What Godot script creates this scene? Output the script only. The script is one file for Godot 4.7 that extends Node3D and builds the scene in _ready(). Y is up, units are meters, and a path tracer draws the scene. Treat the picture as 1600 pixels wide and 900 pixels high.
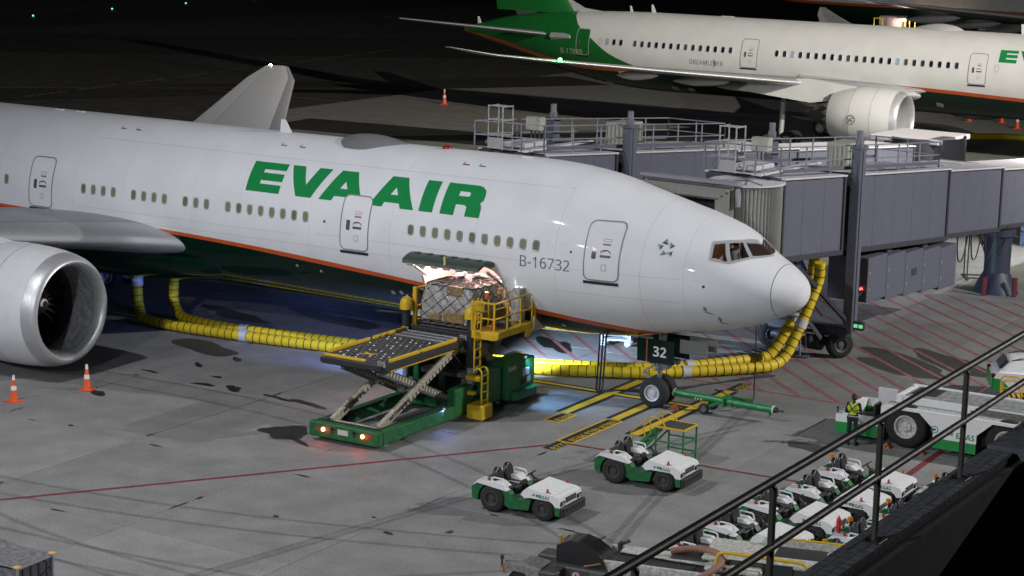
extends Node3D
# Night apron: a wide-body airliner at a stand, loaded through its open cargo door.
# X runs along the aircraft towards its nose, Z towards the terminal roof where the camera stands.

class M:
	var v := PackedVector3Array()
	var n := PackedVector3Array()
	var ix := PackedInt32Array()
	var T := Transform3D.IDENTITY
	func at(o: Vector3, b := Basis.IDENTITY):
		T = Transform3D(b, o)
		return self
	func vx(p: Vector3, nn: Vector3) -> int:
		v.append(T * p)
		n.append((T.basis * nn).normalized())
		return v.size() - 1
	func tri(a: int, b: int, c: int):
		var g := (v[b] - v[a]).cross(v[c] - v[a])
		if g.dot(n[a] + n[b] + n[c]) > 0.0:
			ix.append_array(PackedInt32Array([a, c, b]))
		else:
			ix.append_array(PackedInt32Array([a, b, c]))
	func face(pts: Array, out: Vector3):
		var nn: Vector3 = (pts[1] - pts[0]).cross(pts[2] - pts[0])
		if nn.length_squared() < 1e-14 and pts.size() > 3:
			nn = (pts[2] - pts[0]).cross(pts[3] - pts[0])
		if nn.dot(out) < 0.0:
			nn = -nn
		var b := v.size()
		for p in pts:
			vx(p, nn)
		for k in range(1, pts.size() - 1):
			tri(b, b + k, b + k + 1)
	func box(c: Vector3, s: Vector3, w := 0.0):
		var h := s * 0.5
		if w <= 0.0:
			for ax in 3:
				for sg in [-1.0, 1.0]:
					var o := Vector3.ZERO
					o[ax] = sg
					var u := Vector3.ZERO
					u[(ax + 1) % 3] = h[(ax + 1) % 3]
					var t := Vector3.ZERO
					t[(ax + 2) % 3] = h[(ax + 2) % 3]
					var m: Vector3 = c + o * h[ax]
					face([m - u - t, m + u - t, m + u + t, m - u + t], o)
			return self
		w = minf(w, minf(h.x, minf(h.y, h.z)) * 0.9)
		var P := func(sx, sy, sz, ax):
			var q := Vector3(h.x - w, h.y - w, h.z - w)
			q[ax] += w
			return c + q * Vector3(sx, sy, sz)
		for ax in 3:
			var b1 := (ax + 1) % 3
			var b2 := (ax + 2) % 3
			for sg in [-1.0, 1.0]:
				var o := Vector3.ZERO
				o[ax] = sg
				var pts := []
				for k in [[-1, -1], [1, -1], [1, 1], [-1, 1]]:
					var s3 := Vector3.ZERO
					s3[ax] = sg
					s3[b1] = k[0]
					s3[b2] = k[1]
					pts.append(P.call(s3.x, s3.y, s3.z, ax))
				face(pts, o)
			for k in [[-1, -1], [1, -1], [1, 1], [-1, 1]]:
				var sA := Vector3.ZERO
				sA[ax] = -1
				sA[b1] = k[0]
				sA[b2] = k[1]
				var sB := sA
				sB[ax] = 1
				var o2 := sA
				o2[ax] = 0
				face([P.call(sA.x, sA.y, sA.z, b1), P.call(sB.x, sB.y, sB.z, b1), P.call(sB.x, sB.y, sB.z, b2), P.call(sA.x, sA.y, sA.z, b2)], o2)
		for sx in [-1, 1]:
			for sy in [-1, 1]:
				for sz in [-1, 1]:
					face([P.call(sx, sy, sz, 0), P.call(sx, sy, sz, 1), P.call(sx, sy, sz, 2)], Vector3(sx, sy, sz))
		return self
	func cyl(a: Vector3, b: Vector3, r0: float, r1 := -1.0, seg := 14, caps := true):
		if r1 < 0.0:
			r1 = r0
		var d := (b - a).normalized()
		var s := d.cross(Vector3.UP if absf(d.y) < 0.9 else Vector3.RIGHT).normalized()
		var t := d.cross(s)
		var k0 := v.size()
		var sl := (r0 - r1) / maxf((b - a).length(), 1e-4)
		for k in seg:
			var an := TAU * k / seg
			var e := s * cos(an) + t * sin(an)
			vx(a + e * r0, e + d * sl)
			vx(b + e * r1, e + d * sl)
		for k in seg:
			var i := k0 + 2 * k
			var j := k0 + 2 * ((k + 1) % seg)
			tri(i, i + 1, j + 1)
			tri(i, j + 1, j)
		if caps:
			for e2 in [[a, r0, -1.0], [b, r1, 1.0]]:
				if e2[1] > 0.0005:
					var c0 := vx(e2[0], d * e2[2])
					for k in seg:
						var an := TAU * k / seg
						vx(e2[0] + (s * cos(an) + t * sin(an)) * e2[1], d * e2[2])
					for k in seg:
						tri(c0, c0 + 1 + k, c0 + 1 + (k + 1) % seg)
		return self
	func tube(p: Array, r, seg := 8, caps := true):
		# r: one radius, or an Array of radii
		var d0: Vector3 = (p[1] - p[0]).normalized()
		var s := d0.cross(Vector3.UP if absf(d0.y) < 0.9 else Vector3.RIGHT).normalized()
		var k0 := v.size()
		for i in p.size():
			var d: Vector3
			if i == 0:
				d = p[1] - p[0]
			elif i == p.size() - 1:
				d = p[i] - p[i - 1]
			else:
				d = (p[i + 1] - p[i]).normalized() + (p[i] - p[i - 1]).normalized()
			d = d.normalized()
			s = (s - d * s.dot(d)).normalized()
			var t := d.cross(s)
			var rr: float = r[i] if r is Array else r
			for k in seg:
				var e := s * cos(TAU * k / seg) + t * sin(TAU * k / seg)
				vx(p[i] + e * rr, e)
		for i in p.size() - 1:
			for k in seg:
				var a := k0 + i * seg + k
				var b := k0 + i * seg + (k + 1) % seg
				tri(a, a + seg, b + seg)
				tri(a, b + seg, b)
		if caps:
			for e2 in [[0, p[0] - p[1]], [p.size() - 1, p[p.size() - 1] - p[p.size() - 2]]]:
				var c0 := vx(p[e2[0]], e2[1])
				for k in seg:
					var q: Vector3 = v[k0 + e2[0] * seg + k]
					v.append(q)
					n.append((T.basis * e2[1]).normalized())
				for k in seg:
					tri(c0, c0 + 1 + k, c0 + 1 + (k + 1) % seg)
		return self
	func lathe(o: Vector3, ax: Vector3, prof: Array, seg := 40, smooth_deg := 40.0):
		# prof: Vector2(distance along the axis, radius); seen from the side that lies left of its run
		var s := ax.cross(Vector3.UP if absf(ax.y) < 0.9 else Vector3.RIGHT).normalized()
		var t := ax.cross(s)
		var segn := []
		for i in prof.size() - 1:
			var d: Vector2 = prof[i + 1] - prof[i]
			segn.append(Vector2(-d.y, d.x).normalized())
		for i in prof.size() - 1:
			var na: Vector2 = segn[i]
			var nb: Vector2 = segn[i]
			if i > 0 and rad_to_deg(absf(segn[i].angle_to(segn[i - 1]))) < smooth_deg:
				na = segn[i] + segn[i - 1]
			if i < segn.size() - 1 and rad_to_deg(absf(segn[i].angle_to(segn[i + 1]))) < smooth_deg:
				nb = segn[i] + segn[i + 1]
			var k0 := v.size()
			for k in seg:
				var e := s * cos(TAU * k / seg) + t * sin(TAU * k / seg)
				vx(o + ax * prof[i].x + e * prof[i].y, ax * na.x + e * na.y)
				vx(o + ax * prof[i + 1].x + e * prof[i + 1].y, ax * nb.x + e * nb.y)
			for k in seg:
				var a := k0 + 2 * k
				var b := k0 + 2 * ((k + 1) % seg)
				tri(a, a + 1, b + 1)
				tri(a, b + 1, b)
		return self
	func prism(poly: PackedVector2Array, depth: float, z0 := 0.0):
		# the outline lies in x, y and is extruded from z0 to z0 + depth
		var t := Geometry2D.triangulate_polygon(poly)
		if t.is_empty():
			push_warning("outline crosses itself")
			print("BAD OUTLINE ", poly[0], poly.size())
		for e in [[z0, -1.0], [z0 + depth, 1.0]]:
			var b := v.size()
			for q in poly:
				vx(Vector3(q.x, q.y, e[0]), Vector3(0, 0, e[1] * signf(depth)))
			for k in range(0, t.size(), 3):
				tri(b + t[k], b + t[k + 1], b + t[k + 2])
		var cw := Geometry2D.is_polygon_clockwise(poly)
		for i in poly.size():
			var a := poly[i]
			var c := poly[(i + 1) % poly.size()]
			var d := c - a
			var o := Vector3(d.y, -d.x, 0) * (-1.0 if cw else 1.0)
			face([Vector3(a.x, a.y, z0), Vector3(c.x, c.y, z0), Vector3(c.x, c.y, z0 + depth), Vector3(a.x, a.y, z0 + depth)], o)
		return self
	func sheet(poly: PackedVector2Array, y: float):
		# a flat polygon in x, z
		var t := Geometry2D.triangulate_polygon(poly)
		var b := v.size()
		for q in poly:
			vx(Vector3(q.x, y, q.y), Vector3.UP)
		for k in range(0, t.size(), 3):
			tri(b + t[k], b + t[k + 1], b + t[k + 2])
		return self
	func grid(rows: Array, closed := false, out_ref = null):
		# rows of points, smooth; out_ref(row) gives an inner point to turn the normals away from
		var R := rows.size()
		var C: int = rows[0].size()
		var k0 := v.size()
		for i in R:
			var ctr := Vector3.ZERO
			for q in rows[i]:
				ctr += q
			ctr /= C
			if out_ref is Vector3:
				ctr = out_ref
			elif out_ref is Array:
				ctr = out_ref[i]
			for j in C:
				var j0 := (j + C - 1) % C if closed else maxi(j - 1, 0)
				var j1 := (j + 1) % C if closed else mini(j + 1, C - 1)
				var a: Vector3 = rows[i][j1] - rows[i][j0]
				var b: Vector3 = rows[mini(i + 1, R - 1)][j] - rows[maxi(i - 1, 0)][j]
				var nn := a.cross(b)
				if nn.length_squared() < 1e-16:
					nn = rows[i][j] - ctr
				if nn.dot(rows[i][j] - ctr) < 0.0:
					nn = -nn
				vx(rows[i][j], nn)
		for i in R - 1:
			for j in (C if closed else C - 1):
				var a := k0 + i * C + j
				var b := k0 + i * C + (j + 1) % C
				tri(a, a + C, b + C)
				tri(a, b + C, b)
		return self
	func mesh() -> ArrayMesh:
		var a := []
		a.resize(Mesh.ARRAY_MAX)
		a[Mesh.ARRAY_VERTEX] = v
		a[Mesh.ARRAY_NORMAL] = n
		a[Mesh.ARRAY_INDEX] = ix
		var m := ArrayMesh.new()
		m.add_surface_from_arrays(Mesh.PRIMITIVE_TRIANGLES, a)
		return m

var rng := RandomNumberGenerator.new()
var mats := {}
var tex := {}
var taken := {}

func noise_tex(key: String, freq: float, lo: float, hi: float, oct := 5, size := 512, kind := FastNoiseLite.TYPE_SIMPLEX_SMOOTH, mid := 0.5) -> NoiseTexture2D:
	if tex.has(key):
		return tex[key]
	var f := FastNoiseLite.new()
	f.seed = 7 + tex.size()
	f.noise_type = kind
	f.frequency = freq
	f.fractal_octaves = oct
	var t := NoiseTexture2D.new()
	t.width = size
	t.height = size
	t.seamless = true
	t.noise = f
	var g := Gradient.new()
	g.offsets = PackedFloat32Array([0.0, mid, 1.0])
	g.colors = PackedColorArray([Color(lo, lo, lo), Color((lo + hi) * 0.5, (lo + hi) * 0.5, (lo + hi) * 0.5), Color(hi, hi, hi)])
	t.color_ramp = g
	tex[key] = t
	return t

func mt(r: float, g: float, b: float, rough := 0.5, metal := 0.0, dirt := 1, scale := 0.3) -> StandardMaterial3D:
	# linear base colour; dirt 0 none, 1 light, 2 strong
	var key := "%s %s %s %s %s %s %s" % [r, g, b, rough, metal, dirt, scale]
	if mats.has(key):
		return mats[key]
	var m := StandardMaterial3D.new()
	m.albedo_color = Color(r, g, b).linear_to_srgb()
	m.roughness = rough
	m.metallic = metal
	if dirt > 0:
		m.albedo_texture = noise_tex("dirt%d" % dirt, 0.012, 0.95 if dirt == 1 else 0.66, 1.0, 6)
		m.uv1_triplanar = true
		m.uv1_world_triplanar = true
		m.uv1_scale = Vector3.ONE * scale
		m.uv1_triplanar_sharpness = 4.0
		m.roughness_texture = noise_tex("rough", 0.03, 0.75, 1.0, 4)
		m.roughness = minf(1.0, rough * 1.15)
	mats[key] = m
	return m

func glow(r: float, g: float, b: float, e: float) -> StandardMaterial3D:
	var key := "glow %s %s %s %s" % [r, g, b, e]
	if mats.has(key):
		return mats[key]
	var m := StandardMaterial3D.new()
	m.albedo_color = Color(r, g, b).linear_to_srgb()
	m.emission_enabled = true
	m.emission = Color(r, g, b).linear_to_srgb()
	m.emission_energy_multiplier = e
	m.roughness = 0.4
	mats[key] = m
	return m

func glass(r: float, g: float, b: float, a: float) -> StandardMaterial3D:
	var m := StandardMaterial3D.new()
	m.transparency = BaseMaterial3D.TRANSPARENCY_ALPHA
	m.albedo_color = Color(r, g, b, a)
	m.roughness = 0.03
	return m

func numbered(called: String) -> String:
	if not taken.has(called):
		taken[called] = 0
		return called
	taken[called] += 1
	return "%s_%03d" % [called, taken[called]]

func thing(called: String, label: String, category: String, at := Vector3.ZERO, turn := 0.0, group := "") -> Node3D:
	var o := Node3D.new()
	o.name = numbered(called)
	add_child(o)
	o.position = at
	o.rotation.y = turn
	tag(o, label, category, group)
	return o

func tag(o: Node, label: String, category: String, group := ""):
	o.set_meta("label", label)
	o.set_meta("category", category)
	if group != "":
		o.set_meta("group", group)

func put(called: String, m, mat: Material, parent: Node = null, label := "") -> MeshInstance3D:
	var o := MeshInstance3D.new()
	o.mesh = m.mesh() if m is M else m
	if mat != null:
		o.material_override = mat
	if parent == null:
		o.name = numbered(called)
		add_child(o)
	else:
		o.name = called
		parent.add_child(o, true)
	if label != "":
		o.set_meta("label", label)
	return o

func again(o: Node3D, called: String, at: Vector3, turn: float, label: String, group: String) -> Node3D:
	var c: Node3D = o.duplicate()
	c.name = numbered(called)
	add_child(c)
	c.position = at
	c.rotation.y = turn
	tag(c, label, o.get_meta("category"), group)
	return c

func structure(called: String, m, mat: Material) -> MeshInstance3D:
	var o := put(called, m, mat)
	o.set_meta("kind", "structure")
	return o

func pv(a: Array) -> PackedVector2Array:
	var p := PackedVector2Array()
	for q in a:
		p.append(Vector2(q[0], q[1]))
	return p

func text_mesh(s: String, h: float, bold := true, mono := false) -> TextMesh:
	var t := TextMesh.new()
	var f := SystemFont.new()
	f.font_names = PackedStringArray(["Droid Sans Mono" if mono else "Droid Sans"])
	f.font_weight = 700 if bold else 400
	t.font = f
	t.font_size = 48
	t.pixel_size = h / 34.0
	t.depth = 0.004
	t.text = s
	return t

func lettering(s: String, h: float, o: Vector3, b: Basis, mat: Material, parent: Node, bold := true) -> MeshInstance3D:
	# text whose face looks along b.z
	var m := put("lettering", text_mesh(s, h, bold), mat, parent)
	m.transform = Transform3D(b, o)
	return m

func curve_pts(p: Array, step := 0.1) -> Array:
	# a smooth run through the points
	var c := Curve3D.new()
	for i in p.size():
		var a: Vector3 = p[maxi(i - 1, 0)]
		var b: Vector3 = p[mini(i + 1, p.size() - 1)]
		var t := (b - a) / 6.0
		if i > 0 and i < p.size() - 1:
			var l: float = minf((p[i] - a).length(), (b - p[i]).length())
			t = (b - a).normalized() * l * 0.33
		c.add_point(p[i], -t, t)
	c.bake_interval = step
	var out := []
	var L := c.get_baked_length()
	var k := int(ceil(L / step))
	for i in k + 1:
		out.append(c.sample_baked(L * i / k, true))
	return out

func bend_pts(p: Array, r := 0.08) -> Array:
	# straight runs with small rounded corners
	var out := [p[0]]
	for i in range(1, p.size() - 1):
		var a: Vector3 = p[i] + (p[i - 1] - p[i]).limit_length(minf(r, (p[i - 1] - p[i]).length() * 0.45))
		var b: Vector3 = p[i] + (p[i + 1] - p[i]).limit_length(minf(r, (p[i + 1] - p[i]).length() * 0.45))
		for k in 5:
			var t := k / 4.0
			out.append(a.lerp(p[i], t).lerp(p[i].lerp(b, t), t))
	out.append(p[p.size() - 1])
	return out

func look_basis(d: Vector3) -> Basis:
	# a basis whose x runs along d
	var x := d.normalized()
	var z := x.cross(Vector3.UP if absf(x.y) < 0.95 else Vector3.BACK).normalized()
	return Basis(x, z.cross(x), z)

func bar(m: M, a: Vector3, b: Vector3, w: float, h: float, bev := 0.0):
	# a rectangular bar from a to b, h the upright size
	var keep := m.T
	m.T = keep * Transform3D(look_basis(b - a), (a + b) * 0.5)
	m.box(Vector3.ZERO, Vector3((b - a).length(), h, w), bev)
	m.T = keep
	return m

func flood(at: Vector3, to: Vector3, energy: float, angle: float, col := Color(1.0, 0.97, 0.93), soft := 0.35):
	# one floodlight of the apron: its lit face and the light just in front of it
	var d := (to - at).normalized()
	var s := SpotLight3D.new()
	s.name = "flood_light_%d" % get_child_count()
	add_child(s)
	s.position = at + d * 0.3
	s.basis = Basis.looking_at(d)
	s.light_color = col
	s.light_energy = energy
	s.spot_angle = angle
	s.spot_angle_attenuation = 1.0
	s.spot_range = 400.0
	s.spot_attenuation = 2.0
	s.light_size = soft
	s.shadow_enabled = true

func _ready():
	rng.seed = 20240611
	# camera
	var cam := Camera3D.new()
	cam.name = "camera"
	add_child(cam)
	cam.position = Vector3(26.6653, 18.4321, 64.9983)
	cam.basis = Basis(Vector3(0.85564754, 0.02393837, -0.51700507), Vector3(-0.11962216, 0.98102927, -0.15255202), Vector3(0.50354526, 0.19237602, 0.84227884)).orthonormalized()
	cam.fov = 15.97
	cam.near = 0.1
	cam.far = 4000.0
	cam.current = true
	# night sky and exposure
	var we := WorldEnvironment.new()
	we.name = "environment"
	var env := Environment.new()
	env.background_mode = Environment.BG_SKY
	var sky := Sky.new()
	var sm := ProceduralSkyMaterial.new()
	sm.sky_top_color = Color(0.012, 0.014, 0.022)
	sm.sky_horizon_color = Color(0.035, 0.034, 0.04)
	sm.sky_curve = 0.2
	sm.ground_bottom_color = Color(0.01, 0.01, 0.011)
	sm.ground_horizon_color = Color(0.03, 0.03, 0.034)
	sm.sun_angle_max = 1.0
	sky.sky_material = sm
	env.sky = sky
	env.background_energy_multiplier = 1.0
	env.tonemap_mode = Environment.TONE_MAPPER_LINEAR
	env.tonemap_exposure = 1.0
	env.sdfgi_enabled = true
	env.ssao_enabled = true
	env.ssil_enabled = true
	we.environment = env
	add_child(we)
	# the moon, faint
	var moon := DirectionalLight3D.new()
	moon.name = "moon"
	add_child(moon)
	moon.rotation_degrees = Vector3(-52, 35, 0)
	moon.light_energy = 0.012
	moon.light_color = Color(0.8, 0.88, 1.0)
	moon.light_angular_distance = 0.5
	moon.shadow_enabled = true
	# apron floodlights: on the terminal roof behind the viewer, on a mast to the left, on the pier to the right
	flood(Vector3(8.0, 31.0, 84.0), Vector3(-12.0, 2.0, 0.0), 1250.0, 60.0, Color(0.96, 0.98, 1.0))
	flood(Vector3(-30.0, 33.0, 78.0), Vector3(-20.0, 3.0, 0.0), 1150.0, 60.0, Color(0.97, 0.98, 1.0))
	flood(Vector3(-24.0, 36.0, 32.0), Vector3(4.0, 0.0, 9.0), 900.0, 60.0, Color(0.98, 0.985, 1.0))
	flood(Vector3(44.0, 30.0, -22.0), Vector3(-2.0, 0.0, 4.0), 2900.0, 60.0, Color(0.99, 0.98, 0.97))
	flood(Vector3(42.0, 32.0, -45.0), Vector3(-34.0, 3.0, -74.0), 1700.0, 50.0, Color(0.99, 0.98, 0.95))
	flood(Vector3(34.0, 40.0, -30.0), Vector3(-78.0, 0.0, -72.0), 8000.0, 36.0, Color(1.0, 0.97, 0.92))
	apron()
	airliner()
	twinjet()
	far_airliner()
	var b := bridge()
	var b2 := again(b, "passenger_bridge", b.position + Vector3(-10.25, 0, 0), -0.067, "grey passenger bridge farther left, its roof rails above the airliner's roof", "passenger bridges")
	b2.set_meta("label", "grey passenger bridge farther left, its roof rails above the airliner's roof")
	terminal()
	cargo_loader()
	cargo_pallet()
	hoses()
	lit_dolly()
	pushback()
	ground_worker()
	pilot()
	tugs()
	access_stand()
	tow_bar()
	car()
	near_vehicles()
	containers_and_cones()
	taxi_lamps()

# ---------------------------------------------------------------- aircraft

class Hull:
	var prof: Callable
	func p(x: float, th: float) -> Vector3:
		var a: Vector4 = prof.call(x)
		var s := sin(th)
		return Vector3(x, a.w + (s * (a.x - a.w) if s >= 0.0 else s * (a.w - a.y)), a.z * cos(th))
	func nrm(x: float, th: float) -> Vector3:
		var e := 0.02
		var a := p(x + e, th) - p(x - e, th)
		var b := p(x, th + e) - p(x, th - e)
		var q := a.cross(b)
		var o := p(x, th)
		var pr: Vector4 = prof.call(x)
		if q.dot(o - Vector3(x - 0.5, pr.w, 0)) < 0.0:
			q = -q
		return q.normalized()
	func th(x: float, y: float) -> float:
		var a: Vector4 = prof.call(x)
		var s := (y - a.w) / ((a.x - a.w) if y >= a.w else (a.w - a.y))
		return asin(clampf(s, -1.0, 1.0))

func crom(k: Array, f: float) -> float:
	var i := clampi(int(f), 0, k.size() - 2)
	var a: float = k[i - 1] if i > 0 else 2.0 * k[0] - k[1]
	var d: float = k[i + 2] if i + 2 < k.size() else 2.0 * k[i + 1] - k[i]
	return cubic_interpolate(k[i], k[i + 1], a, d, f - i)

func table(t: Array, x: float, c := 1) -> float:
	# t: rows [x, value, ...] with x growing
	if x <= t[0][0]:
		return t[0][c]
	for i in t.size() - 1:
		if x <= t[i + 1][0]:
			var pre: Array = t[maxi(i - 1, 0)]
			var post: Array = t[mini(i + 2, t.size() - 1)]
			var w := (x - t[i][0]) / (t[i + 1][0] - t[i][0]) as float
			if pre == t[i] or post == t[i + 1]:
				return lerpf(t[i][c], t[i + 1][c], w)
			return cubic_interpolate_in_time(t[i][c], t[i + 1][c], pre[c], post[c], w, t[i + 1][0] - t[i][0], pre[0] - t[i][0], post[0] - t[i][0])
	return t[t.size() - 1][c]

const NOSE_T := [4.811, 5.208, 5.473, 5.779, 6.145, 6.806, 7.208, 7.534, 7.906, 8.33, 8.55, 8.59, 8.6]
const NOSE_B := [4.811, 4.462, 4.181, 3.911, 3.618, 3.341, 3.096, 2.88, 2.571, 2.396, 2.3, 2.23, 2.2]

func prof_nose(s: float, tail_at: float, tail_len: float) -> Vector4:
	# s metres behind the nose tip: top, bottom, half width, height of the widest point
	if s < 14.0:
		var f := sqrt(maxf(s, 0.0) / 14.0) * 12.0
		var w := sqrt(maxf(1.0 - pow(maxf(1.0 - s / 10.5, 0.0), 2.0), 0.0))
		var ym := 5.4 - (5.4 - 4.811) * pow(maxf(1.0 - s / 9.0, 0.0), 2.0)
		return Vector4(maxf(crom(NOSE_T, f), ym + 0.001), minf(crom(NOSE_B, f), ym - 0.001), maxf(3.2 * w, 0.001), ym)
	if s < tail_at:
		return Vector4(8.6, 2.2, 3.2, 5.4)
	var t := clampf((s - tail_at) / tail_len, 0.0, 1.0)
	var q := pow(t, 1.7)
	return Vector4(8.6 - 0.9 * t * t, 2.2 + 4.7 * q, 3.2 * (1.0 - 0.93 * pow(t, 1.8)), 5.4 + 2.0 * q)

func patch(h: Hull, xs: Array, lo: Callable, hi: Callable, nth: int, skip = null) -> M:
	var m := M.new()
	var C := nth + 1
	for x in xs:
		var a: float = lo.call(x)
		var b: float = hi.call(x)
		for j in C:
			var th := lerpf(a, b, float(j) / nth)
			m.vx(h.p(x, th), h.nrm(x, th))
	for i in xs.size() - 1:
		for j in nth:
			var a := i * C + j
			if skip != null:
				var c := (m.v[a] + m.v[a + C + 1]) * 0.5
				if skip.call(c):
					continue
			m.tri(a, a + C, a + C + 1)
			m.tri(a, a + C + 1, a + 1)
	return m

func on_hull(h: Hull, poly: PackedVector2Array, holes: Array, off: float, dx := 0.35, dy := 0.12) -> M:
	# lays a polygon given in x, y on the side that the camera sees
	var m := M.new()
	var r := Rect2(poly[0], Vector2.ZERO)
	for q in poly:
		r = r.expand(q)
	var ny := int(ceil(r.size.y / dy))
	var nx := int(ceil(r.size.x / dx))
	for i in nx:
		for j in ny:
			var x0 := r.position.x + i * dx
			var y0 := r.position.y + j * dy
			var cell := PackedVector2Array([Vector2(x0, y0), Vector2(x0 + dx, y0), Vector2(x0 + dx, y0 + dy), Vector2(x0, y0 + dy)])
			var bits: Array = Geometry2D.intersect_polygons(poly, cell)
			for ho in holes:
				var nb := []
				for b in bits:
					nb.append_array(Geometry2D.clip_polygons(b, ho))
				bits = nb
			for b in bits:
				var t := Geometry2D.triangulate_polygon(b)
				var k0 := m.v.size()
				for q in b:
					var th := h.th(q.x, q.y)
					var nn := h.nrm(q.x, th)
					m.vx(h.p(q.x, th) + nn * off, nn)
				for k in range(0, t.size(), 3):
					m.tri(k0 + t[k], k0 + t[k + 1], k0 + t[k + 2])
	return m

func rrect(x0: float, y0: float, x1: float, y1: float, r: float, seg := 5) -> PackedVector2Array:
	var p := PackedVector2Array()
	for c in [[x1 - r, y1 - r, 0.0], [x0 + r, y1 - r, 90.0], [x0 + r, y0 + r, 180.0], [x1 - r, y0 + r, 270.0]]:
		for k in seg + 1:
			var a := deg_to_rad(c[2] + 90.0 * k / seg)
			p.append(Vector2(c[0] + cos(a) * r, c[1] + sin(a) * r))
	return p

func oval(cx: float, cy: float, rx: float, ry: float, seg := 14) -> PackedVector2Array:
	var p := PackedVector2Array()
	for k in seg:
		p.append(Vector2(cx + cos(TAU * k / seg) * rx, cy + sin(TAU * k / seg) * ry))
	return p

func hull_text(h: Hull, s: String, hh: float, x: float, y: float, off: float, bold := true) -> M:
	# text standing on the hull side, its baseline at y; left edge at x, or width fitted by hh
	var t := text_mesh(s, hh, bold)
	var a := t.get_mesh_arrays()
	var vs: PackedVector3Array = a[Mesh.ARRAY_VERTEX]
	var idx: PackedInt32Array = a[Mesh.ARRAY_INDEX]
	var bb := t.get_aabb()
	var m := M.new()
	for k in range(0, idx.size(), 3):
		if vs[idx[k]].z < 0.0 or vs[idx[k + 1]].z < 0.0 or vs[idx[k + 2]].z < 0.0:
			continue
		var k0 := m.v.size()
		for e in 3:
			var q: Vector3 = vs[idx[k + e]]
			var px := x + q.x - bb.position.x
			var th := h.th(px, y + q.y - bb.position.y)
			var nn := h.nrm(px, th)
			m.vx(h.p(px, th) + nn * off, nn)
		m.tri(k0, k0 + 1, k0 + 2)
	return m

func foil(x: float, t: float) -> float:
	return 5.0 * t * (0.2969 * sqrt(x) - 0.126 * x - 0.3516 * x * x + 0.2843 * pow(x, 3) - 0.1015 * pow(x, 4))

func wing_part(secs: Array, up: Vector3, f0: float, f1: float, side: int) -> M:
	# secs: [leading edge point, chord, thickness ratio]; side 0 both faces round the nose, 1 top, -1 underside, 2 both faces to the tail
	var rows := []
	var refs := []
	for i in secs.size() - 1:
		for k in 5:
			if k == 4 and i < secs.size() - 2:
				continue
			var w := k / 4.0
			var le: Vector3 = secs[i][0].lerp(secs[i + 1][0], w)
			var ch := lerpf(secs[i][1], secs[i + 1][1], w)
			var tr := lerpf(secs[i][2], secs[i + 1][2], w)
			var fr := []
			if side == 0:
				for j in range(8, -9, -1):
					fr.append([f1 * pow(absf(j) / 8.0, 2.0), signf(j)])
			elif side == 2:
				for j in 7:
					fr.append([lerpf(f0, f1, j / 6.0), 1.0])
				for j in 7:
					fr.append([lerpf(f1, f0, j / 6.0), -1.0])
			else:
				for j in 9:
					fr.append([lerpf(f0, f1, j / 8.0), float(side)])
			var row := []
			for e in fr:
				var y: float = foil(e[0], tr) * ch * (1.0 if e[1] > 0 else -0.75) if e[1] != 0.0 else 0.0
				row.append(le + Vector3(-ch * e[0], 0, 0) + up * y)
			rows.append(row)
			refs.append(le + Vector3(-ch * lerpf(f0, f1, 0.5), 0, 0) - (up * side * 0.05 if absi(side) == 1 else Vector3.ZERO))
	return M.new().grid(rows, false, refs)

func tip_cap(sec: Array, up: Vector3, out: Vector3) -> M:
	var m := M.new()
	var top := []
	var k0 := m.v.size()
	for j in 17:
		var f := j / 16.0
		for s in [1.0, -0.75]:
			m.vx(sec[0] + Vector3(-sec[1] * f, 0, 0) + up * foil(f, sec[2]) * sec[1] * s, out)
	for j in 16:
		m.tri(k0 + 2 * j, k0 + 2 * j + 2, k0 + 2 * j + 3)
		m.tri(k0 + 2 * j, k0 + 2 * j + 3, k0 + 2 * j + 1)
	return m

func add_wing(parent: Node, called: String, secs: Array, up: Vector3, out: Vector3, m_slat: Material, m_box: Material, m_flap: Material):
	var w := put(called, wing_part(secs, up, 0.13, 0.74, 1), m_box, parent)
	put("lower_skin", wing_part(secs, up, 0.13, 0.74, -1), m_box, w)
	put("slat", wing_part(secs, up, 0.0, 0.127, 0), m_slat, w)
	put("flap", wing_part(secs, up, 0.744, 1.0, 2), m_flap, w)
	put("wing_tip", tip_cap(secs[secs.size() - 1], up, out), m_slat, w)

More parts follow.
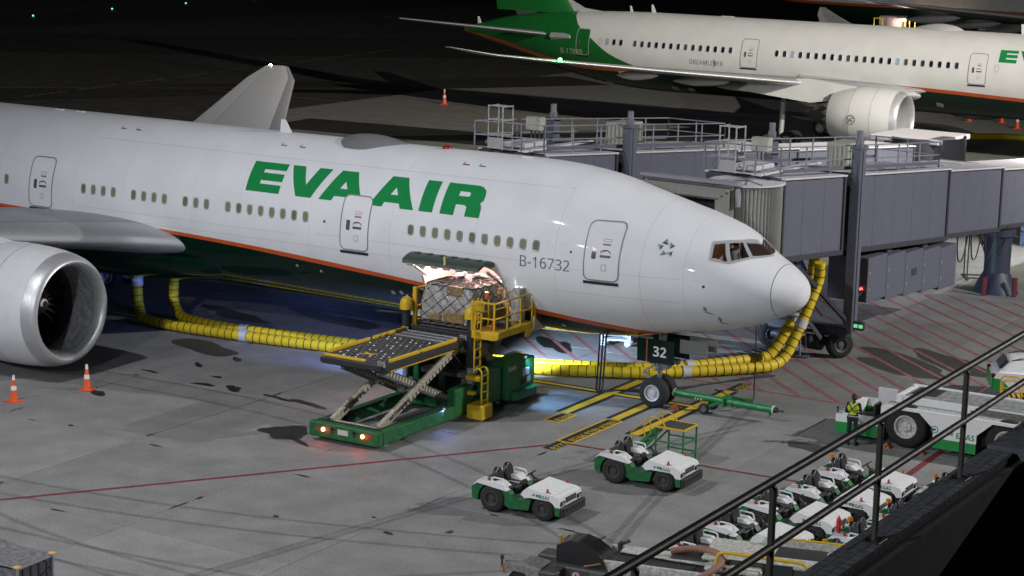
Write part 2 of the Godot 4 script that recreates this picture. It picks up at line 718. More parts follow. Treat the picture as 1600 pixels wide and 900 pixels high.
func add_engine(parent: Node, o: Vector3, k: float, white: Material, silver: Material, chevrons: bool, liner: Material = null):
	# o: centre of the inlet's front plane; the axis runs backwards along -X
	var e := Node3D.new()
	e.name = "engine"
	parent.add_child(e, true)
	e.position = o
	var ax := Vector3(-1, 0, 0)
	var q := func(a: Array) -> Array:
		var r := []
		for c in a:
			r.append(Vector2(c[0], c[1]) * k)
		return r
	put("lip", M.new().lathe(Vector3.ZERO, ax, q.call([[0.42, 1.645], [0.3, 1.655], [0.15, 1.70], [0.05, 1.76], [0.0, 1.83], [0.02, 1.90], [0.1, 1.975], [0.28, 2.06], [0.55, 2.13]]), 72), silver, e)
	put("inlet_liner", M.new().lathe(Vector3.ZERO, ax, q.call([[1.55, 1.66], [1.0, 1.63], [0.425, 1.645]]), 72), liner if liner != null else mt(0.36, 0.37, 0.39, 0.35, 0.0, 2, 0.5), e)
	put("cowl", M.new().lathe(Vector3.ZERO, ax, q.call([[0.555, 2.13], [1.0, 2.2], [1.6, 2.25], [2.05, 2.27]]), 72), white, e)
	put("fan_cowl", M.new().lathe(Vector3.ZERO, ax, q.call([[2.07, 2.27], [2.7, 2.28], [3.4, 2.25], [3.75, 2.22]]), 72), white, e)
	put("reverser_cowl", M.new().lathe(Vector3.ZERO, ax, q.call([[3.77, 2.22], [4.5, 2.1], [5.2, 1.9], [5.7, 1.7]]), 72), white, e)
	put("fan_ring", M.new().lathe(Vector3.ZERO, ax, q.call([[2.6, 1.66], [1.56, 1.665]]), 72), mt(0.06, 0.06, 0.07, 0.4), e)
	put("fan_well", M.new().lathe(Vector3.ZERO, ax, q.call([[2.61, 0.02], [2.6, 1.66]]), 48), mt(0.02, 0.02, 0.022, 0.6), e)
	put("spinner", M.new().lathe(Vector3.ZERO, ax, q.call([[1.25, 0.01], [1.3, 0.07], [1.45, 0.2], [1.75, 0.38], [2.1, 0.5]]), 32, 60.0), mt(0.05, 0.05, 0.055, 0.3), e)
	var sw := M.new()
	for j in 20:
		var a0 := 0.2 + j * 0.16
		var a1 := a0 + 0.16
		var r0 := 0.12 + j * 0.008
		var f := func(a: float, r: float) -> Vector3:
			return Vector3(-(1.33 + (r - 0.1) * 0.95), sin(a) * r * 1.05, cos(a) * r * 1.05) * k
		sw.face([f.call(a0, r0), f.call(a1, r0 + 0.008), f.call(a1, r0 + 0.075), f.call(a0, r0 + 0.067)], Vector3(1, 0, 0))
	put("spinner_mark", sw, mt(0.8, 0.8, 0.8, 0.4, 0.0, 0), e)
	var bl: Mesh = null
	var bm := mt(0.05, 0.052, 0.06, 0.28, 0.3, 0)
	for b in 22:
		if bl == null:
			var rows := []
			for i in 9:
				var r := lerpf(0.42, 1.63, i / 8.0) * k
				var swp := sin(i / 8.0 * PI) * 0.16 * k - i * 0.012 * k
				var tw := lerpf(0.35, 1.05, i / 8.0)
				var row := []
				for j in 5:
					var c := (j / 4.0 - 0.5) * lerpf(0.36, 0.56, i / 8.0) * k
					row.append(Vector3(-1.95 * k - c * cos(tw), r, c * sin(tw) + swp))
				rows.append(row)
			bl = M.new().grid(rows, false, Vector3(-6, 0, 0)).mesh()
		var bi := put("fan_blade", bl, bm, e)
		bi.rotation.x = TAU * b / 22
	if chevrons:
		var ch := M.new()
		for j in 18:
			var f := func(a: float, t: float, r: float) -> Vector3:
				return Vector3(-t, sin(a) * r, cos(a) * r) * k
			var a0 := TAU * j / 18
			var am := TAU * (j + 0.5) / 18
			var a1 := TAU * (j + 1) / 18
			var out: Vector3 = f.call(am, 0.0, 1.0)
			ch.face([f.call(a0, 5.68, 1.71), f.call(am, 5.68, 1.71), f.call(am, 6.15, 1.56)], out)
			ch.face([f.call(am, 5.68, 1.71), f.call(a1, 5.68, 1.71), f.call(am, 6.15, 1.56)], out)
		put("chevron_edge", ch, mt(0.12, 0.11, 0.1, 0.6), e)
	put("core_cowl", M.new().lathe(Vector3.ZERO, ax, q.call([[4.6, 1.25], [5.6, 1.15], [6.6, 0.9], [7.2, 0.72]]), 40), mt(0.14, 0.13, 0.125, 0.45, 0.6), e)
	put("exhaust_plug", M.new().lathe(Vector3.ZERO, ax, q.call([[6.7, 0.62], [7.4, 0.5], [8.3, 0.05]]), 32), mt(0.16, 0.15, 0.14, 0.4, 0.7), e)
	put("duct_wall", M.new().lathe(Vector3.ZERO, ax, q.call([[5.68, 1.68], [4.7, 1.8], [4.6, 1.25]]), 40), mt(0.05, 0.05, 0.05, 0.6), e)
	return e

func add_wheel(parent: Node, o: Vector3, r: float, w: float, tyre: Material, hub: Material, side := 1.0, called := "wheel"):
	# the axle runs along z; the hub faces side * z
	var t := put(called, M.new().lathe(Vector3.ZERO, Vector3(0, 0, 1), [Vector2(-w * 0.5, r * 0.55), Vector2(-w * 0.5, r * 0.72), Vector2(-w * 0.46, r * 0.9), Vector2(-w * 0.33, r * 0.985), Vector2(-w * 0.12, r), Vector2(w * 0.12, r), Vector2(w * 0.33, r * 0.985), Vector2(w * 0.46, r * 0.9), Vector2(w * 0.5, r * 0.72), Vector2(w * 0.5, r * 0.55)], 36, 50.0), tyre, parent)
	t.position = o
	var hm := M.new()
	for s in [1.0, -1.0]:
		var ax := Vector3(0, 0, s)
		hm.lathe(Vector3.ZERO, ax, [Vector2(w * 0.49, r * 0.56), Vector2(w * 0.53, r * 0.53), Vector2(w * 0.5, r * 0.47), Vector2(w * 0.28, r * 0.42), Vector2(w * 0.24, r * 0.26), Vector2(w * 0.4, r * 0.22), Vector2(w * 0.42, r * 0.1), Vector2(w * 0.44, 0.0)], 28, 30.0)
	var m2 := M.new()
	for j in 8:
		for s in [1.0, -1.0]:
			var a := TAU * j / 8
			m2.cyl(Vector3(cos(a) * r * 0.34, sin(a) * r * 0.34, s * w * 0.25), Vector3(cos(a) * r * 0.34, sin(a) * r * 0.34, s * w * 0.31), r * 0.035, r * 0.035, 6)
	put("rim", hm, hub, t)
	put("wheel_bolt", m2, hub, t).set_meta("kind", "stuff")
	return t

var win_frame: Mesh
var win_pane: Mesh

func window_shapes(w: float, hgt: float):
	# oval frame and pane that face +z
	var f := M.new()
	var N := 20
	var sq := func(a: float, k: float) -> Vector3:
		var c := cos(a)
		var s := sin(a)
		var e := 0.62
		return Vector3(signf(c) * pow(absf(c), e) * (w * 0.5 + k), signf(s) * pow(absf(s), e) * (hgt * 0.5 + k), 0)
	for j in N:
		var a0 := TAU * j / N
		var a1 := TAU * (j + 1) / N
		f.face([sq.call(a0, 0.0) + Vector3(0, 0, 0.003), sq.call(a1, 0.0) + Vector3(0, 0, 0.003), sq.call(a1, 0.026) + Vector3(0, 0, 0.016), sq.call(a0, 0.026) + Vector3(0, 0, 0.016)], -sq.call((a0 + a1) * 0.5, 0.0).normalized() + Vector3(0, 0, 1))
		f.face([sq.call(a0, 0.026) + Vector3(0, 0, 0.016), sq.call(a1, 0.026) + Vector3(0, 0, 0.016), sq.call(a1, 0.045) + Vector3(0, 0, 0.001), sq.call(a0, 0.045) + Vector3(0, 0, 0.001)], sq.call((a0 + a1) * 0.5, 0.0).normalized() + Vector3(0, 0, 1))
	var g := M.new()
	var pts := []
	for j in N:
		pts.append(sq.call(TAU * j / N, 0.001) + Vector3(0, 0, 0.004))
	g.face(pts, Vector3(0, 0, 1))
	win_frame = f.mesh()
	win_pane = g.mesh()

func side_basis(h: Hull, x: float, y: float) -> Transform3D:
	var th := h.th(x, y)
	var nn := h.nrm(x, th)
	var xx := (h.p(x + 0.05, h.th(x + 0.05, y)) - h.p(x - 0.05, h.th(x - 0.05, y))).normalized()
	var yy := nn.cross(xx).normalized()
	return Transform3D(Basis(xx, yy, nn), h.p(x, th))

func add_door(h: Hull, parent: Node, x0: float, x1: float, y0: float, y1: float, skin: Material, trim: Material, marks := true):
	var poly := rrect(x0, y0, x1, y1, 0.2)
	var d := put("door", on_hull(h, poly, [], 0.006), skin, parent)
	var outer := rrect(x0 - 0.045, y0 - 0.045, x1 + 0.045, y1 + 0.045, 0.24)
	put("door_seal", on_hull(h, outer, [poly], 0.012, 0.3, 0.12), trim, d)
	var grey := mt(0.1, 0.1, 0.1, 0.5)
	put("door_sill", on_hull(h, pv([[x0 - 0.04, y0 - 0.17], [x1 + 0.02, y0 - 0.17], [x1 + 0.02, y0 - 0.06], [x0 - 0.04, y0 - 0.06]]), [], 0.02), mt(0.02, 0.02, 0.02, 0.6), d)
	var cx := lerpf(x0, x1, 0.26)
	var cy := lerpf(y0, y1, 0.46)
	put("door_window", on_hull(h, rrect(cx - 0.085, cy - 0.19, cx + 0.085, cy + 0.19, 0.05), [], 0.011), mt(0.12, 0.115, 0.085, 0.15), d)
	if marks:
		var hx := lerpf(x0, x1, 0.6)
		var hy := lerpf(y0, y1, 0.42)
		put("door_handle", on_hull(h, rrect(hx - 0.2, hy - 0.04, hx + 0.2, hy + 0.05, 0.03), [], 0.013), grey, d)
		var red := mt(0.3, 0.12, 0.12, 0.5)
		var mk := M.new()
		for e in [[-0.15, 0.5, 0.15, 0.6], [-0.15, 0.38, 0.15, 0.44], [-0.19, 0.16, -0.02, 0.2], [-0.12, -0.5, 0.06, -0.28]]:
			var p := pv([[hx + e[0], hy + e[1]], [hx + e[2], hy + e[1]], [hx + e[2], hy + e[3]], [hx + e[0], hy + e[3]]])
			var q := on_hull(h, p, [rrect(hx + e[0] + 0.015, hy + e[1] + 0.015, hx + e[2] - 0.015, hy + e[3] - 0.015, 0.002)] if e[3] - e[1] > 0.08 else [], 0.011, 0.06, 0.05)
			var b := mk.v.size()
			mk.v.append_array(q.v)
			mk.n.append_array(q.n)
			for i in q.ix:
				mk.ix.append(i + b)
		put("door_placard", mk, red, d)
		var arc := PackedVector2Array()
		for k in 9:
			var a := lerpf(0.35, PI - 0.35, k / 8.0)
			arc.append(Vector2(hx + cos(a) * 0.22, hy + 0.04 + sin(a) * 0.2))
		for k in range(8, -1, -1):
			var a := lerpf(0.35, PI - 0.35, k / 8.0)
			arc.append(Vector2(hx + cos(a) * 0.2, hy + 0.04 + sin(a) * 0.155))
		put("handle_arc", on_hull(h, arc, [], 0.011, 0.1, 0.05), mt(0.12, 0.02, 0.02, 0.5), d)

func xs_range(a: float, b: float, step: float) -> Array:
	var r := []
	var k := maxi(1, int(ceil(absf(b - a) / step)))
	for i in k + 1:
		r.append(lerpf(a, b, float(i) / k))
	return r

func letters(h: Hull, parent: Node, mat: Material, dx := 0.0, dy := 0.0, sc := 1.0, ox := 0.0, oy := 0.0, only := 99):
	var L := [
		["letter", [[-22.56, 7.7], [-20.93, 7.7], [-20.93, 7.46], [-21.94, 7.46], [-21.94, 7.34], [-20.93, 7.34], [-20.93, 7.07], [-21.94, 7.07], [-21.94, 6.94], [-20.93, 6.94], [-20.93, 6.64], [-22.53, 6.64]], []],
		["letter", [[-20.74, 7.7], [-20.14, 7.7], [-19.79, 7.08], [-19.47, 7.7], [-18.86, 7.7], [-19.42, 6.64], [-20.13, 6.64]], []],
		["letter", [[-18.42, 7.7], [-17.68, 7.7], [-17.02, 6.64], [-17.62, 6.64], [-17.73, 6.81], [-18.36, 6.81], [-18.45, 6.64], [-19.05, 6.64]], [[-18.04, 7.34], [-17.87, 7.09], [-18.2, 7.09]]],
		["letter", [[-16.11, 7.7], [-15.4, 7.7], [-14.74, 6.64], [-15.34, 6.64], [-15.43, 6.81], [-16.08, 6.81], [-16.15, 6.64], [-16.73, 6.64]], [[-15.74, 7.34], [-15.57, 7.09], [-15.9, 7.09]]],
		["letter", [[-14.53, 7.7], [-13.92, 7.7], [-13.91, 6.64], [-14.51, 6.64]], []],
		["letter", [[-13.61, 7.7], [-12.32, 7.7], [-12.11, 7.66], [-11.96, 7.56], [-11.9, 7.4], [-11.9, 7.24], [-12.01, 7.13], [-11.94, 7.05], [-11.9, 6.95], [-11.9, 6.64], [-12.53, 6.64], [-12.53, 6.96], [-12.63, 7.02], [-13.0, 7.02], [-13.0, 6.64], [-13.59, 6.64]], [[-13.0, 7.46], [-12.58, 7.46], [-12.53, 7.41], [-12.53, 7.35], [-12.58, 7.31], [-13.0, 7.31]]]]
	for i in mini(L.size(), only):
		var f := func(a: Array) -> PackedVector2Array:
			var p := PackedVector2Array()
			for q in a:
				p.append(Vector2((q[0] - dx) * sc + ox, (q[1] - dy) * sc + oy))
			return p
		put("letter", on_hull(h, f.call(L[i][1]), [f.call(L[i][2])] if L[i][2].size() else [], 0.005, 0.3, 0.1), mat, parent)

const STRIPE := [[-80.0, 5.2, 0.15], [-45.0, 5.1, 0.14], [-35.4, 4.88, 0.14], [-31.8, 4.79, 0.14], [-27.5, 4.73, 0.14], [-21.92, 4.52, 0.17], [-18.9, 4.33, 0.19], [-14.89, 4.02, 0.17], [-11.9, 3.764, 0.19], [-10.09, 3.59, 0.2], [-8.13, 3.36, 0.22], [-6.76, 3.2, 0.24], [-5.77, 3.03, 0.26], [-5.06, 2.85, 0.28], [-4.4, 2.6, 0.3], [-3.0, 1.6, 0.3]]

func airliner():
	var white := mt(0.74, 0.75, 0.78, 0.85, 0.0, 1, 0.07)
	white.clearcoat_enabled = true
	white.clearcoat = 0.3
	white.metallic_specular = 0.25
	white.clearcoat_roughness = 0.05
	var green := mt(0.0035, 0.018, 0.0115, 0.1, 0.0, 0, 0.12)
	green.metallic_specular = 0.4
	var orange := mt(0.62, 0.10, 0.02, 0.35, 0.0, 1, 0.2)
	var silver := mt(0.56, 0.57, 0.59, 0.42, 0.55, 1, 0.4)
	var grey := mt(0.30, 0.31, 0.33, 0.4, 0.0, 1, 0.3)
	var trim := mt(0.22, 0.23, 0.24, 0.45)
	var a := thing("airliner", "white wide-body airliner with green lettering and open cargo door, being loaded", "airliner")
	var h := Hull.new()
	h.prof = func(x: float) -> Vector4: return prof_nose(-0.265 - x, 50.0, 23.5)
	var s_hi := func(x: float) -> float: return h.th(x, table(STRIPE, x, 1))
	var s_lo := func(x: float) -> float: return h.th(x, table(STRIPE, x, 1) - table(STRIPE, x, 2))
	var p_hi := func(x: float) -> float: return PI - s_hi.call(x)
	var p_lo := func(x: float) -> float: return PI - s_lo.call(x)
	var b0 := func(x: float) -> float: return s_lo.call(x)
	var b1 := func(x: float) -> float: return -PI - s_lo.call(x)
	# cockpit openings, in x, y
	var panes := [pv([[-3.162, 6.47], [-2.87, 6.50], [-2.585, 5.93], [-3.086, 6.035]]), pv([[-2.765, 6.505], [-2.45, 6.505], [-2.065, 6.07], [-2.48, 5.96]]), pv([[-2.38, 6.49], [-2.2, 6.43], [-1.64, 6.06], [-2.0, 6.085]])]
	var skip := func(c: Vector3) -> bool:
		for p in panes:
			if Geometry2D.is_point_in_polygon(Vector2(c.x, c.y), p):
				return true
		return false
	var hx0 := -14.25
	var hx1 := -10.72
	var hy0 := 2.72
	var hy1 := 4.93
	var nose_xs := []
	for i in 41:
		nose_xs.append(-0.265 - 14.0 * pow(i / 160.0 * 1.0, 2.0))
	# radome, a part of its own behind a fine joint
	var rad := []
	for x in nose_xs:
		if x > -1.11:
			rad.append(x)
	rad.append(-1.11)
	var full0 := func(_x: float) -> float: return -PI * 0.5
	var full1 := func(_x: float) -> float: return PI * 1.5
	put("radome", patch(h, rad, full0, full1, 96), white, a)
	put("radome_joint", patch(h, [-1.105, -1.135], full0, full1, 96), mt(0.12, 0.12, 0.12, 0.5), a)
	var body := put("fuselage", patch(h, xs_range(-1.13, -1.5, 0.06), s_hi, p_hi, 120), white, a)
	put("nose_skin", patch(h, xs_range(-1.5, -3.3, 0.016), s_hi, p_hi, 300, skip), white, body)
	put("forward_skin", patch(h, xs_range(-3.3, hx1, 0.12), s_hi, p_hi, 110), white, body)
	var hole_hi := func(x: float) -> float:
		var r := 0.8
		var dx := minf(x - hx0, hx1 - x)
		var drop := (r - sqrt(maxf(r * r - pow(r - dx, 2), 0.0))) if dx < r else 0.0
		return h.th(x, hy1 - drop)
	var hole_lo := func(x: float) -> float: return h.th(x, hy0)
	put("crown_skin", patch(h, xs_range(hx1, hx0, 0.05), hole_hi, p_hi, 100), white, body)
	put("cabin_skin", patch(h, xs_range(hx0, -74.0, 0.3), s_hi, p_hi, 110), white, body)
	put("stripe", patch(h, xs_range(-1.13, hx1, 0.1), s_lo, s_hi, 5), orange, body)
	put("stripe", patch(h, xs_range(hx0, -74.0, 0.4), s_lo, s_hi, 5), orange, body)
	put("stripe", patch(h, xs_range(-1.13, -74.0, 0.25), p_hi, p_lo, 5), orange, body)
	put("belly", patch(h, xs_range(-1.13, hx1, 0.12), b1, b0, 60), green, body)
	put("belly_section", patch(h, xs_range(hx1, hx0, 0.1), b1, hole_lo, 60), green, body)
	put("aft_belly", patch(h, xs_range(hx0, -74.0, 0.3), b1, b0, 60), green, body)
	# cargo hold
	var liner := mt(0.62, 0.58, 0.56, 0.5)
	var hold := put("cargo_hold", M.new(), liner, a) if false else null
	var cm := M.new()
	cm.box(Vector3(-12.6, 2.66, 0.25), Vector3(5.4, 0.08, 4.6))
	cm.box(Vector3(-12.6, 5.03, 0.2), Vector3(5.4, 0.06, 5.2))
	cm.box(Vector3(-12.6, 3.8, -2.2), Vector3(5.4, 2.3, 0.06))
	cm.box(Vector3(-15.3, 3.8, 0.1), Vector3(0.06, 2.3, 4.7))
	cm.box(Vector3(-9.9, 3.8, 0.0), Vector3(0.06, 2.3, 4.5))
	hold = put("cargo_hold", cm, liner, a)
	var fr := M.new()
	for e in [hx0 - 0.03, hx1 + 0.03]:
		fr = M.new()
		var pts := []
		for k in 12:
			pts.append(h.p(e, lerpf(hole_lo.call(e), h.th(e, hy1), k / 11.0)) * Vector3(1, 1, 0.985))
		fr.tube(pts, 0.05, 6)
		put("door_frame", fr, mt(0.25, 0.33, 0.2, 0.4), hold)
	var lampm := glow(1.0, 0.78, 0.72, 9.0)
	for x in [-13.6, -12.4, -11.2]:
		put("hold_lamp", M.new().box(Vector3(x, 4.9, 1.6), Vector3(0.8, 0.05, 0.25), 0.02), lampm, hold)
		var l := OmniLight3D.new()
		l.name = "hold_light"
		hold.add_child(l, true)
		l.position = Vector3(x, 4.76, 1.75)
		l.light_color = Color(1.0, 0.80, 0.76)
		l.light_energy = 9.0
		l.light_size = 0.12
		l.omni_range = 60.0
		l.omni_attenuation = 2.0
		l.shadow_enabled = true
	# the open door: a curved slab hinged above the opening
	var dd := Node3D.new()
	dd.name = "cargo_door"
	a.add_child(dd, true)
	var rows := []
	var rows2 := []
	for i in 9:
		var f := i / 8.0
		var ang := lerpf(0.0, 0.66, f)
		var zz := 3.12 + f * 1.2
		var yy := 5.02 + sin(f * PI) * 0.17 - f * 0.02
		var r1 := []
		var r2 := []
		for j in 13:
			var x := lerpf(hx0 - 0.02, hx1 - 0.32, j / 12.0)
			r1.append(Vector3(x, yy + 0.09, zz))
			r2.append(Vector3(x, yy - 0.06, zz))
		rows.append(r1)
		rows2.append(r2)
	put("door_skin", M.new().grid(rows, false, Vector3(-12.6, 0, 4)), mt(0.05, 0.075, 0.06, 0.35), dd)
	put("door_lining", M.new().grid(rows2, false, Vector3(-12.6, 9, 4)), mt(0.16, 0.2, 0.15, 0.5), dd)
	var edge := M.new()
	for x in [hx0 - 0.02, hx1 - 0.32]:
		for i in 8:
			var pa: Vector3 = rows[i][0 if x < -12.6 else 12]
			var pb: Vector3 = rows[i + 1][0 if x < -12.6 else 12]
			edge.face([pa, pb, pb - Vector3(0, 0.15, 0), pa - Vector3(0, 0.15, 0)], Vector3(signf(x + 12.6), 0, 0))
	edge.face([rows[8][0], rows[8][12], rows2[8][12], rows2[8][0]], Vector3(0, 0, 1))
	put("door_edge", edge, mt(0.09, 0.11, 0.09, 0.5), dd)
	for j in 6:
		var x := hx0 + 0.3 + j * 0.52
		put("door_latch", M.new().box(Vector3(x, 4.93, 4.25), Vector3(0.3, 0.12, 0.16), 0.03), mt(0.4, 0.42, 0.4, 0.4, 0.5), dd)
		put("door_pad", M.new().cyl(Vector3(x, 5.26, 3.75), Vector3(x, 5.285, 3.75), 0.14, 0.12, 12), mt(0.02, 0.03, 0.02, 0.5), dd)
	put("door_rod", M.new().cyl(Vector3(-12.2, 5.15, 4.7), Vector3(-12.2, 5.45, 4.72), 0.035), mt(0.7, 0.6, 0.2, 0.5), dd)
	put("door_strut", M.new().cyl(Vector3(hx1 - 0.1, 4.3, 2.9), Vector3(hx1 - 0.1, 4.98, 4.1), 0.05).cyl(Vector3(hx0 + 0.1, 4.3, 2.9), Vector3(hx0 + 0.1, 4.98, 4.1), 0.05), mt(0.3, 0.3, 0.3, 0.3, 0.8), dd)
	# windows
	window_shapes(0.215, 0.33)
	var wf := mt(0.45, 0.45, 0.46, 0.35, 0.3)
	var wp := mt(0.235, 0.225, 0.15, 0.2, 0.0, 1, 0.9)
	var wp2 := mt(0.17, 0.165, 0.115, 0.16, 0.0, 1, 0.9)
	var idx := []
	for i in 11:
		idx.append(i)
	for i in range(19, 27):
		idx.append(i)
	for i in [28, 29, 30, 32, 33, 34, 35, 37, 38, 39, 40, 48, 49, 50, 51, 52, 54, 55, 56, 57, 58]:
		idx.append(i)
	for i in idx:
		var x: float = -9.38 - 0.533 * i
		var w := put("window", win_frame, wf, a)
		w.transform = side_basis(h, x, 5.94)
		put("pane", win_pane, wp if (i * 7) % 5 else wp2, w)
	# blanked windows: only their outline
	for i in [-1, -2, 12, 17]:
		var x: float = -9.38 - 0.533 * i
		put("window_plug", on_hull(h, oval(x, 5.94, 0.125, 0.195, 18), [oval(x, 5.94, 0.115, 0.185, 18)], 0.004, 0.2, 0.05), mt(0.5, 0.5, 0.52, 0.5), a)
	add_door(h, a, -7.46, -6.21, 4.98, 6.96, white, trim)
	add_door(h, a, -17.82, -16.6, 4.93, 6.9, white, trim)
	add_door(h, a, -33.64, -32.43, 4.99, 6.96, white, trim)
	var lg := mt(0.012, 0.24, 0.065, 0.4, 0.0, 1, 0.25)
	lg.roughness = 0.8
	lg.metallic_specular = 0.2
	letters(h, a, lg)
	var rt := hull_text(h, "B-16732", 0.395, -9.99, 5.155, 0.005, false)
	# stretch the registration to the length it has on the side
	put("lettering", rt, mt(0.13, 0.14, 0.14, 0.5), a)
	# five-pointed emblem of shaded triangles by the nose
	for t in [[[-4.704, 6.565], [-4.85, 6.42], [-4.6, 6.36]], [[-4.579, 6.46], [-4.37, 6.35], [-4.53, 6.245]], [[-4.98, 6.385], [-4.75, 6.345], [-4.84, 6.185]], [[-4.736, 6.2], [-4.57, 6.07], [-4.82, 6.02]], [[-4.62, 6.115], [-4.40, 6.18], [-4.42, 6.0]]]:
		var c := Vector2.ZERO
		for q in t:
			c += Vector2(q[0], q[1]) / 3.0
		put("emblem_piece", on_hull(h, pv([t[0], t[1], [c.x, c.y]]), [], 0.005, 0.1, 0.05), mt(0.2, 0.27, 0.28, 0.35, 0.3), a)
		put("emblem_piece", on_hull(h, pv([t[1], t[2], [c.x, c.y]]), [], 0.005, 0.1, 0.05), mt(0.04, 0.06, 0.07, 0.35, 0.3), a)
		put("emblem_piece", on_hull(h, pv([t[2], t[0], [c.x, c.y]]), [], 0.005, 0.1, 0.05), mt(0.33, 0.4, 0.42, 0.35, 0.3), a)
	# cockpit frame, panes and the room behind them
	var outer := pv([[-3.26, 6.55], [-2.8, 6.59], [-2.4, 6.575], [-2.16, 6.47], [-1.56, 6.02], [-1.99, 6.015], [-2.53, 5.865], [-3.15, 5.965]])
	var fm := put("cockpit_frame", on_hull(h, outer, panes, 0.012, 0.07, 0.05), mt(0.38, 0.39, 0.4, 0.4), a)
	for p in panes:
		put("cockpit_pane", on_hull(h, p, [], -0.012, 0.08, 0.06), glass(0.02, 0.025, 0.025, 0.5), fm)
	var cab := put("cockpit_bulkhead", M.new().box(Vector3(-3.6, 5.85, 0), Vector3(0.06, 1.5, 2.9)), mt(0.42, 0.33, 0.28, 0.7), a)
	put("cockpit_floor", M.new().box(Vector3(-2.6, 5.2, 0), Vector3(1.7, 0.05, 2.2)), mt(0.03, 0.03, 0.03, 0.8), cab)
	put("instrument_panel", M.new().box(Vector3(-1.95, 5.78, 0), Vector3(0.35, 0.35, 1.3), 0.04), mt(0.03, 0.03, 0.035, 0.6), cab)
	put("cockpit_door", M.new().box(Vector3(-3.53, 5.95, 0.75), Vector3(0.05, 1.3, 0.5), 0.02), mt(0.6, 0.42, 0.34, 0.6), cab)
	for z in [0.55, -0.55]:
		put("pilot_seat", M.new().box(Vector3(-2.95, 5.85, z), Vector3(0.16, 0.75, 0.46), 0.06).box(Vector3(-2.7, 5.5, z), Vector3(0.5, 0.14, 0.46), 0.05), mt(0.03, 0.035, 0.04, 0.8), cab)
	var cl := OmniLight3D.new()
	cl.name = "cockpit_light"
	cab.add_child(cl, true)
	cl.position = Vector3(-2.95, 6.62, 0.15)
	cl.light_color = Color(1.0, 0.78, 0.66)
	cl.light_energy = 0.12
	cl.light_size = 0.05
	cl.shadow_enabled = true
	put("dome_lamp", M.new().cyl(Vector3(-2.95, 6.68, 0.15), Vector3(-2.95, 6.65, 0.15), 0.07), glow(1.0, 0.8, 0.68, 3.0), cab)
	# probes, ports and small marks on the nose
	var dk := mt(0.02, 0.02, 0.02, 0.4)
	for e in [[-3.213, 5.067, 0.05], [-8.0, 5.86, 0.045], [-18.6, 5.85, 0.05]]:
		put("port", on_hull(h, oval(e[0], e[1], e[2], e[2]), [], 0.006, 0.05, 0.05), dk, a)
	for e in [[-3.24, 4.24], [-2.86, 3.86]]:
		var t := side_basis(h, e[0], e[1])
		var pm := M.new()
		pm.T = t
		pm.cyl(Vector3.ZERO, Vector3(0.05, -0.04, 0.12), 0.03, 0.02, 8)
		pm.cyl(Vector3(0.05, -0.04, 0.12), Vector3(0.3, -0.08, 0.13), 0.016, 0.01, 8)
		put("pitot_probe", pm, mt(0.15, 0.15, 0.16, 0.3, 0.7), a)
		put("probe_plate", on_hull(h, oval(e[0], e[1], 0.06, 0.1), [], 0.004, 0.06, 0.06), mt(0.3, 0.3, 0.31, 0.4), a)
	# top aerials, lamps, emergency line marks
	var hump := []
	for i in 13:
		var f := i / 12.0
		var row := []
		for j in 13:
			var g := j / 12.0 - 0.5
			var w := sin(pow(f, 0.8) * PI)
			var x := lerpf(-20.0, -17.0, f)
			row.append(Vector3(x, 8.6 - (1.0 - cos(g * 0.7)) * 3.2 + 0.27 * pow(maxf(w, 0.0), 0.8) * cos(g * PI), 3.2 * sin(g * 0.75) * maxf(pow(maxf(w, 0.0), 0.5), 0.05)))
		hump.append(row)
	put("antenna_dome", M.new().grid(hump, false, Vector3(-18.3, 0, 0)), mt(0.2, 0.2, 0.205, 0.5), a)
	put("blade_antenna", M.new().at(Vector3.ZERO).prism(pv([[-23.1, 8.55], [-22.5, 8.55], [-22.85, 9.1], [-23.05, 9.1]]), 0.05, -0.025), white, a)
	put("beacon", M.new().lathe(Vector3(-15.2, 8.6, 0), Vector3.UP, [Vector2(0, 0.18), Vector2(0.08, 0.17), Vector2(0.13, 0.1), Vector2(0.15, 0.0)], 16, 60.0), mt(0.3, 0.02, 0.02, 0.2), a)
	var rm := mt(0.25, 0.06, 0.05, 0.5)
	for x in [-30.2, -29.4, -22.0, -21.1, -13.6, -12.9]:
		put("line_mark", on_hull(h, pv([[x, 8.27], [x + 0.28, 8.27], [x + 0.28, 8.3], [x + 0.03, 8.3], [x + 0.03, 8.36], [x, 8.36]]), [], 0.005, 0.1, 0.03), rm, a)
	for x in [-34.8, -33.6, -11.6]:
		put("roof_light", M.new().box(Vector3(x, 8.6, 0.1), Vector3(0.45, 0.06, 0.16), 0.025), mt(0.8, 0.8, 0.8, 0.3), a)
	# faint skin joints
	var jm := mt(0.5, 0.51, 0.53, 0.6)
	for x in [-3.9, -5.4, -8.6, -11.9, -15.6, -19.3, -22.7, -25.0, -28.6, -31.2, -35.4]:
		put("skin_joint", patch(h, [x, x - 0.02], func(xx): return s_hi.call(xx) + 0.02, func(_xx): return 1.75, 60), jm, a).position = Vector3(0, 0, 0.0)
	for e in [[-19.0, -9.0, 5.35], [-31.0, -20.0, 5.2], [-9.0, -3.4, 5.25], [-31.0, -8.6, 7.9], [-28.6, -12.0, 4.85], [-8.6, -4.0, 4.4]]:
		put("skin_joint", on_hull(h, pv([[e[0], e[2]], [e[1], e[2]], [e[1], e[2] + 0.014], [e[0], e[2] + 0.014]]), [], 0.0035, 0.8, 0.05), jm, a)
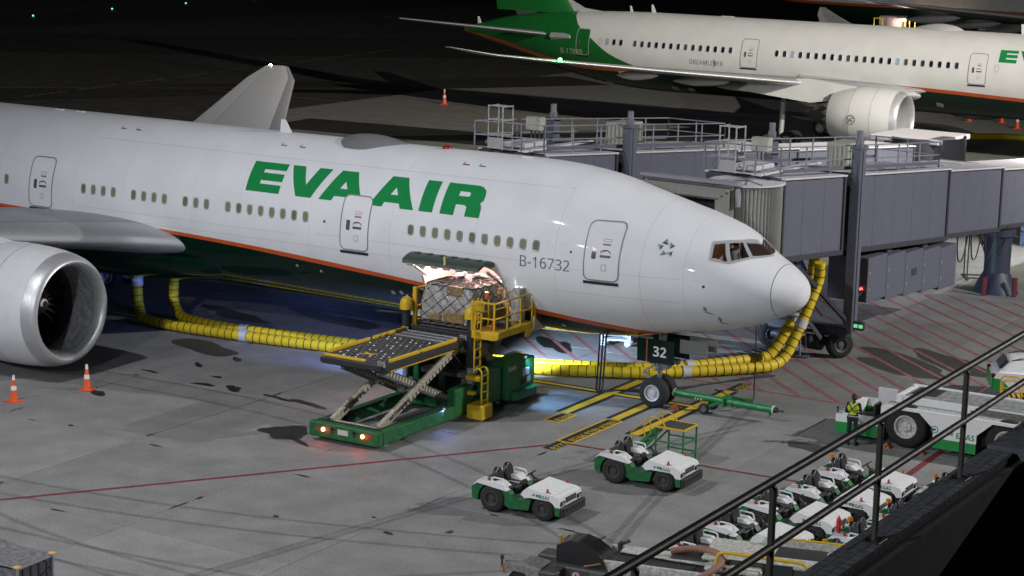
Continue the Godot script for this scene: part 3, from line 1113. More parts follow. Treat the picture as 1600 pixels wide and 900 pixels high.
	# belly ports
	for e in [[-15.9, 3.35, 0.09], [-15.5, 3.4, 0.09], [-13.95 - 0.5, 3.75, 0.1], [-20.1, 3.95, 0.06], [-19.0, 3.85, 0.06], [-8.9, 2.9, 0.08]]:
		put("belly_port", on_hull(h, oval(e[0], e[1], e[2], e[2]), [oval(e[0], e[1], e[2] * 0.6, e[2] * 0.6)], 0.006, 0.3, 0.3), mt(0.35, 0.36, 0.36, 0.4), a)
	# wings
	var st := [[Vector3(-25.2, 4.1, 2.6), 15.0, 0.115], [Vector3(-27.6, 4.28, 4.6), 13.2, 0.115], [Vector3(-31.2, 4.7, 9.6), 10.4, 0.105], [Vector3(-36.8, 5.7, 18.0), 6.1, 0.10], [Vector3(-44.3, 7.2, 29.0), 3.4, 0.095], [Vector3(-47.0, 7.6, 32.0), 1.7, 0.09]]
	var po := []
	for e in st:
		po.append([e[0] * Vector3(1, 1, -1), e[1], e[2]])
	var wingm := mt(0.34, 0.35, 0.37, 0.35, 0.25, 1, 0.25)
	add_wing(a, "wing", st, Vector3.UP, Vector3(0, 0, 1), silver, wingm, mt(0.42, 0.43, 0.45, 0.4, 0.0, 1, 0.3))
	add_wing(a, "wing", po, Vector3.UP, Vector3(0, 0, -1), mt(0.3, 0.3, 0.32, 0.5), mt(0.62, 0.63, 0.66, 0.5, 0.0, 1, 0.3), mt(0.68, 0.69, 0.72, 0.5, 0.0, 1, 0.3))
	# wing root fairing with its landing lamp
	var fl := []
	for i in 14:
		var f := i / 13.0
		var row := []
		for j in 15:
			var g := lerpf(-PI * 0.5, PI * 0.5, j / 14.0)
			var ry := 0.62 * pow(f, 0.5) + 0.02
			var x := lerpf(-25.55, -31.5, f)
			row.append(Vector3(x, 4.02 + f * 0.18 + sin(g) * ry, 2.6 + cos(g) * (0.75 * pow(f, 0.42) + 0.05) + f * 0.9))
		fl.append(row)
	put("wing_root_fairing", M.new().grid(fl, false, Vector3(-29, 4.1, 1.5)), mt(0.4, 0.41, 0.43, 0.3, 0.35, 1, 0.4), a)
	put("landing_lamp", M.new().lathe(Vector3(-26.7, 4.12, 3.2), Vector3(0.45, 0.12, 0.88).normalized(), [Vector2(0, 0.2), Vector2(0.04, 0.19), Vector2(0.05, 0.14), Vector2(0.03, 0.1), Vector2(0.05, 0.04), Vector2(0.06, 0.0)], 18, 40.0), mt(0.5, 0.48, 0.36, 0.15, 0.4, 0), a)
	put("fairing_joint", M.new().grid([fl[4].map(func(q): return q + (q - Vector3(q.x, 4.05, 2.6)).normalized() * 0.006), fl[4].map(func(q): return q + (q - Vector3(q.x, 4.05, 2.6)).normalized() * 0.006 - Vector3(0.035, 0, 0))], false, [Vector3(-27, 4.05, 2.6), Vector3(-27, 4.05, 2.6)]), mt(0.16, 0.16, 0.17, 0.5), a)
	# belly fairing between the wings
	var bf := []
	for i in 25:
		var f := i / 24.0
		var w := pow(sin(clampf(f, 0.0, 1.0) * PI), 0.6)
		var row := []
		for j in 25:
			var g := lerpf(-PI * 1.02, 0.02, j / 24.0)
			row.append(Vector3(lerpf(-24.0, -46.0, f), 3.6 + sin(g) * (1.05 + 0.65 * w), cos(g) * (2.4 + 0.95 * w)))
		bf.append(row)
	put("belly_fairing", M.new().grid(bf, false, Vector3(-35, 3.8, 0)), green, a)
	put("landing_gear_leg", M.new().cyl(Vector3(-37.5, 3.0, 4.9), Vector3(-37.5, 0.9, 4.9), 0.22), mt(0.3, 0.3, 0.3, 0.4, 0.4), a)
	put("landing_gear_leg", M.new().cyl(Vector3(-37.5, 3.0, -4.9), Vector3(-37.5, 0.9, -4.9), 0.22), mt(0.3, 0.3, 0.3, 0.4, 0.4), a)
	var rub := mt(0.018, 0.018, 0.019, 0.85, 0.0, 1, 1.5)
	var hubm := mt(0.52, 0.53, 0.54, 0.45, 0.2, 1, 2.0)
	for s in [1.0, -1.0]:
		for k in 3:
			for d in [-0.7, 0.7]:
				add_wheel(a, Vector3(-36.0 - 1.45 * k, 0.66, 4.9 * s + d), 0.66, 0.5, rub, hubm)
	add_engine(a, Vector3(-25.35, 2.6, 9.6), 1.0, mt(0.72, 0.72, 0.75, 0.35, 0.0, 1, 0.2), silver, false)
	add_engine(a, Vector3(-25.35, 2.6, -9.6), 1.0, white, silver, false)
	for s in [1.0, -1.0]:
		put("engine_pylon", M.new().at(Vector3(0, 0, 9.6 * s)).prism(pv([[-27.8, 4.75], [-29.5, 5.0], [-31.3, 5.15], [-36.5, 4.9], [-37.0, 4.2], [-32.0, 4.1], [-28.0, 4.3]]), 0.5, -0.25), white, a)
	# nose gear
	var gear := Node3D.new()
	gear.name = "nose_gear"
	a.add_child(gear, true)
	var gm := mt(0.38, 0.39, 0.4, 0.4, 0.3, 2, 1.5)
	var leg := M.new()
	leg.cyl(Vector3(-5.9, 0.75, 0), Vector3(-5.75, 2.9, 0), 0.085, 0.085, 14)
	leg.cyl(Vector3(-5.87, 1.35, 0), Vector3(-5.75, 2.9, 0), 0.14, 0.15, 14)
	leg.cyl(Vector3(-5.9, 0.56, -0.42), Vector3(-5.9, 0.56, 0.42), 0.09)
	put("strut", leg, gm, gear)
	var link := M.new()
	bar(link, Vector3(-6.05, 1.5, 0), Vector3(-6.5, 1.2, 0), 0.12, 0.07)
	bar(link, Vector3(-6.5, 1.2, 0), Vector3(-6.05, 0.75, 0), 0.12, 0.07)
	link.box(Vector3(-5.55, 1.62, 0.1), Vector3(0.36, 0.3, 0.3), 0.05).box(Vector3(-5.2, 1.75, 0.05), Vector3(0.3, 0.2, 0.22), 0.04).box(Vector3(-6.15, 1.65, 0), Vector3(0.3, 0.2, 0.35), 0.05)
	link.cyl(Vector3(-5.3, 1.65, 0.2), Vector3(-6.2, 1.75, 0.2), 0.03)
	for k in 7:
		var c := curve_pts([Vector3(-5.6, 1.9 + 0.05 * k, 0.12), Vector3(-5.4 - 0.12 * k, 1.5, 0.2), Vector3(-6.1 + 0.07 * k, 1.3, 0.12)], 0.12)
		link.tube(c, 0.014, 5)
	put("torque_link", link, gm, gear)
	bar(leg, Vector3(-5.8, 2.2, 0), Vector3(-4.2, 3.0, 0), 0.12, 0.12)
	for z in [0.31, -0.31]:
		add_wheel(gear, Vector3(-5.9, 0.56, z), 0.56, 0.42, rub, hubm)
	var pl := put("gear_door", M.new().box(Vector3(-5.75, 2.16, 0.62), Vector3(1.5, 0.86, 0.04), 0.015), green, gear)
	lettering("32", 0.36, Vector3(-5.58, 2.14, 0.643), Basis.IDENTITY, mt(0.8, 0.8, 0.8, 0.5, 0.0, 0), pl)
	put("door_mark", M.new().box(Vector3(-6.1, 2.16, 0.643), Vector3(0.05, 0.84, 0.008)), mt(0.5, 0.05, 0.03, 0.5), pl)
	put("gear_door", M.new().box(Vector3(-5.75, 2.16, -0.62), Vector3(1.5, 0.86, 0.04), 0.015), green, gear)
	for z in [0.4, -0.4]:
		put("front_gear_door", M.new().box(Vector3(-4.35, 2.42, z), Vector3(1.1, 0.5, 0.04), 0.01), mt(0.2, 0.2, 0.2, 0.5), gear)
	# tail
	var fin := [[Vector3(-57.0, 8.4, 0), 10.5, 0.1], [Vector3(-65.5, 18.6, 0), 4.4, 0.1]]
	put("tail_fin", wing_part(fin, Vector3(0, 0, 1), 0.0, 1.0, 0), mt(0.01, 0.14, 0.04, 0.4), a)
	for s in [1.0, -1.0]:
		put("tailplane", wing_part([[Vector3(-63, 6.6, 1.0 * s), 6.6, 0.1], [Vector3(-69.5, 7.5, 10.5 * s), 2.4, 0.1]], Vector3.UP, 0.0, 1.0, 0), grey, a)
	put("position_lamp", M.new().lathe(Vector3(-48.4, 7.62, -32.05), Vector3(0, 0, -1), [Vector2(0, 0.1), Vector2(0.08, 0.08), Vector2(0.12, 0.0)], 12, 60.0), glow(1, 0.95, 0.85, 14.0), a)

func prof_787(x: float) -> Vector4:
	# local x: 0 at the first window behind the third door, the nose forward
	if x > 22.0:
		var s := maxf(36.0 - x, 0.0)
		var a := prof_nose(s, 99.0, 1.0)
		return Vector4(6.0 + (a.x - 5.4) * 0.94, 6.0 + (a.y - 5.4) * 0.94, a.z * 0.94, 6.0 + (a.w - 5.4) * 0.94)
	if x > -5.0:
		return Vector4(9.01, 2.99, 3.01, 6.0)
	var lo := table([[-29.2, 6.55], [-27.4, 6.05], [-25.5, 5.55], [-22.6, 4.82], [-19.8, 4.1], [-14.3, 3.16], [-10.7, 2.97], [-5.0, 2.99]], x)
	var hi := table([[-29.2, 7.05], [-28.4, 7.2], [-25.9, 7.85], [-22.9, 8.38], [-19.2, 8.72], [-15.0, 8.93], [-7.5, 9.01], [-5.0, 9.01]], x)
	var w := table([[-29.2, 0.22], [-28.4, 0.4], [-25.9, 0.95], [-22.9, 1.6], [-19.2, 2.25], [-15.0, 2.72], [-10.0, 2.97], [-5.0, 3.01]], x)
	return Vector4(hi, lo, w, (hi + lo) * 0.5 + 0.02)

func twinjet():
	var white := mt(0.72, 0.72, 0.71, 0.5, 0.0, 1, 0.08)
	var green := mt(0.004, 0.02, 0.013, 0.3, 0.0, 1, 0.12)
	var leaf := mt(0.012, 0.15, 0.03, 0.35, 0.0, 1, 0.12)
	var orange := mt(0.55, 0.10, 0.025, 0.35, 0.0, 1, 0.2)
	var silver := mt(0.58, 0.59, 0.61, 0.4, 0.5, 1, 0.4)
	var trim := mt(0.2, 0.2, 0.2, 0.5)
	var a := thing("twinjet", "white and green twin-engined airliner standing beyond the two passenger bridges", "airliner", Vector3(-35.0, 0, -78.38), -0.008)
	var h := Hull.new()
	h.prof = prof_787
	var st := [[-29.2, 6.72, 0.12], [-25.35, 6.2, 0.3], [-21.06, 5.3, 0.32], [-17.3, 4.8, 0.32], [-13.8, 4.75, 0.3], [-5.0, 5.0, 0.3], [11.5, 5.0, 0.26], [18.7, 4.73, 0.26], [24.0, 4.5, 0.26], [30.0, 4.0, 0.3], [33.0, 3.2, 0.3]]
	var s_hi := func(x: float) -> float: return h.th(x, table(st, x, 1))
	var s_lo := func(x: float) -> float: return h.th(x, table(st, x, 1) - table(st, x, 2))
	# the green tail sweeps down and forward
	var g_y := func(x: float) -> float: return h.th(x, clampf(table([[-18.4, 8.75], [-17.42, 7.79], [-15.98, 6.89], [-14.44, 5.91], [-12.61, 5.2], [-11.2, 4.8]], x), table(st, x, 1), 99.0))
	var pi_ := func(f: Callable) -> Callable: return func(x: float) -> float: return PI - f.call(x)
	var body := put("fuselage", patch(h, xs_range(35.99, 22.0, 0.25), s_hi, pi_.call(s_hi), 70), white, a)
	put("cabin_skin", patch(h, xs_range(22.0, -11.2, 0.4), s_hi, pi_.call(s_hi), 70), white, body)
	put("tail_skin", patch(h, xs_range(-11.2, -18.35, 0.2), g_y, pi_.call(g_y), 50), white, body)
	put("tail_livery", patch(h, xs_range(-11.2, -18.35, 0.2), s_hi, g_y, 30), leaf, body)
	put("tail_livery", patch(h, xs_range(-11.2, -18.35, 0.2), pi_.call(g_y), pi_.call(s_hi), 30), leaf, body)
	put("tail_cone", patch(h, xs_range(-18.35, -29.2, 0.3), s_hi, pi_.call(s_hi), 60), leaf, body)
	put("tail_end", M.new().cyl(Vector3(-29.2, 6.8, 0), Vector3(-29.4, 6.82, 0), 0.23, 0.1), mt(0.1, 0.1, 0.1, 0.5), body)
	for f in [[s_lo, s_hi], [pi_.call(s_hi), pi_.call(s_lo)]]:
		put("stripe", patch(h, xs_range(35.99, -29.2, 0.5), f[0], f[1], 4), orange, body)
	put("belly", patch(h, xs_range(35.99, -29.2, 0.5), func(x): return -PI - s_lo.call(x), s_lo, 40), green, body)
	window_shapes(0.27, 0.42)
	var wf := mt(0.42, 0.43, 0.44, 0.4, 0.2)
	var wps := [mt(0.012, 0.014, 0.022, 0.12, 0.0, 0), mt(0.03, 0.035, 0.05, 0.12, 0.0, 0), mt(0.07, 0.075, 0.08, 0.15, 0.0, 0), mt(0.3, 0.42, 0.55, 0.2, 0.0, 0)]
	var idx := []
	for i in range(0, 23):
		idx.append(i)
	for i in [-6, -7, -8, -9, -10, -11, -12, -13, -14, -15, -16, -17, -18, -19, -21, -22, -23, 33, 34, 35, 36, 37]:
		idx.append(i)
	for i in idx:
		var x: float = 0.6279 * i
		var w := put("window", win_frame, wf, a)
		w.transform = side_basis(h, x, 6.72)
		var k: int = 3 if i in [-23, 15, 2] else [0, 1, 0, 2, 0, 1, 1][posmod(i * 5, 7)]
		put("pane", win_pane, wps[k], w)
	for x in [-15.1, 19.35, 18.6 - 1.9]:
		put("window_plug", on_hull(h, oval(x, 6.72, 0.16, 0.26, 16), [oval(x, 6.72, 0.135, 0.235, 16)], 0.006, 0.3, 0.1), trim, a)
	add_door(h, a, -17.3, -16.15, 5.6, 7.55, leaf, mt(0.5, 0.5, 0.45, 0.5), false)
	add_door(h, a, -2.88, -1.58, 5.56, 7.6, white, trim)
	add_door(h, a, 14.72, 15.96, 5.54, 7.62, white, trim)
	var lg := mt(0.012, 0.24, 0.065, 0.4, 0.0, 1, 0.25)
	letters(h, a, lg, -22.53, 6.64, 0.79, 16.76, 7.14, 3)
	put("lettering", hull_text(h, "DREAMLINER", 0.34, -7.13, 5.5, 0.006, false), mt(0.12, 0.12, 0.12, 0.5), a)
	put("lettering", hull_text(h, "BOEING 787-9", 0.32, -13.5, 4.17, 0.006, true), mt(0.7, 0.7, 0.7, 0.5), a)
	put("lettering", hull_text(h, "B-17889", 0.42, -18.85, 5.55, 0.006, false), mt(0.45, 0.5, 0.42, 0.5), a)
	var cr := PackedVector2Array()
	for k in 9:
		cr.append(Vector2(-5.25 + cos(lerpf(-1.2, 1.2, k / 8.0)) * 0.3, 5.68 + sin(lerpf(-1.2, 1.2, k / 8.0)) * 0.36))
	for k in range(8, -1, -1):
		cr.append(Vector2(-5.25 + cos(lerpf(-1.2, 1.2, k / 8.0)) * 0.22, 5.68 + sin(lerpf(-1.2, 1.2, k / 8.0)) * 0.34))
	put("emblem_piece", on_hull(h, cr, [], 0.0065, 0.3, 0.1), mt(0.12, 0.12, 0.12, 0.5), a)
	# wing, blended up to its raked tip
	var secs := [[Vector3(11.2, 4.35, 2.6), 12.0, 0.12], [Vector3(8.6, 4.85, 6.0), 9.6, 0.115], [Vector3(5.4, 5.4, 10.2), 7.0, 0.11], [Vector3(-0.5, 6.25, 18.0), 4.4, 0.1], [Vector3(-5.6, 7.05, 25.0), 3.0, 0.095], [Vector3(-8.4, 7.5, 28.4), 1.9, 0.09], [Vector3(-10.6, 8.02, 30.7), 0.5, 0.09]]
	var port := []
	for e in secs:
		port.append([e[0] * Vector3(1, 1, -1) + Vector3(0, 0.3, 0), e[1], e[2]])
	var wb := mt(0.3, 0.3, 0.31, 0.4, 0.2, 1, 0.2)
	add_wing(a, "wing", secs, Vector3.UP, Vector3(0, 0, 1), silver, wb, wb)
	add_wing(a, "wing", port, Vector3.UP, Vector3(0, 0, -1), white, mt(0.55, 0.55, 0.56, 0.4), white)
	for z in [7.5, 12.5, 17.5]:
		var x := table([[2.6, 11.2], [6.0, 8.6], [10.2, 5.4], [18.0, -0.5]], z)
		var c := table([[2.6, 12.0], [6.0, 9.6], [10.2, 7.0], [18.0, 4.4]], z)
		var yy := table([[2.6, 4.35], [6.0, 4.85], [10.2, 5.4], [18.0, 6.25]], z)
		put("flap_fairing", M.new().lathe(Vector3(x - c * 0.45, yy - 0.32, z), Vector3(-1, -0.05, 0).normalized(), [Vector2(0, 0.02), Vector2(0.5, 0.2), Vector2(1.4, 0.32), Vector2(c * 0.45, 0.34), Vector2(c * 0.6, 0.22), Vector2(c * 0.72, 0.02)], 16, 60.0), mt(0.5, 0.5, 0.5, 0.4), a)
	var root := []
	for i in 14:
		var f := i / 13.0
		var row := []
		for j in 13:
			var g := lerpf(-PI * 0.5, PI * 0.5, j / 12.0)
			row.append(Vector3(lerpf(12.0, 2.0, f), 4.75 + sin(g) * (0.62 * pow(f, 0.5) + 0.02), 2.55 + cos(g) * (0.95 * pow(f, 0.5) + 0.05)))
		root.append(row)
	put("wing_root_fairing", M.new().grid(root, false, Vector3(6, 4.7, 1.5)), silver, a)
	add_engine(a, Vector3(13.0, 3.4, 10.1), 0.91, white, silver, true, mt(0.6, 0.6, 0.61, 0.4, 0.3, 1, 0.5))
	add_engine(a, Vector3(13.0, 3.45, -10.1), 0.80, white, silver, true, mt(0.6, 0.6, 0.61, 0.4, 0.3, 1, 0.5))
	for s in [1.0, -1.0]:
		put("engine_pylon", M.new().at(Vector3(0, 0, 10.1 * s)).prism(pv([[11.0, 5.05], [9.0, 5.45], [5.6, 5.75], [1.5, 5.3], [0.5, 4.6], [6.0, 4.1], [10.5, 4.8]]), 0.5, -0.25), white, a)
	# emblem of crossed curls in a ring on the fan cowl
	var em := Node3D.new()
	em.name = "cowl_emblem"
	a.add_child(em, true)
	var et := mt(0.03, 0.03, 0.03, 0.5)
	for rr in [[0.32, 0.345], [0.26, 0.275]]:
		var em1 := M.new()
		for k in 28:
			var a0 := TAU * k / 28
			var a1 := TAU * (k + 1) / 28
			em1.face([Vector3(cos(a0) * rr[0], sin(a0) * rr[0], 0), Vector3(cos(a1) * rr[0], sin(a1) * rr[0], 0), Vector3(cos(a1) * rr[1], sin(a1) * rr[1], 0), Vector3(cos(a0) * rr[1], sin(a0) * rr[1], 0)], Vector3(0, 0, 1))
		put("emblem_ring", em1, et, em)
	for k in 4:
		var cu := M.new()
		var pts := []
		for i in 12:
			var t := i / 11.0
			var aa := TAU * k / 4 + 0.4 + t * 4.2
			pts.append(Vector3(cos(TAU * k / 4 + 0.6), sin(TAU * k / 4 + 0.6), 0) * 0.12 + Vector3(cos(aa), sin(aa), 0) * 0.085)
		cu.tube(pts, 0.014, 5)
		put("emblem_curl", cu, et, em)
	em.position = Vector3(9.8, 3.35, 10.1 + 2.075)
	em.rotation.x = -0.06
	# tail
	put("tail_fin", wing_part([[Vector3(-18.6, 8.55, 0), 7.6, 0.1], [Vector3(-24.5, 17.2, 0), 3.0, 0.1]], Vector3(0, 0, 1), 0.0, 1.0, 0), leaf, a)
	put("fin_fillet", M.new().prism(pv([[-16.6, 8.88], [-18.1, 9.05], [-19.3, 9.6], [-19.9, 10.4], [-19.9, 8.6], [-16.6, 8.6]]), 0.3, -0.15), mt(0.5, 0.5, 0.49, 0.4), a)
	for s in [1.0, -1.0]:
		put("tailplane", wing_part([[Vector3(-19.6, 6.85, 1.3 * s), 4.9, 0.1], [Vector3(-29.0, 8.05, 9.9 * s), 1.6, 0.09]], Vector3.UP, 0.0, 1.0, 0), mt(0.25, 0.25, 0.26, 0.4, 0.2), a)
	put("tailplane_root", M.new().box(Vector3(-18.9, 6.85, 2.15), Vector3(2.2, 0.55, 0.5), 0.2), mt(0.45, 0.46, 0.46, 0.35, 0.3), a)
	for e in [[-13.9, 9.0, 0.4], [-12.0, 8.95, 0.65], [-28.0, 7.25, 0.6], [17.4, 9.0, 0.7]]:
		put("blade_antenna", M.new().prism(pv([[e[0], e[1] - 0.1], [e[0] + e[2] * 0.6, e[1] - 0.1], [e[0] + e[2] * 0.1, e[1] + e[2]], [e[0] - 0.08, e[1] + e[2]]]), 0.07, -0.035), white, a)
	var hump := []
	for i in 13:
		var f := i / 12.0
		var row := []
		for j in 11:
			var g := j / 10.0 - 0.5
			var w := pow(maxf(sin(pow(f, 1.2) * PI), 0.0), 0.7)
			row.append(Vector3(lerpf(9.4, 13.2, f), 9.0 - (1.0 - cos(g)) * 1.4 + 0.42 * w * cos(g * PI), g * 1.6 * maxf(w, 0.06)))
		hump.append(row)
	put("antenna_dome", M.new().grid(hump, false, Vector3(11, 0, 0)), mt(0.45, 0.45, 0.45, 0.4), a)
	put("roof_light", M.new().box(Vector3(-5.5, 9.02, 0), Vector3(1.0, 0.07, 0.25), 0.03), white, a)
	# gear
	var rub := mt(0.018, 0.018, 0.019, 0.85, 0.0, 1, 1.5)
	var hub := mt(0.4, 0.4, 0.4, 0.5, 0.2)
	for s in [1.0, -1.0]:
		put("landing_gear_leg", M.new().cyl(Vector3(1.5, 4.2, 4.6 * s), Vector3(1.5, 0.7, 4.9 * s), 0.2), hub, a)
		for k in 2:
			for d in [-0.6, 0.6]:
				add_wheel(a, Vector3(0.8 + 1.5 * k, 0.68, 4.9 * s + d), 0.68, 0.5, rub, hub)
	put("landing_gear_leg", M.new().cyl(Vector3(30.0, 3.3, 0), Vector3(30.0, 0.5, 0), 0.14), hub, a)
	for d in [-0.3, 0.3]:
		add_wheel(a, Vector3(30.0, 0.5, d), 0.5, 0.35, rub, hub)
	for e in [[-15.2, 3.3], [-9.2, 3.35], [-7.8, 3.3], [12.2, 3.7]]:
		put("service_panel", on_hull(h, pv([[e[0], e[1]], [e[0] + 0.5, e[1] - 0.1], [e[0] + 0.55, e[1] + 0.2], [e[0] + 0.05, e[1] + 0.3]]), [], 0.02, 0.3, 0.1), mt(0.4, 0.4, 0.4, 0.4), a)
	# wing tip lamp, lit green
	var nl := put("navigation_lamp", M.new().lathe(Vector3(-5.55, 7.2, 25.2), Vector3(0.7, 0.2, 0.7).normalized(), [Vector2(0, 0.12), Vector2(0.1, 0.11), Vector2(0.18, 0.06), Vector2(0.2, 0.0)], 12, 60.0), glow(0.1, 1.0, 0.35, 30.0), a)
	var ol := OmniLight3D.new()
	ol.name = "navigation_light"
	nl.add_child(ol, true)
	ol.position = Vector3(-5.3, 7.35, 25.5)
	ol.light_color = Color(0.1, 1.0, 0.35)
	ol.light_energy = 2.5
	ol.light_size = 0.1
	ol.shadow_enabled = true

func far_airliner():
	# mostly above the picture: belly, wing underside and fairings show
	var white := mt(0.6, 0.6, 0.58, 0.35, 0.0, 1, 0.13)
	var green := mt(0.004, 0.03, 0.018, 0.35, 0.0, 1, 0.12)
	var a := thing("far_airliner", "airliner at the far stand behind the twin-engined airliner, its dark belly and wing showing", "airliner", Vector3(-40, 0.9, -158))
	var h := Hull.new()
	h.prof = func(x: float) -> Vector4: return prof_nose(32.0 - x, 46.0, 22.0)
	var line := func(x: float) -> float: return h.th(x, 5.4)
	var pl := func(x: float) -> float: return PI - line.call(x)
	var lo := func(x: float) -> float: return h.th(x, 5.1)
	put("fuselage", patch(h, xs_range(31.99, -36.0, 0.6), line, pl, 40), white, a)
	put("stripe", patch(h, xs_range(31.99, -36.0, 0.6), lo, line, 3), mt(0.55, 0.10, 0.025, 0.4), a)
	put("belly", patch(h, xs_range(31.99, -36.0, 0.6), func(x): return -PI - lo.call(x), lo, 30), green, a)
	var secs := [[Vector3(12.0, 4.2, 2.6), 13.5, 0.12], [Vector3(5.5, 5.0, 10.0), 8.8, 0.11], [Vector3(-8.5, 7.2, 30.0), 2.6, 0.09]]
	var po := []
	for e in secs:
		po.append([e[0] * Vector3(1, 1, -1), e[1], e[2]])
	var wm := mt(0.36, 0.36, 0.37, 0.45, 0.1, 1, 0.2)
	add_wing(a, "wing", secs, Vector3.UP, Vector3(0, 0, 1), white, wm, white)
	add_wing(a, "wing", po, Vector3.UP, Vector3(0, 0, -1), white, wm, white)
	for z in [7.0, 12.5, 18.5]:
		var x := table([[2.6, -1.5], [10.0, -3.3], [30.0, -11.1]], z)
		var y := table([[2.6, 4.0], [10.0, 4.8], [30.0, 7.1]], z)
		put("flap_fairing", M.new().lathe(Vector3(x + 3.6, y - 0.45, z), Vector3(-1, -0.08, 0).normalized(), [Vector2(0, 0.02), Vector2(0.7, 0.3), Vector2(2.0, 0.5), Vector2(3.6, 0.48), Vector2(5.0, 0.3), Vector2(6.0, 0.03)], 16, 60.0), mt(0.4, 0.4, 0.4, 0.45), a)
	add_engine(a, Vector3(11.5, 2.7, 9.7), 0.85, white, white, false)
	var rub := mt(0.018, 0.018, 0.019, 0.85, 0.0, 1, 1.5)
	for s in [1.0, -1.0]:
		for k in 2:
			add_wheel(a, Vector3(0.2 + 1.6 * k, -0.2, 5.0 * s), 0.7, 0.9, rub, mt(0.4, 0.4, 0.4, 0.5, 0.2))
	var l := thing("far_cargo_loader", "lit cargo loader with a white container and yellow cage at the far airliner", "cargo loader", Vector3(-54.0, 0, -150.5))
	var yel := mt(0.7, 0.5, 0.03, 0.5)
	put("loader_base", M.new().box(Vector3(0, 0.8, 0.5), Vector3(3.4, 1.2, 6.0), 0.05), mt(0.02, 0.09, 0.04, 0.5), l)
	put("loader_deck", M.new().box(Vector3(0, 3.4, 1.0), Vector3(3.2, 0.25, 5.0), 0.03).box(Vector3(0, 2.2, 1.0), Vector3(2.6, 2.0, 3.4)), mt(0.05, 0.05, 0.06, 0.5), l)
	var cage := M.new()
	for e in [[-1.8, 2.0], [-0.9, 2.0], [1.5, 2.8], [2.6, 2.8], [1.5, 1.2], [2.6, 1.2]]:
		cage.cyl(Vector3(e[0], 3.5, e[1]), Vector3(e[0], 5.2, e[1]), 0.07)
	for y in [4.3, 5.2]:
		cage.cyl(Vector3(-1.8, y, 2.0), Vector3(-0.9, y, 2.0), 0.07).cyl(Vector3(1.5, y, 2.8), Vector3(2.6, y, 2.8), 0.07).cyl(Vector3(2.6, y, 2.8), Vector3(2.6, y, 1.2), 0.07).cyl(Vector3(1.5, y, 2.8), Vector3(1.5, y, 1.2), 0.07)
	cage.box(Vector3(2.05, 3.5, 2.0), Vector3(1.3, 0.25, 1.8), 0.03)
	put("loader_cage", cage, yel, l)
	for x in [-1.8, 1.5]:
		var w := put("work_lamp", M.new().lathe(Vector3(x, 3.2, 3.7), Vector3(0, -0.2, 1).normalized(), [Vector2(0, 0.16), Vector2(0.05, 0.14), Vector2(0.08, 0.0)], 12, 70.0), glow(0.8, 0.9, 1.0, 90.0), l)
		var sp := SpotLight3D.new()
		sp.name = "work_light"
		w.add_child(sp, true)
		sp.position = Vector3(x, 3.18, 3.85)
		sp.rotation = Vector3(-0.7, PI, 0)
		sp.light_color = Color(0.85, 0.92, 1.0)
		sp.light_energy = 30.0
		sp.spot_angle = 65.0
		sp.shadow_enabled = true
	var c := thing("far_container", "pale metal container standing on the far cargo loader", "cargo container", Vector3(-54.2, 3.55, -150.5))
	put("shell", M.new().box(Vector3(0, 0.95, 0.4), Vector3(2.4, 1.9, 2.4), 0.06), mt(0.5, 0.44, 0.45, 0.5), c)
	var rib := M.new()
	for k in 4:
		rib.box(Vector3(-0.9 + 0.6 * k, 0.95, 1.62), Vector3(0.05, 1.8, 0.04), 0.01)
	put("rib", rib, mt(0.35, 0.32, 0.33, 0.5), c)
	var hl := OmniLight3D.new()
	hl.name = "deck_light"
	put("deck_lamp", M.new().box(Vector3(1.9, 5.25, 2.7), Vector3(0.35, 0.1, 0.2), 0.03), glow(1, 0.95, 0.9, 80.0), l).add_child(hl, true)
	hl.position = Vector3(1.9, 5.1, 3.0)
	hl.light_energy = 18.0
	hl.light_color = Color(1.0, 0.85, 0.8)
	hl.light_size = 0.1
	hl.shadow_enabled = true

# ---------------------------------------------------------------- passenger bridges

func rail_run(m: M, pts: Array, hts: Array, r: float, post_every := 1.5, hgt := 1.1):
	for y in hts:
		for i in pts.size() - 1:
			m.cyl(pts[i] + Vector3(0, y, 0), pts[i + 1] + Vector3(0, y, 0), r, r, 6)
	for i in pts.size() - 1:
		var k := maxi(1, int(round((pts[i + 1] - pts[i]).length() / post_every)))
		for j in k + (1 if i == pts.size() - 2 else 0):
			var p: Vector3 = pts[i].lerp(pts[i + 1], float(j) / k)
			m.cyl(p, p + Vector3(0, hgt, 0), r * 1.2, r * 1.2, 6)

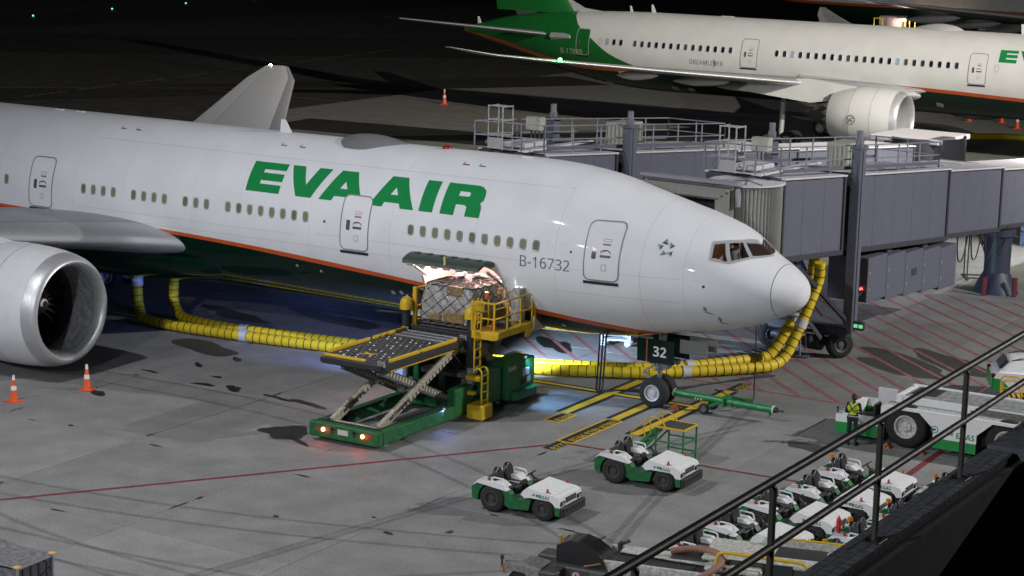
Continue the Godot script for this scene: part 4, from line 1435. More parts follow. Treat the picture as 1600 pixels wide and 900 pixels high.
func bridge() -> Node3D:
	# local frame: -Z runs along the tunnel away from the aircraft, origin on the ground under its aircraft end
	var b := thing("passenger_bridge", "grey passenger bridge docked behind the nose of the loaded airliner", "passenger bridge", Vector3(-5.5, 0, -5.1), -0.067, "passenger bridges")
	var grey := mt(0.12, 0.125, 0.165, 0.55, 0.0, 1, 0.2)
	var dark := mt(0.05, 0.052, 0.065, 0.55, 0.0, 1, 0.3)
	var roofm := mt(0.62, 0.60, 0.64, 0.55, 0.0, 1, 0.25)
	var railm := mt(0.27, 0.27, 0.32, 0.5, 0.1)
	var cream := mt(0.42, 0.43, 0.36, 0.5)
	var canvas := mt(0.24, 0.24, 0.22, 0.85, 0.0, 1, 0.5)
	var top := func(z: float) -> float: return 7.9 + z * 0.073
	# tunnel sections: z from, z to, half width, extra height
	var secs := [[-0.6, -5.95, 1.62, 0.02], [-6.85, -16.4, 1.62, 0.02], [-16.4, -22.9, 1.5, -0.08], [-22.9, -37.0, 1.38, -0.2]]
	for e in secs:
		var m := M.new()
		var rows := []
		var y0 = top.call(e[0]) as float + e[3]
		var y1 = top.call(e[1]) as float + e[3]
		var H := 3.05 + e[3] * 1.6 as float
		for s in [-1.0, 1.0]:
			m = M.new()
			# corrugated side panels, each with a shallow seam
			var L := absf(e[1] - e[0]) as float
			var k := int(ceil(L / 2.2))
			for i in k:
				var za := lerpf(e[0], e[1], float(i) / k)
				var zb := lerpf(e[0], e[1], float(i + 1) / k)
				var ya := lerpf(y0, y1, float(i) / k)
				var yb := lerpf(y0, y1, float(i + 1) / k)
				var g := 0.012
				var pan := M.new()
				pan.face([Vector3(s * e[2], ya, za - g), Vector3(s * e[2], yb, zb + g), Vector3(s * e[2], yb - H, zb + g), Vector3(s * e[2], ya - H, za - g)], Vector3(s, 0, 0))
				pan.face([Vector3(s * e[2], ya, zb + g), Vector3(s * (e[2] - 0.01), ya, zb), Vector3(s * (e[2] - 0.02), yb - H, zb), Vector3(s * e[2], yb - H, zb + g)], Vector3(s, 0, -0.5))
				pan.face([Vector3(s * e[2], ya, za - g), Vector3(s * (e[2] - 0.02), ya, za), Vector3(s * (e[2] - 0.02), yb - H, za), Vector3(s * e[2], yb - H, za - g)], Vector3(s, 0, 0.5))
				put("side_panel", pan, grey, b)
			var fl := M.new()
			bar(fl, Vector3(s * (e[2] + 0.02), y0 + 0.0, e[0]), Vector3(s * (e[2] + 0.02), y1 + 0.0, e[1]), 0.2, 0.08, 0.02)
			put("roof_flashing", fl, roofm, b)
			bar(m, Vector3(s * (e[2] + 0.02), y0 - H, e[0]), Vector3(s * (e[2] + 0.02), y1 - H, e[1]), 0.14, 0.2, 0.02)
			for z in [e[0] - 0.08, e[1] + 0.08]:
				var yy = top.call(z) as float + e[3]
				m.box(Vector3(s * (e[2] + 0.03), yy - H * 0.5, z), Vector3(0.12, H, 0.14), 0.02)
			put("tunnel_frame", m, dark, b)
		var r := M.new()
		r.face([Vector3(-e[2], y0 + 0.045, e[0]), Vector3(e[2], y0 + 0.045, e[0]), Vector3(e[2], y1 + 0.045, e[1]), Vector3(-e[2], y1 + 0.045, e[1])], Vector3.UP)
		put("tunnel_roof", r, roofm, b)
		var f := M.new()
		f.face([Vector3(-e[2], y0 - H, e[0]), Vector3(e[2], y0 - H, e[0]), Vector3(e[2], y1 - H, e[1]), Vector3(-e[2], y1 - H, e[1])], Vector3.DOWN)
		f.face([Vector3(-e[2], y0, e[0]), Vector3(e[2], y0, e[0]), Vector3(e[2], y0 - H, e[0]), Vector3(-e[2], y0 - H, e[0])], Vector3.BACK)
		put("tunnel_floor", f, dark, b)
	# far rotunda
	var yr := top.call(-39.0) as float
	put("far_rotunda", M.new().cyl(Vector3(0, yr - 3.0, -41.6), Vector3(0, yr + 0.05, -41.6), 2.3, 2.3, 28, false), dark, b)
	put("rotunda_roof", M.new().box(Vector3(-0.4, yr - 0.1, -41.8), Vector3(4.2, 0.3, 4.4), 0.04), roofm, b)
	put("rotunda_column", M.new().cyl(Vector3(0, 0, -41.6), Vector3(0, yr - 3.0, -41.6), 0.7, 0.7, 20), mt(0.05, 0.06, 0.09, 0.5), b)
	# cab: round fluted curtain wall and the canopy that closes on the fuselage
	var cy := 7.92
	var cab := M.new()
	var flm := M.new()
	var rows2 := [[], []]
	for i in 61:
		var a := lerpf(-2.5, 0.65, i / 60.0)
		var rr := 1.32 + (0.03 if i % 2 == 0 else -0.03)
		for k in 2:
			rows2[k].append(Vector3(0.5 + sin(a + PI * 0.5) * rr, cy - 0.2 - 2.95 * k, 0.1 + cos(a + PI * 0.5) * rr))
	for i in 60:
		var nn: Vector3 = (rows2[0][i] + rows2[0][i + 1]) * 0.5 - Vector3(0.5, cy - 0.2, 0.1)
		flm.face([rows2[0][i], rows2[0][i + 1], rows2[1][i + 1], rows2[1][i]], nn)
	put("cab_curtain", flm, mt(0.25, 0.255, 0.235, 0.6, 0.0, 1, 0.5), b)
	put("cab_roof", M.new().cyl(Vector3(0.5, cy - 0.2, 0.1), Vector3(0.5, cy - 0.12, 0.1), 1.44, 1.44, 36), roofm, b)
	put("cab_floor", M.new().cyl(Vector3(0.5, cy - 3.3, 0.1), Vector3(0.5, cy - 3.12, 0.1), 1.4, 1.4, 36), dark, b)
	var seam := M.new()
	for k in 5:
		var a := -0.9 + 0.45 * k
		bar(seam, Vector3(0.5, cy - 0.11, 0.1), Vector3(0.5 + sin(a) * -1.4, cy - 0.11, 0.1 + cos(a) * 1.4), 0.03, 0.02)
	put("roof_seam", seam, dark, b)
	var hub := M.new()
	hub.box(Vector3(-1.2, cy - 1.75, 1.35), Vector3(3.6, 3.0, 0.5), 0.03)
	put("cab_front", hub, dark, b)
	var can := Node3D.new()
	can.name = "canopy"
	b.add_child(can, true)
	# folded canopy over the door, its upper lip a stiff bar
	var cf := M.new()
	for k in 8:
		var z0 := 1.5 + k * 0.18
		var z1 := z0 + 0.18
		var u0 := 0.0 if k % 2 == 0 else 0.12
		var u1 := 0.12 - u0
		var x0 := -3.2
		var x1 := 0.75
		cf.face([Vector3(x0, cy - 0.2 - u0 - k * 0.03, z0), Vector3(x1, cy - 0.2 - u0 - k * 0.03, z0), Vector3(x1, cy - 0.24 - u1 - k * 0.03, z1), Vector3(x0, cy - 0.24 - u1 - k * 0.03, z1)], Vector3.UP)
		for e in [[x1, 1.0], [x0, -1.0]]:
			cf.face([Vector3(e[0] - u0 * e[1], cy - 0.2 - k * 0.03, z0), Vector3(e[0] - u1 * e[1], cy - 0.24 - k * 0.03, z1), Vector3(e[0] - u1 * e[1], cy - 3.0, z1), Vector3(e[0] - u0 * e[1], cy - 3.0, z0)], Vector3(e[1], 0, 0))
	put("canopy_fold", cf, canvas, can)
	put("canopy_lip", M.new().box(Vector3(-1.15, cy - 0.08, 1.5), Vector3(4.2, 0.14, 0.42), 0.03).box(Vector3(0.9, cy - 0.6, 1.45), Vector3(0.12, 0.7, 0.4), 0.03), mt(0.27, 0.26, 0.3, 0.5), can)
	for k in 3:
		var cs := M.new()
		bar(cs, Vector3(-2.6 + 1.1 * k, cy - 0.32, 1.6), Vector3(-2.0 + 1.1 * k, cy - 0.5, 2.8), 0.05, 0.05)
		put("canopy_stay", cs, mt(0.5, 0.5, 0.52, 0.4, 0.4), can)
	# lift columns
	var col := -6.4
	for s in [1.0, -1.0]:
		var m := M.new()
		m.box(Vector3(s * 1.95, 4.85, col), Vector3(0.42, 7.4, 0.5), 0.03)
		m.box(Vector3(s * 2.18, 4.85, col), Vector3(0.06, 7.3, 0.24), 0.01)
		m.box(Vector3(s * 1.95, 8.6, col), Vector3(0.52, 0.12, 0.62), 0.02)
		put("lift_column", m, grey, b)
		put("column_motor", M.new().cyl(Vector3(s * 1.95, 8.65, col), Vector3(s * 1.95, 8.9, col), 0.17).cyl(Vector3(s * 1.95, 8.9, col), Vector3(s * 1.95, 9.25, col), 0.13).box(Vector3(s * 1.95 + 0.12, 8.8, col + 0.1), Vector3(0.14, 0.2, 0.2), 0.03), mt(0.25, 0.25, 0.28, 0.4, 0.3), b)
		for k in 7:
			put("column_bolt", M.new().cyl(Vector3(s * 1.8, 6.9 + 0.22 * k, col + 0.245), Vector3(s * 1.8, 6.9 + 0.22 * k, col + 0.275), 0.035, 0.035, 8), dark, b)
	# wheel bogie
	var bog := M.new()
	bog.box(Vector3(0, 1.1, col), Vector3(3.9, 0.42, 0.6), 0.04).box(Vector3(0, 0.75, col + 0.3), Vector3(1.4, 0.5, 1.2), 0.05)
	bog.cyl(Vector3(-1.6, 0.6, col), Vector3(1.6, 0.6, col), 0.2).cyl(Vector3(0.2, 0.62, col + 0.3), Vector3(0.9, 0.62, col + 0.3), 0.36).cyl(Vector3(-1.0, 0.62, col + 0.3), Vector3(-0.3, 0.62, col + 0.3), 0.34)
	bar(bog, Vector3(1.9, 1.6, col + 0.2), Vector3(1.2, 4.3, col + 3.6), 0.16, 0.16)
	bar(bog, Vector3(-1.9, 1.6, col + 0.2), Vector3(-1.2, 4.3, col + 3.6), 0.16, 0.16)
	put("bogie", bog, mt(0.06, 0.065, 0.085, 0.5, 0.2, 2, 0.8), b)
	for s in [1.0, -1.0]:
		add_wheel(b, Vector3(s * 1.55, 0.56, col), 0.56, 0.4, mt(0.018, 0.018, 0.019, 0.85, 0.0, 1, 1.5), mt(0.12, 0.12, 0.13, 0.5, 0.2)).rotation.y = 0.9
	put("bogie_guard", M.new().tube(curve_pts([Vector3(0.6, 0.2, col + 1.6), Vector3(0.6, 0.9, col + 1.6), Vector3(0.6, 1.0, col + 1.2), Vector3(0.6, 0.3, col + 1.1)], 0.1), 0.035, 6).tube(curve_pts([Vector3(-0.6, 0.25, col + 1.7), Vector3(0.6, 0.2, col + 1.65), Vector3(1.0, 0.25, col + 1.5)], 0.1), 0.035, 6), railm, b)
	# service stair under the cab
	var stair := Node3D.new()
	stair.name = "service_stair"
	b.add_child(stair, true)
	var sm := M.new()
	for x in [0.5, 1.15]:
		bar(sm, Vector3(x, 0.9, col + 0.9), Vector3(x, 4.4, col + 5.6), 0.05, 0.18)
		sm.cyl(Vector3(x, 1.8, col + 0.9), Vector3(x, 5.0, col + 5.2), 0.025, 0.025, 6)
	put("stringer", sm, mt(0.09, 0.09, 0.1, 0.5, 0.3), stair)
	for k in 12:
		var f := (k + 0.5) / 12.0
		put("tread", M.new().box(Vector3(0.82, lerpf(0.95, 4.4, f), lerpf(col + 0.9, col + 5.6, f)), Vector3(0.62, 0.03, 0.24), 0.005), mt(0.3, 0.3, 0.32, 0.45, 0.5), stair)
	# cab underside: lattice frame and grey box
	put("cab_box", M.new().box(Vector3(0.65, 3.75, -0.9), Vector3(1.9, 1.1, 2.6), 0.03), grey, b)
	var fr := M.new()
	for x in [-0.3, 0.6, 1.3]:
		fr.box(Vector3(x, 4.6, -0.2), Vector3(0.1, 0.6, 0.1)).box(Vector3(x + 0.15, 4.6, -1.9), Vector3(0.1, 0.6, 0.1))
	fr.box(Vector3(0.65, 4.36, -0.9), Vector3(2.1, 0.1, 2.8), 0.02)
	put("cab_frame", fr, dark, b)
	# hung air-conditioning cabinet
	var ac := Node3D.new()
	ac.name = "air_cabinet"
	b.add_child(ac, true)
	for k in 5:
		var z := -8.3 - 1.84 * k
		var yb := top.call(z - 0.8) as float - 3.12
		put("cabinet_panel", M.new().box(Vector3(0.85, yb - 1.2, z - 0.9), Vector3(1.8, 1.85, 1.81), 0.02), grey, ac)
		put("cabinet_latch", M.new().box(Vector3(1.76, yb - 0.9, z - 0.15), Vector3(0.02, 0.1, 0.07)).box(Vector3(1.76, yb - 1.6, z - 0.15), Vector3(0.02, 0.1, 0.07)), mt(0.5, 0.5, 0.5, 0.4, 0.3), ac)
		if k % 2 == 1:
			put("hanger", M.new().box(Vector3(1.2, yb - 0.13, z - 0.9), Vector3(0.5, 0.3, 0.5), 0.06), grey, ac)
	put("cabinet_vent", M.new().box(Vector3(1.76, top.call(-12.9) as float - 4.3, -12.9), Vector3(0.03, 0.3, 0.5), 0.01), dark, ac)
	put("cabinet_lamp", M.new().cyl(Vector3(1.5, 2.55, -8.29), Vector3(1.5, 2.55, -8.22), 0.06), glow(1.0, 0.06, 0.05, 6.0), ac)
	put("drain_hose", M.new().tube(curve_pts([Vector3(1.3, 4.3, -8.0), Vector3(1.3, 2.9, -7.9), Vector3(1.45, 2.3, -8.0), Vector3(1.55, 2.5, -8.25)], 0.1), 0.06, 8), mt(0.02, 0.02, 0.02, 0.5), ac)
	put("bridge_floodlight", M.new().box(Vector3(2.5, 1.5, col + 0.3), Vector3(0.5, 0.35, 0.18), 0.04), mt(0.05, 0.06, 0.05, 0.5), b)
	put("lamp_face", M.new().box(Vector3(2.4, 1.5, col + 0.4), Vector3(0.16, 0.14, 0.02)).box(Vector3(2.62, 1.5, col + 0.4), Vector3(0.16, 0.14, 0.02)), glow(0.3, 1.0, 0.45, 0.6), b)
	# roof walkway: rails, kerb boards, boxes, ladder cage
	var rl := M.new()
	var P := func(x: float, z: float) -> Vector3: return Vector3(x, top.call(z) as float + 0.1, z)
	rail_run(rl, [P.call(1.5, -0.6), P.call(1.5, -15.4)], [0.55, 1.1], 0.028, 2.2)
	rail_run(rl, [P.call(-1.5, -1.0), P.call(-1.5, -15.4)], [0.55, 1.1], 0.028, 2.2)
	rail_run(rl, [P.call(1.5, -15.4), P.call(-1.5, -15.4)], [0.55, 1.1], 0.028, 1.5)
	rail_run(rl, [P.call(1.5, -0.6), P.call(0.6, -0.3), P.call(-1.2, 0.4), P.call(-1.5, -1.0)], [0.55, 1.1], 0.028, 1.4)
	put("roof_rail", rl, railm, b)
	for x in [1.52, -1.52]:
		var kb := M.new()
		bar(kb, P.call(x, -0.8) + Vector3(0, 0.2, 0), P.call(x, -15.4) + Vector3(0, 0.2, 0), 0.04, 0.14)
		put("kick_board", kb, grey, b)
	var lc := M.new()
	for x in [-0.75, -0.05]:
		for z in [-0.6, 0.1]:
			lc.cyl(P.call(x, z), P.call(x, z) + Vector3(0, 1.75, 0), 0.03, 0.03, 6)
	for y in [0.6, 1.2, 1.75]:
		lc.box(P.call(-0.4, 0.1) + Vector3(0, y, 0), Vector3(0.75, 0.05, 0.05)).box(P.call(-0.4, -0.6) + Vector3(0, y, 0), Vector3(0.75, 0.05, 0.05)).box(P.call(-0.75, -0.25) + Vector3(0, y, 0), Vector3(0.05, 0.05, 0.75)).box(P.call(-0.05, -0.25) + Vector3(0, y, 0), Vector3(0.05, 0.05, 0.75))
	lc.box(P.call(-0.4, 0.1) + Vector3(0, 0.25, 0), Vector3(0.75, 0.45, 0.03))
	put("roof_hatch_cage", lc, mt(0.36, 0.36, 0.36, 0.5), b)
	var jb := M.new()
	jb.box(P.call(-0.7, -3.2) + Vector3(0, 1.0, 0), Vector3(0.75, 0.55, 0.4), 0.03)
	put("junction_box", jb, cream, b)
	for k in 3:
		var jl := M.new()
		jl.cyl(P.call(-0.9 + 0.2 * k, -3.2), P.call(-0.9 + 0.2 * k, -3.2) + Vector3(0, 0.75, 0), 0.035, 0.035, 6)
		put("junction_conduit", jl, dark, b)
	for z in [-8.6]:
		var acu := put("roof_air_unit", M.new().box(P.call(0.3, z) + Vector3(0, 0.62, 0), Vector3(1.0, 1.0, 1.5), 0.04), cream, b)
		var sl := M.new()
		for k in 7:
			sl.box(P.call(0.82, z) + Vector3(0, 0.62, -0.6 + k * 0.2), Vector3(0.04, 0.8, 0.05))
		for k in 5:
			sl.box(P.call(0.3, z) + Vector3(-0.4 + k * 0.2, 0.62, 0.77), Vector3(0.05, 0.8, 0.04))
		put("slat", sl, mt(0.3, 0.31, 0.27, 0.5), acu)
	put("pedestal", M.new().cyl(Vector3(1.0, 0, -24.3), Vector3(1.0, 2.95, -24.3), 0.62, 0.62, 24).cyl(Vector3(1.0, 2.75, -24.3), Vector3(1.0, 3.05, -24.3), 0.78, 0.78, 24).cyl(Vector3(1.0, 0, -24.3), Vector3(1.0, 1.0, -24.3), 1.15, 0.64, 8), mt(0.03, 0.035, 0.06, 0.5), b)
	for k in 2:
		var aa := 0.5 + k * 1.1
		put("pedestal_bollard", M.new().cyl(Vector3(1.0 + cos(aa) * 1.35, 0, -24.3 + sin(aa) * 1.35), Vector3(1.0 + cos(aa) * 1.35, 0.9, -24.3 + sin(aa) * 1.35), 0.12, 0.12, 12), mt(0.12, 0.012, 0.02, 0.6), b)
	put("roof_tray", M.new().box(P.call(0.9, -2.6) + Vector3(0, 0.2, 0), Vector3(0.12, 0.08, 5.0)).box(P.call(0.6, -2.6) + Vector3(0, 0.17, 0), Vector3(0.3, 0.06, 4.6)).box(P.call(-0.6, -2.3) + Vector3(0, 0.18, 0), Vector3(1.1, 0.2, 1.6), 0.03), roofm, b)
	for k in 6:
		put("roof_batten", M.new().box(P.call(0.5, -10.0 - k * 2.0) + Vector3(0, 0.07, 0), Vector3(2.0, 0.03, 0.06)), mt(0.45, 0.44, 0.47, 0.5), b)
	for k in 4:
		var cbl := M.new()
		var z := -18.0 - 1.6 * k
		cbl.tube(curve_pts([Vector3(1.5, top.call(z) as float - 3.0, z), Vector3(1.5, top.call(z) as float - 4.3, z - 0.5), Vector3(1.5, top.call(z) as float - 3.0, z - 1.3)], 0.15), 0.03, 6)
		put("loop_cable", cbl, mt(0.02, 0.02, 0.02, 0.6), b)
	return b

# ---------------------------------------------------------------- apron

func blob(cx: float, cz: float, rx: float, rz: float, turn := 0.0, ragged := 0.3) -> PackedVector2Array:
	var p := PackedVector2Array()
	var ph := []
	for k in 5:
		ph.append([rng.randf() * TAU, rng.randf_range(0.2, 1.0) * ragged / (k + 1.0)])
	for i in 36:
		var a := TAU * i / 36
		var r := 1.0
		for k in 5:
			r += sin(a * (k + 2) + ph[k][0]) * ph[k][1]
		var q := Vector2(cos(a) * rx * r, sin(a) * rz * r).rotated(turn)
		p.append(Vector2(cx, cz) + q)
	return p

func strip(x0: float, z0: float, x1: float, z1: float, w: float) -> PackedVector2Array:
	var a := Vector2(x0, z0)
	var b := Vector2(x1, z1)
	var n := (b - a).orthogonal().normalized() * w * 0.5
	return PackedVector2Array([a + n, b + n, b - n, a - n])

func ground_text(parent: Node, s: String, h: float, x: float, z: float, mat: Material, y: float):
	# read along -Z, its head towards -X
	var m := put("lettering", text_mesh(s, h, false), mat, parent)
	m.transform = Transform3D(Basis(Vector3(0, 0, -1), Vector3(-1, 0, 0), Vector3(0, 1, 0)), Vector3(x, y, z))

func concrete(k: int) -> StandardMaterial3D:
	var key := "concrete%d" % k
	if mats.has(key):
		return mats[key]
	var t: float = [1.0, 0.93, 1.05, 0.9, 0.97, 1.03][k]
	var m := StandardMaterial3D.new()
	m.albedo_color = Color(0.33 * t, 0.328 * t, 0.325 * t).linear_to_srgb()
	m.albedo_texture = noise_tex("stone", 0.006, 0.86, 1.0, 7, 1024)
	m.uv1_triplanar = true
	m.uv1_world_triplanar = true
	m.uv1_scale = Vector3.ONE * 0.085
	m.detail_enabled = true
	m.detail_blend_mode = BaseMaterial3D.BLEND_MODE_MUL
	m.detail_albedo = noise_tex("speck", 0.22, 0.80, 1.0, 3, 512)
	m.detail_uv_layer = BaseMaterial3D.DETAIL_UV_1
	m.roughness = 0.78
	m.roughness_texture = noise_tex("rough", 0.03, 0.75, 1.0, 4)
	mats[key] = m
	return m

func apron():
	var asphalt := mt(0.04, 0.039, 0.036, 0.85, 0.0, 2, 0.05)
	var base := M.new()
	base.face([Vector3(-1500, -0.03, -1800), Vector3(900, -0.03, -1800), Vector3(900, -0.03, 600), Vector3(-1500, -0.03, 600)], Vector3.UP)
	var ap := structure("apron", base, asphalt)
	# concrete slabs of the stand, each a piece of its own
	var kinds := []
	var sx := 5.95
	var sz := 7.1
	var slab := M.new()
	slab.box(Vector3(0, -0.06, 0), Vector3(sx - 0.028, 0.12, sz - 0.028), 0.008)
	var sm := slab.mesh()
	for i in range(-8, 4):
		for j in range(-6, 5):
			var o := put("concrete_slab", sm, concrete(rng.randi() % 6), ap)
			o.position = Vector3(-12.0 + sx * (i + 0.5), rng.randf_range(-0.003, 0.0), 14.75 + sz * (j + 0.5))
	# plain concrete beyond
	var far := M.new()
	var X0 := -12.0 - sx * 8
	var X1 := -12.0 + sx * 4
	var Z0 := 14.75 - sz * 6
	var Z1 := 14.75 + sz * 5
	for e in [[X0 - 16.0, Z0, X0 - 0.02, Z1], [X0 - 16.0, Z0 - 110.0, X1 + 60.0, Z0 - 0.02], [X1 + 0.02, Z0, X1 + 60.0, Z1]]:
		far.face([Vector3(e[0], -0.004, e[1]), Vector3(e[2], -0.004, e[1]), Vector3(e[2], -0.004, e[3]), Vector3(e[0], -0.004, e[3])], Vector3.UP)
	var fc := concrete(3).duplicate() as StandardMaterial3D
	fc.albedo_color = Color(0.32, 0.312, 0.29).linear_to_srgb()
	structure("far_apron", far, fc)
	var rubber := mt(0.018, 0.017, 0.015, 0.8, 0.0, 2, 0.1)
	var tx := M.new()
	for e in [[-150.0, -95.0, -80.0, -150.0, 26.0], [-120.0, -30.0, -70.0, -110.0, 9.0], [-70.0, -62.0, -20.0, -66.0, 7.0], [-170.0, -60.0, -150.0, -260.0, 18.0]]:
		tx.sheet(strip(e[0], e[1], e[2], e[3], e[4]), 0.002)
	structure("asphalt_lane", tx, rubber)
	var far_line := M.new()
	for k in 44:
		var f := k / 44.0
		if k % 5 == 4:
			continue
		var a := Vector2(-97.5, -62).lerp(Vector2(-104.0, -126.0), f)
		var b := Vector2(-97.5, -62).lerp(Vector2(-104.0, -126.0), f + 0.8 / 44.0)
		far_line.sheet(strip(a.x, a.y, b.x, b.y, 0.28), 0.006)
	structure("taxiway_line", far_line, mt(0.2, 0.2, 0.18, 0.7))
	var fy := M.new()
	fy.sheet(strip(-90.0, -77.2, -57.0, -77.9, 0.16), 0.005).sheet(strip(-57.0, -77.9, -30.0, -79.5, 0.16), 0.005)
	fy.sheet(strip(-110.0, -60.0, -72.0, -97.0, 0.2), 0.005)
	structure("taxiway_line", fy, mt(0.36, 0.24, 0.03, 0.7))
	# painted markings
	var yel := mt(0.6, 0.41, 0.025, 0.7, 0.0, 1, 0.6)
	var blk := mt(0.018, 0.018, 0.018, 0.75, 0.0, 1, 0.6)
	var red := mt(0.27, 0.035, 0.045, 0.7, 0.0, 2, 0.5)
	var pink := mt(0.42, 0.15, 0.17, 0.7, 0.0, 2, 0.7)
	var wht := mt(0.55, 0.55, 0.53, 0.7, 0.0, 2, 0.8)
	var bb := M.new()
	var yy := M.new()
	bb.sheet(strip(-60, -0.1, -4.55, -0.62, 0.55), 0.004)
	yy.sheet(strip(-60, -0.1, -4.55, -0.62, 0.22), 0.008)
	# stop bars: x, z from, z to
	for e in [[-8.15, 2.95, -3.0], [-6.22, 2.75, -0.35], [-4.68, 4.2, -3.55]]:
		bb.sheet(strip(e[0], e[1], e[0], e[2], 0.72), 0.0045)
		yy.sheet(strip(e[0], e[1] - 0.02, e[0], e[2], 0.34), 0.0085)
	var signs := structure("stop_bar", bb, blk)
	put("yellow_line", yy, yel, signs)
	var fb := M.new()
	var fk := M.new()
	for e in [[-7.9, 4.3, 3.0], [-6.15, 6.42, 2.8]]:
		fb.sheet(strip(e[0], e[1], e[0], e[2], 0.68), 0.0092)
		fk.sheet(strip(e[0], e[1] - 0.09, e[0], e[2] + 0.09, 0.51), 0.0125)
	for e in [[-6.15, 7.47, 6.44], [-4.66, -3.7, -4.95], [-14.45, -3.3, -4.5]]:
		fk.sheet(strip(e[0], e[1], e[0], e[2], 0.5), 0.0125)
	put("sign_border", fb, yel, signs)
	put("sign_field", fk, blk, signs)
	ground_text(signs, "B788", 0.3, -7.76, 3.65, yel, 0.014)
	ground_text(signs, "B744 B78X B789", 0.3, -6.02, 4.61, yel, 0.014)
	ground_text(signs, "B777", 0.3, -6.02, 6.95, yel, 0.014)
	ground_text(signs, "A333", 0.34, -4.53, -4.33, yel, 0.014)
	ground_text(signs, "A333", 0.34, -14.32, -3.9, yel, 0.014)
	var rr := M.new()
	rr.sheet(strip(-30.0, 41.6, -6.42, 7.0, 0.16), 0.0042)
	rr.sheet(strip(-5.9, 6.5, 12.0, 5.6, 0.16), 0.0042)
	rr.sheet(strip(4.9, 4.2, 4.75, -1.2, 0.24), 0.0046)
	structure("red_line", rr, red)
	var pk := M.new()
	var zone := pv([[-22, -4.5], [0.2, -4.3], [3.0, -8.4], [3.0, -27.0], [-22, -27.0]])
	for k in range(-14, 20):
		var c := 0.6 + 1.57 * k
		for q in Geometry2D.intersect_polygons(strip(-30.0, -30.0 - c, 10.0, 10.0 - c, 0.17), zone):
			pk.sheet(q, 0.0052)
	pk.sheet(strip(-9.0, -4.42, 0.2, -4.25, 0.15), 0.0056).sheet(strip(0.2, -4.25, 3.0, -8.4, 0.15), 0.0056).sheet(strip(3.0, -8.4, 3.0, -27.0, 0.15), 0.0056)
	structure("hatch_marking", pk, pink)
	var zb := M.new()
	zb.sheet(strip(-8.0, -6.5, -6.2, -11.6, 0.75), 0.0062)
	structure("walkway_strip", zb, mt(0.03, 0.03, 0.032, 0.8))
	var zw := M.new()
	for k in 13:
		var a := Vector2(-8.0, -6.5).lerp(Vector2(-6.2, -11.6), (k + 0.4) / 13.0)
		zw.sheet(strip(a.x - 0.34, a.y - 0.12, a.x + 0.34, a.y + 0.12, 0.13), 0.0096)
	structure("walkway_bar", zw, wht)
	var pb := M.new()
	pb.sheet(strip(3.1, -10.6, 3.1, -8.4, 0.13), 0.0058).sheet(strip(3.1, -8.4, 6.5, -6.9, 0.13), 0.0062)
	structure("parking_line", pb, wht)
	# oil, water and wear: patches with an outline of their own
	var wet := mt(0.035, 0.034, 0.03, 0.35, 0.0, 2, 0.9)
	var damp := mt(0.085, 0.083, 0.075, 0.5, 0.0, 2, 0.7)
	var st := M.new()
	for e in [[-14.5, 10.9, 0.95, 0.75, 0.3], [-13.6, 11.5, 0.7, 0.16, 0.5], [-19.77, 7.15, 0.45, 0.28, 0.6], [-17.6, 7.3, 0.75, 0.13, 0.2], [-16.6, 7.28, 0.5, 0.1, 0.2], [-23.25, 10.6, 0.34, 0.3, 0.0], [-21.05, 7.3, 0.5, 0.16, -0.2], [-23.21, 5.0, 0.35, 0.15, 0.5], [-21.4, 6.1, 0.3, 0.1, 0.0], [-9.13, -9.9, 0.4, 0.2, 0.1], [-20.91, 14.5, 0.16, 0.06, 0.0], [-23.98, 6.9, 0.5, 0.08, 0.1], [-22.6, 3.4, 0.5, 0.12, 0.9], [-13.9, -6.4, 1.5, 0.5, 0.9], [-4.0, 16.9, 0.14, 0.1, 0.0], [-5.4, 18.0, 0.2, 0.1, 0.2], [-9.0, 18.6, 0.12, 0.08, 0.0], [-6.6, 17.0, 0.08, 0.06, 0.0]]:
		st.sheet(blob(e[0], e[1], e[2], e[3], e[4], 0.42), 0.0032)
	structure("oil_stain", st, wet)
	var dp := M.new()
	for e in [[-25.0, 2.5, 1.8, 0.8, 0.15], [-24.0, -5.0, 2.6, 0.7, 0.3], [-28.0, -3.2, 2.0, 0.6, 0.2], [-16.2, 7.35, 1.0, 0.2, 0.2], [-2.4, 8.1, 1.2, 0.5, -0.6], [0.6, -13.2, 2.2, 1.0, 0.7], [-1.0, -11.8, 3.0, 1.1, 0.5], [1.0, 2.0, 0.9, 0.5, 0.0]]:
		dp.sheet(blob(e[0], e[1], e[2], e[3], e[4], 0.3), 0.0026)
	structure("damp_patch", dp, damp)
	# oil drips that collect along the slab joints
	var jd := M.new()
	for k in 34:
		var along := rng.randf() < 0.5
		var x := -12.0 + sx * (rng.randi_range(-3, 2))
		var z := 14.75 + sz * (rng.randi_range(-3, 2))
		if along:
			x += rng.randf_range(-3, 3)
		else:
			z += rng.randf_range(-3.4, 3.4)
		jd.sheet(blob(x, z, rng.randf_range(0.08, 0.4) if along else 0.06, 0.05 if along else rng.randf_range(0.08, 0.4), 0.0, 0.4), 0.0036)
	structure("joint_stain", jd, wet)
	# rubber left by turning wheels, thin enough to let the concrete through
	var tm := StandardMaterial3D.new()
	tm.transparency = BaseMaterial3D.TRANSPARENCY_ALPHA
	tm.albedo_color = Color(0.05, 0.05, 0.05, 0.16)
	tm.roughness = 0.9
	var ty := M.new()
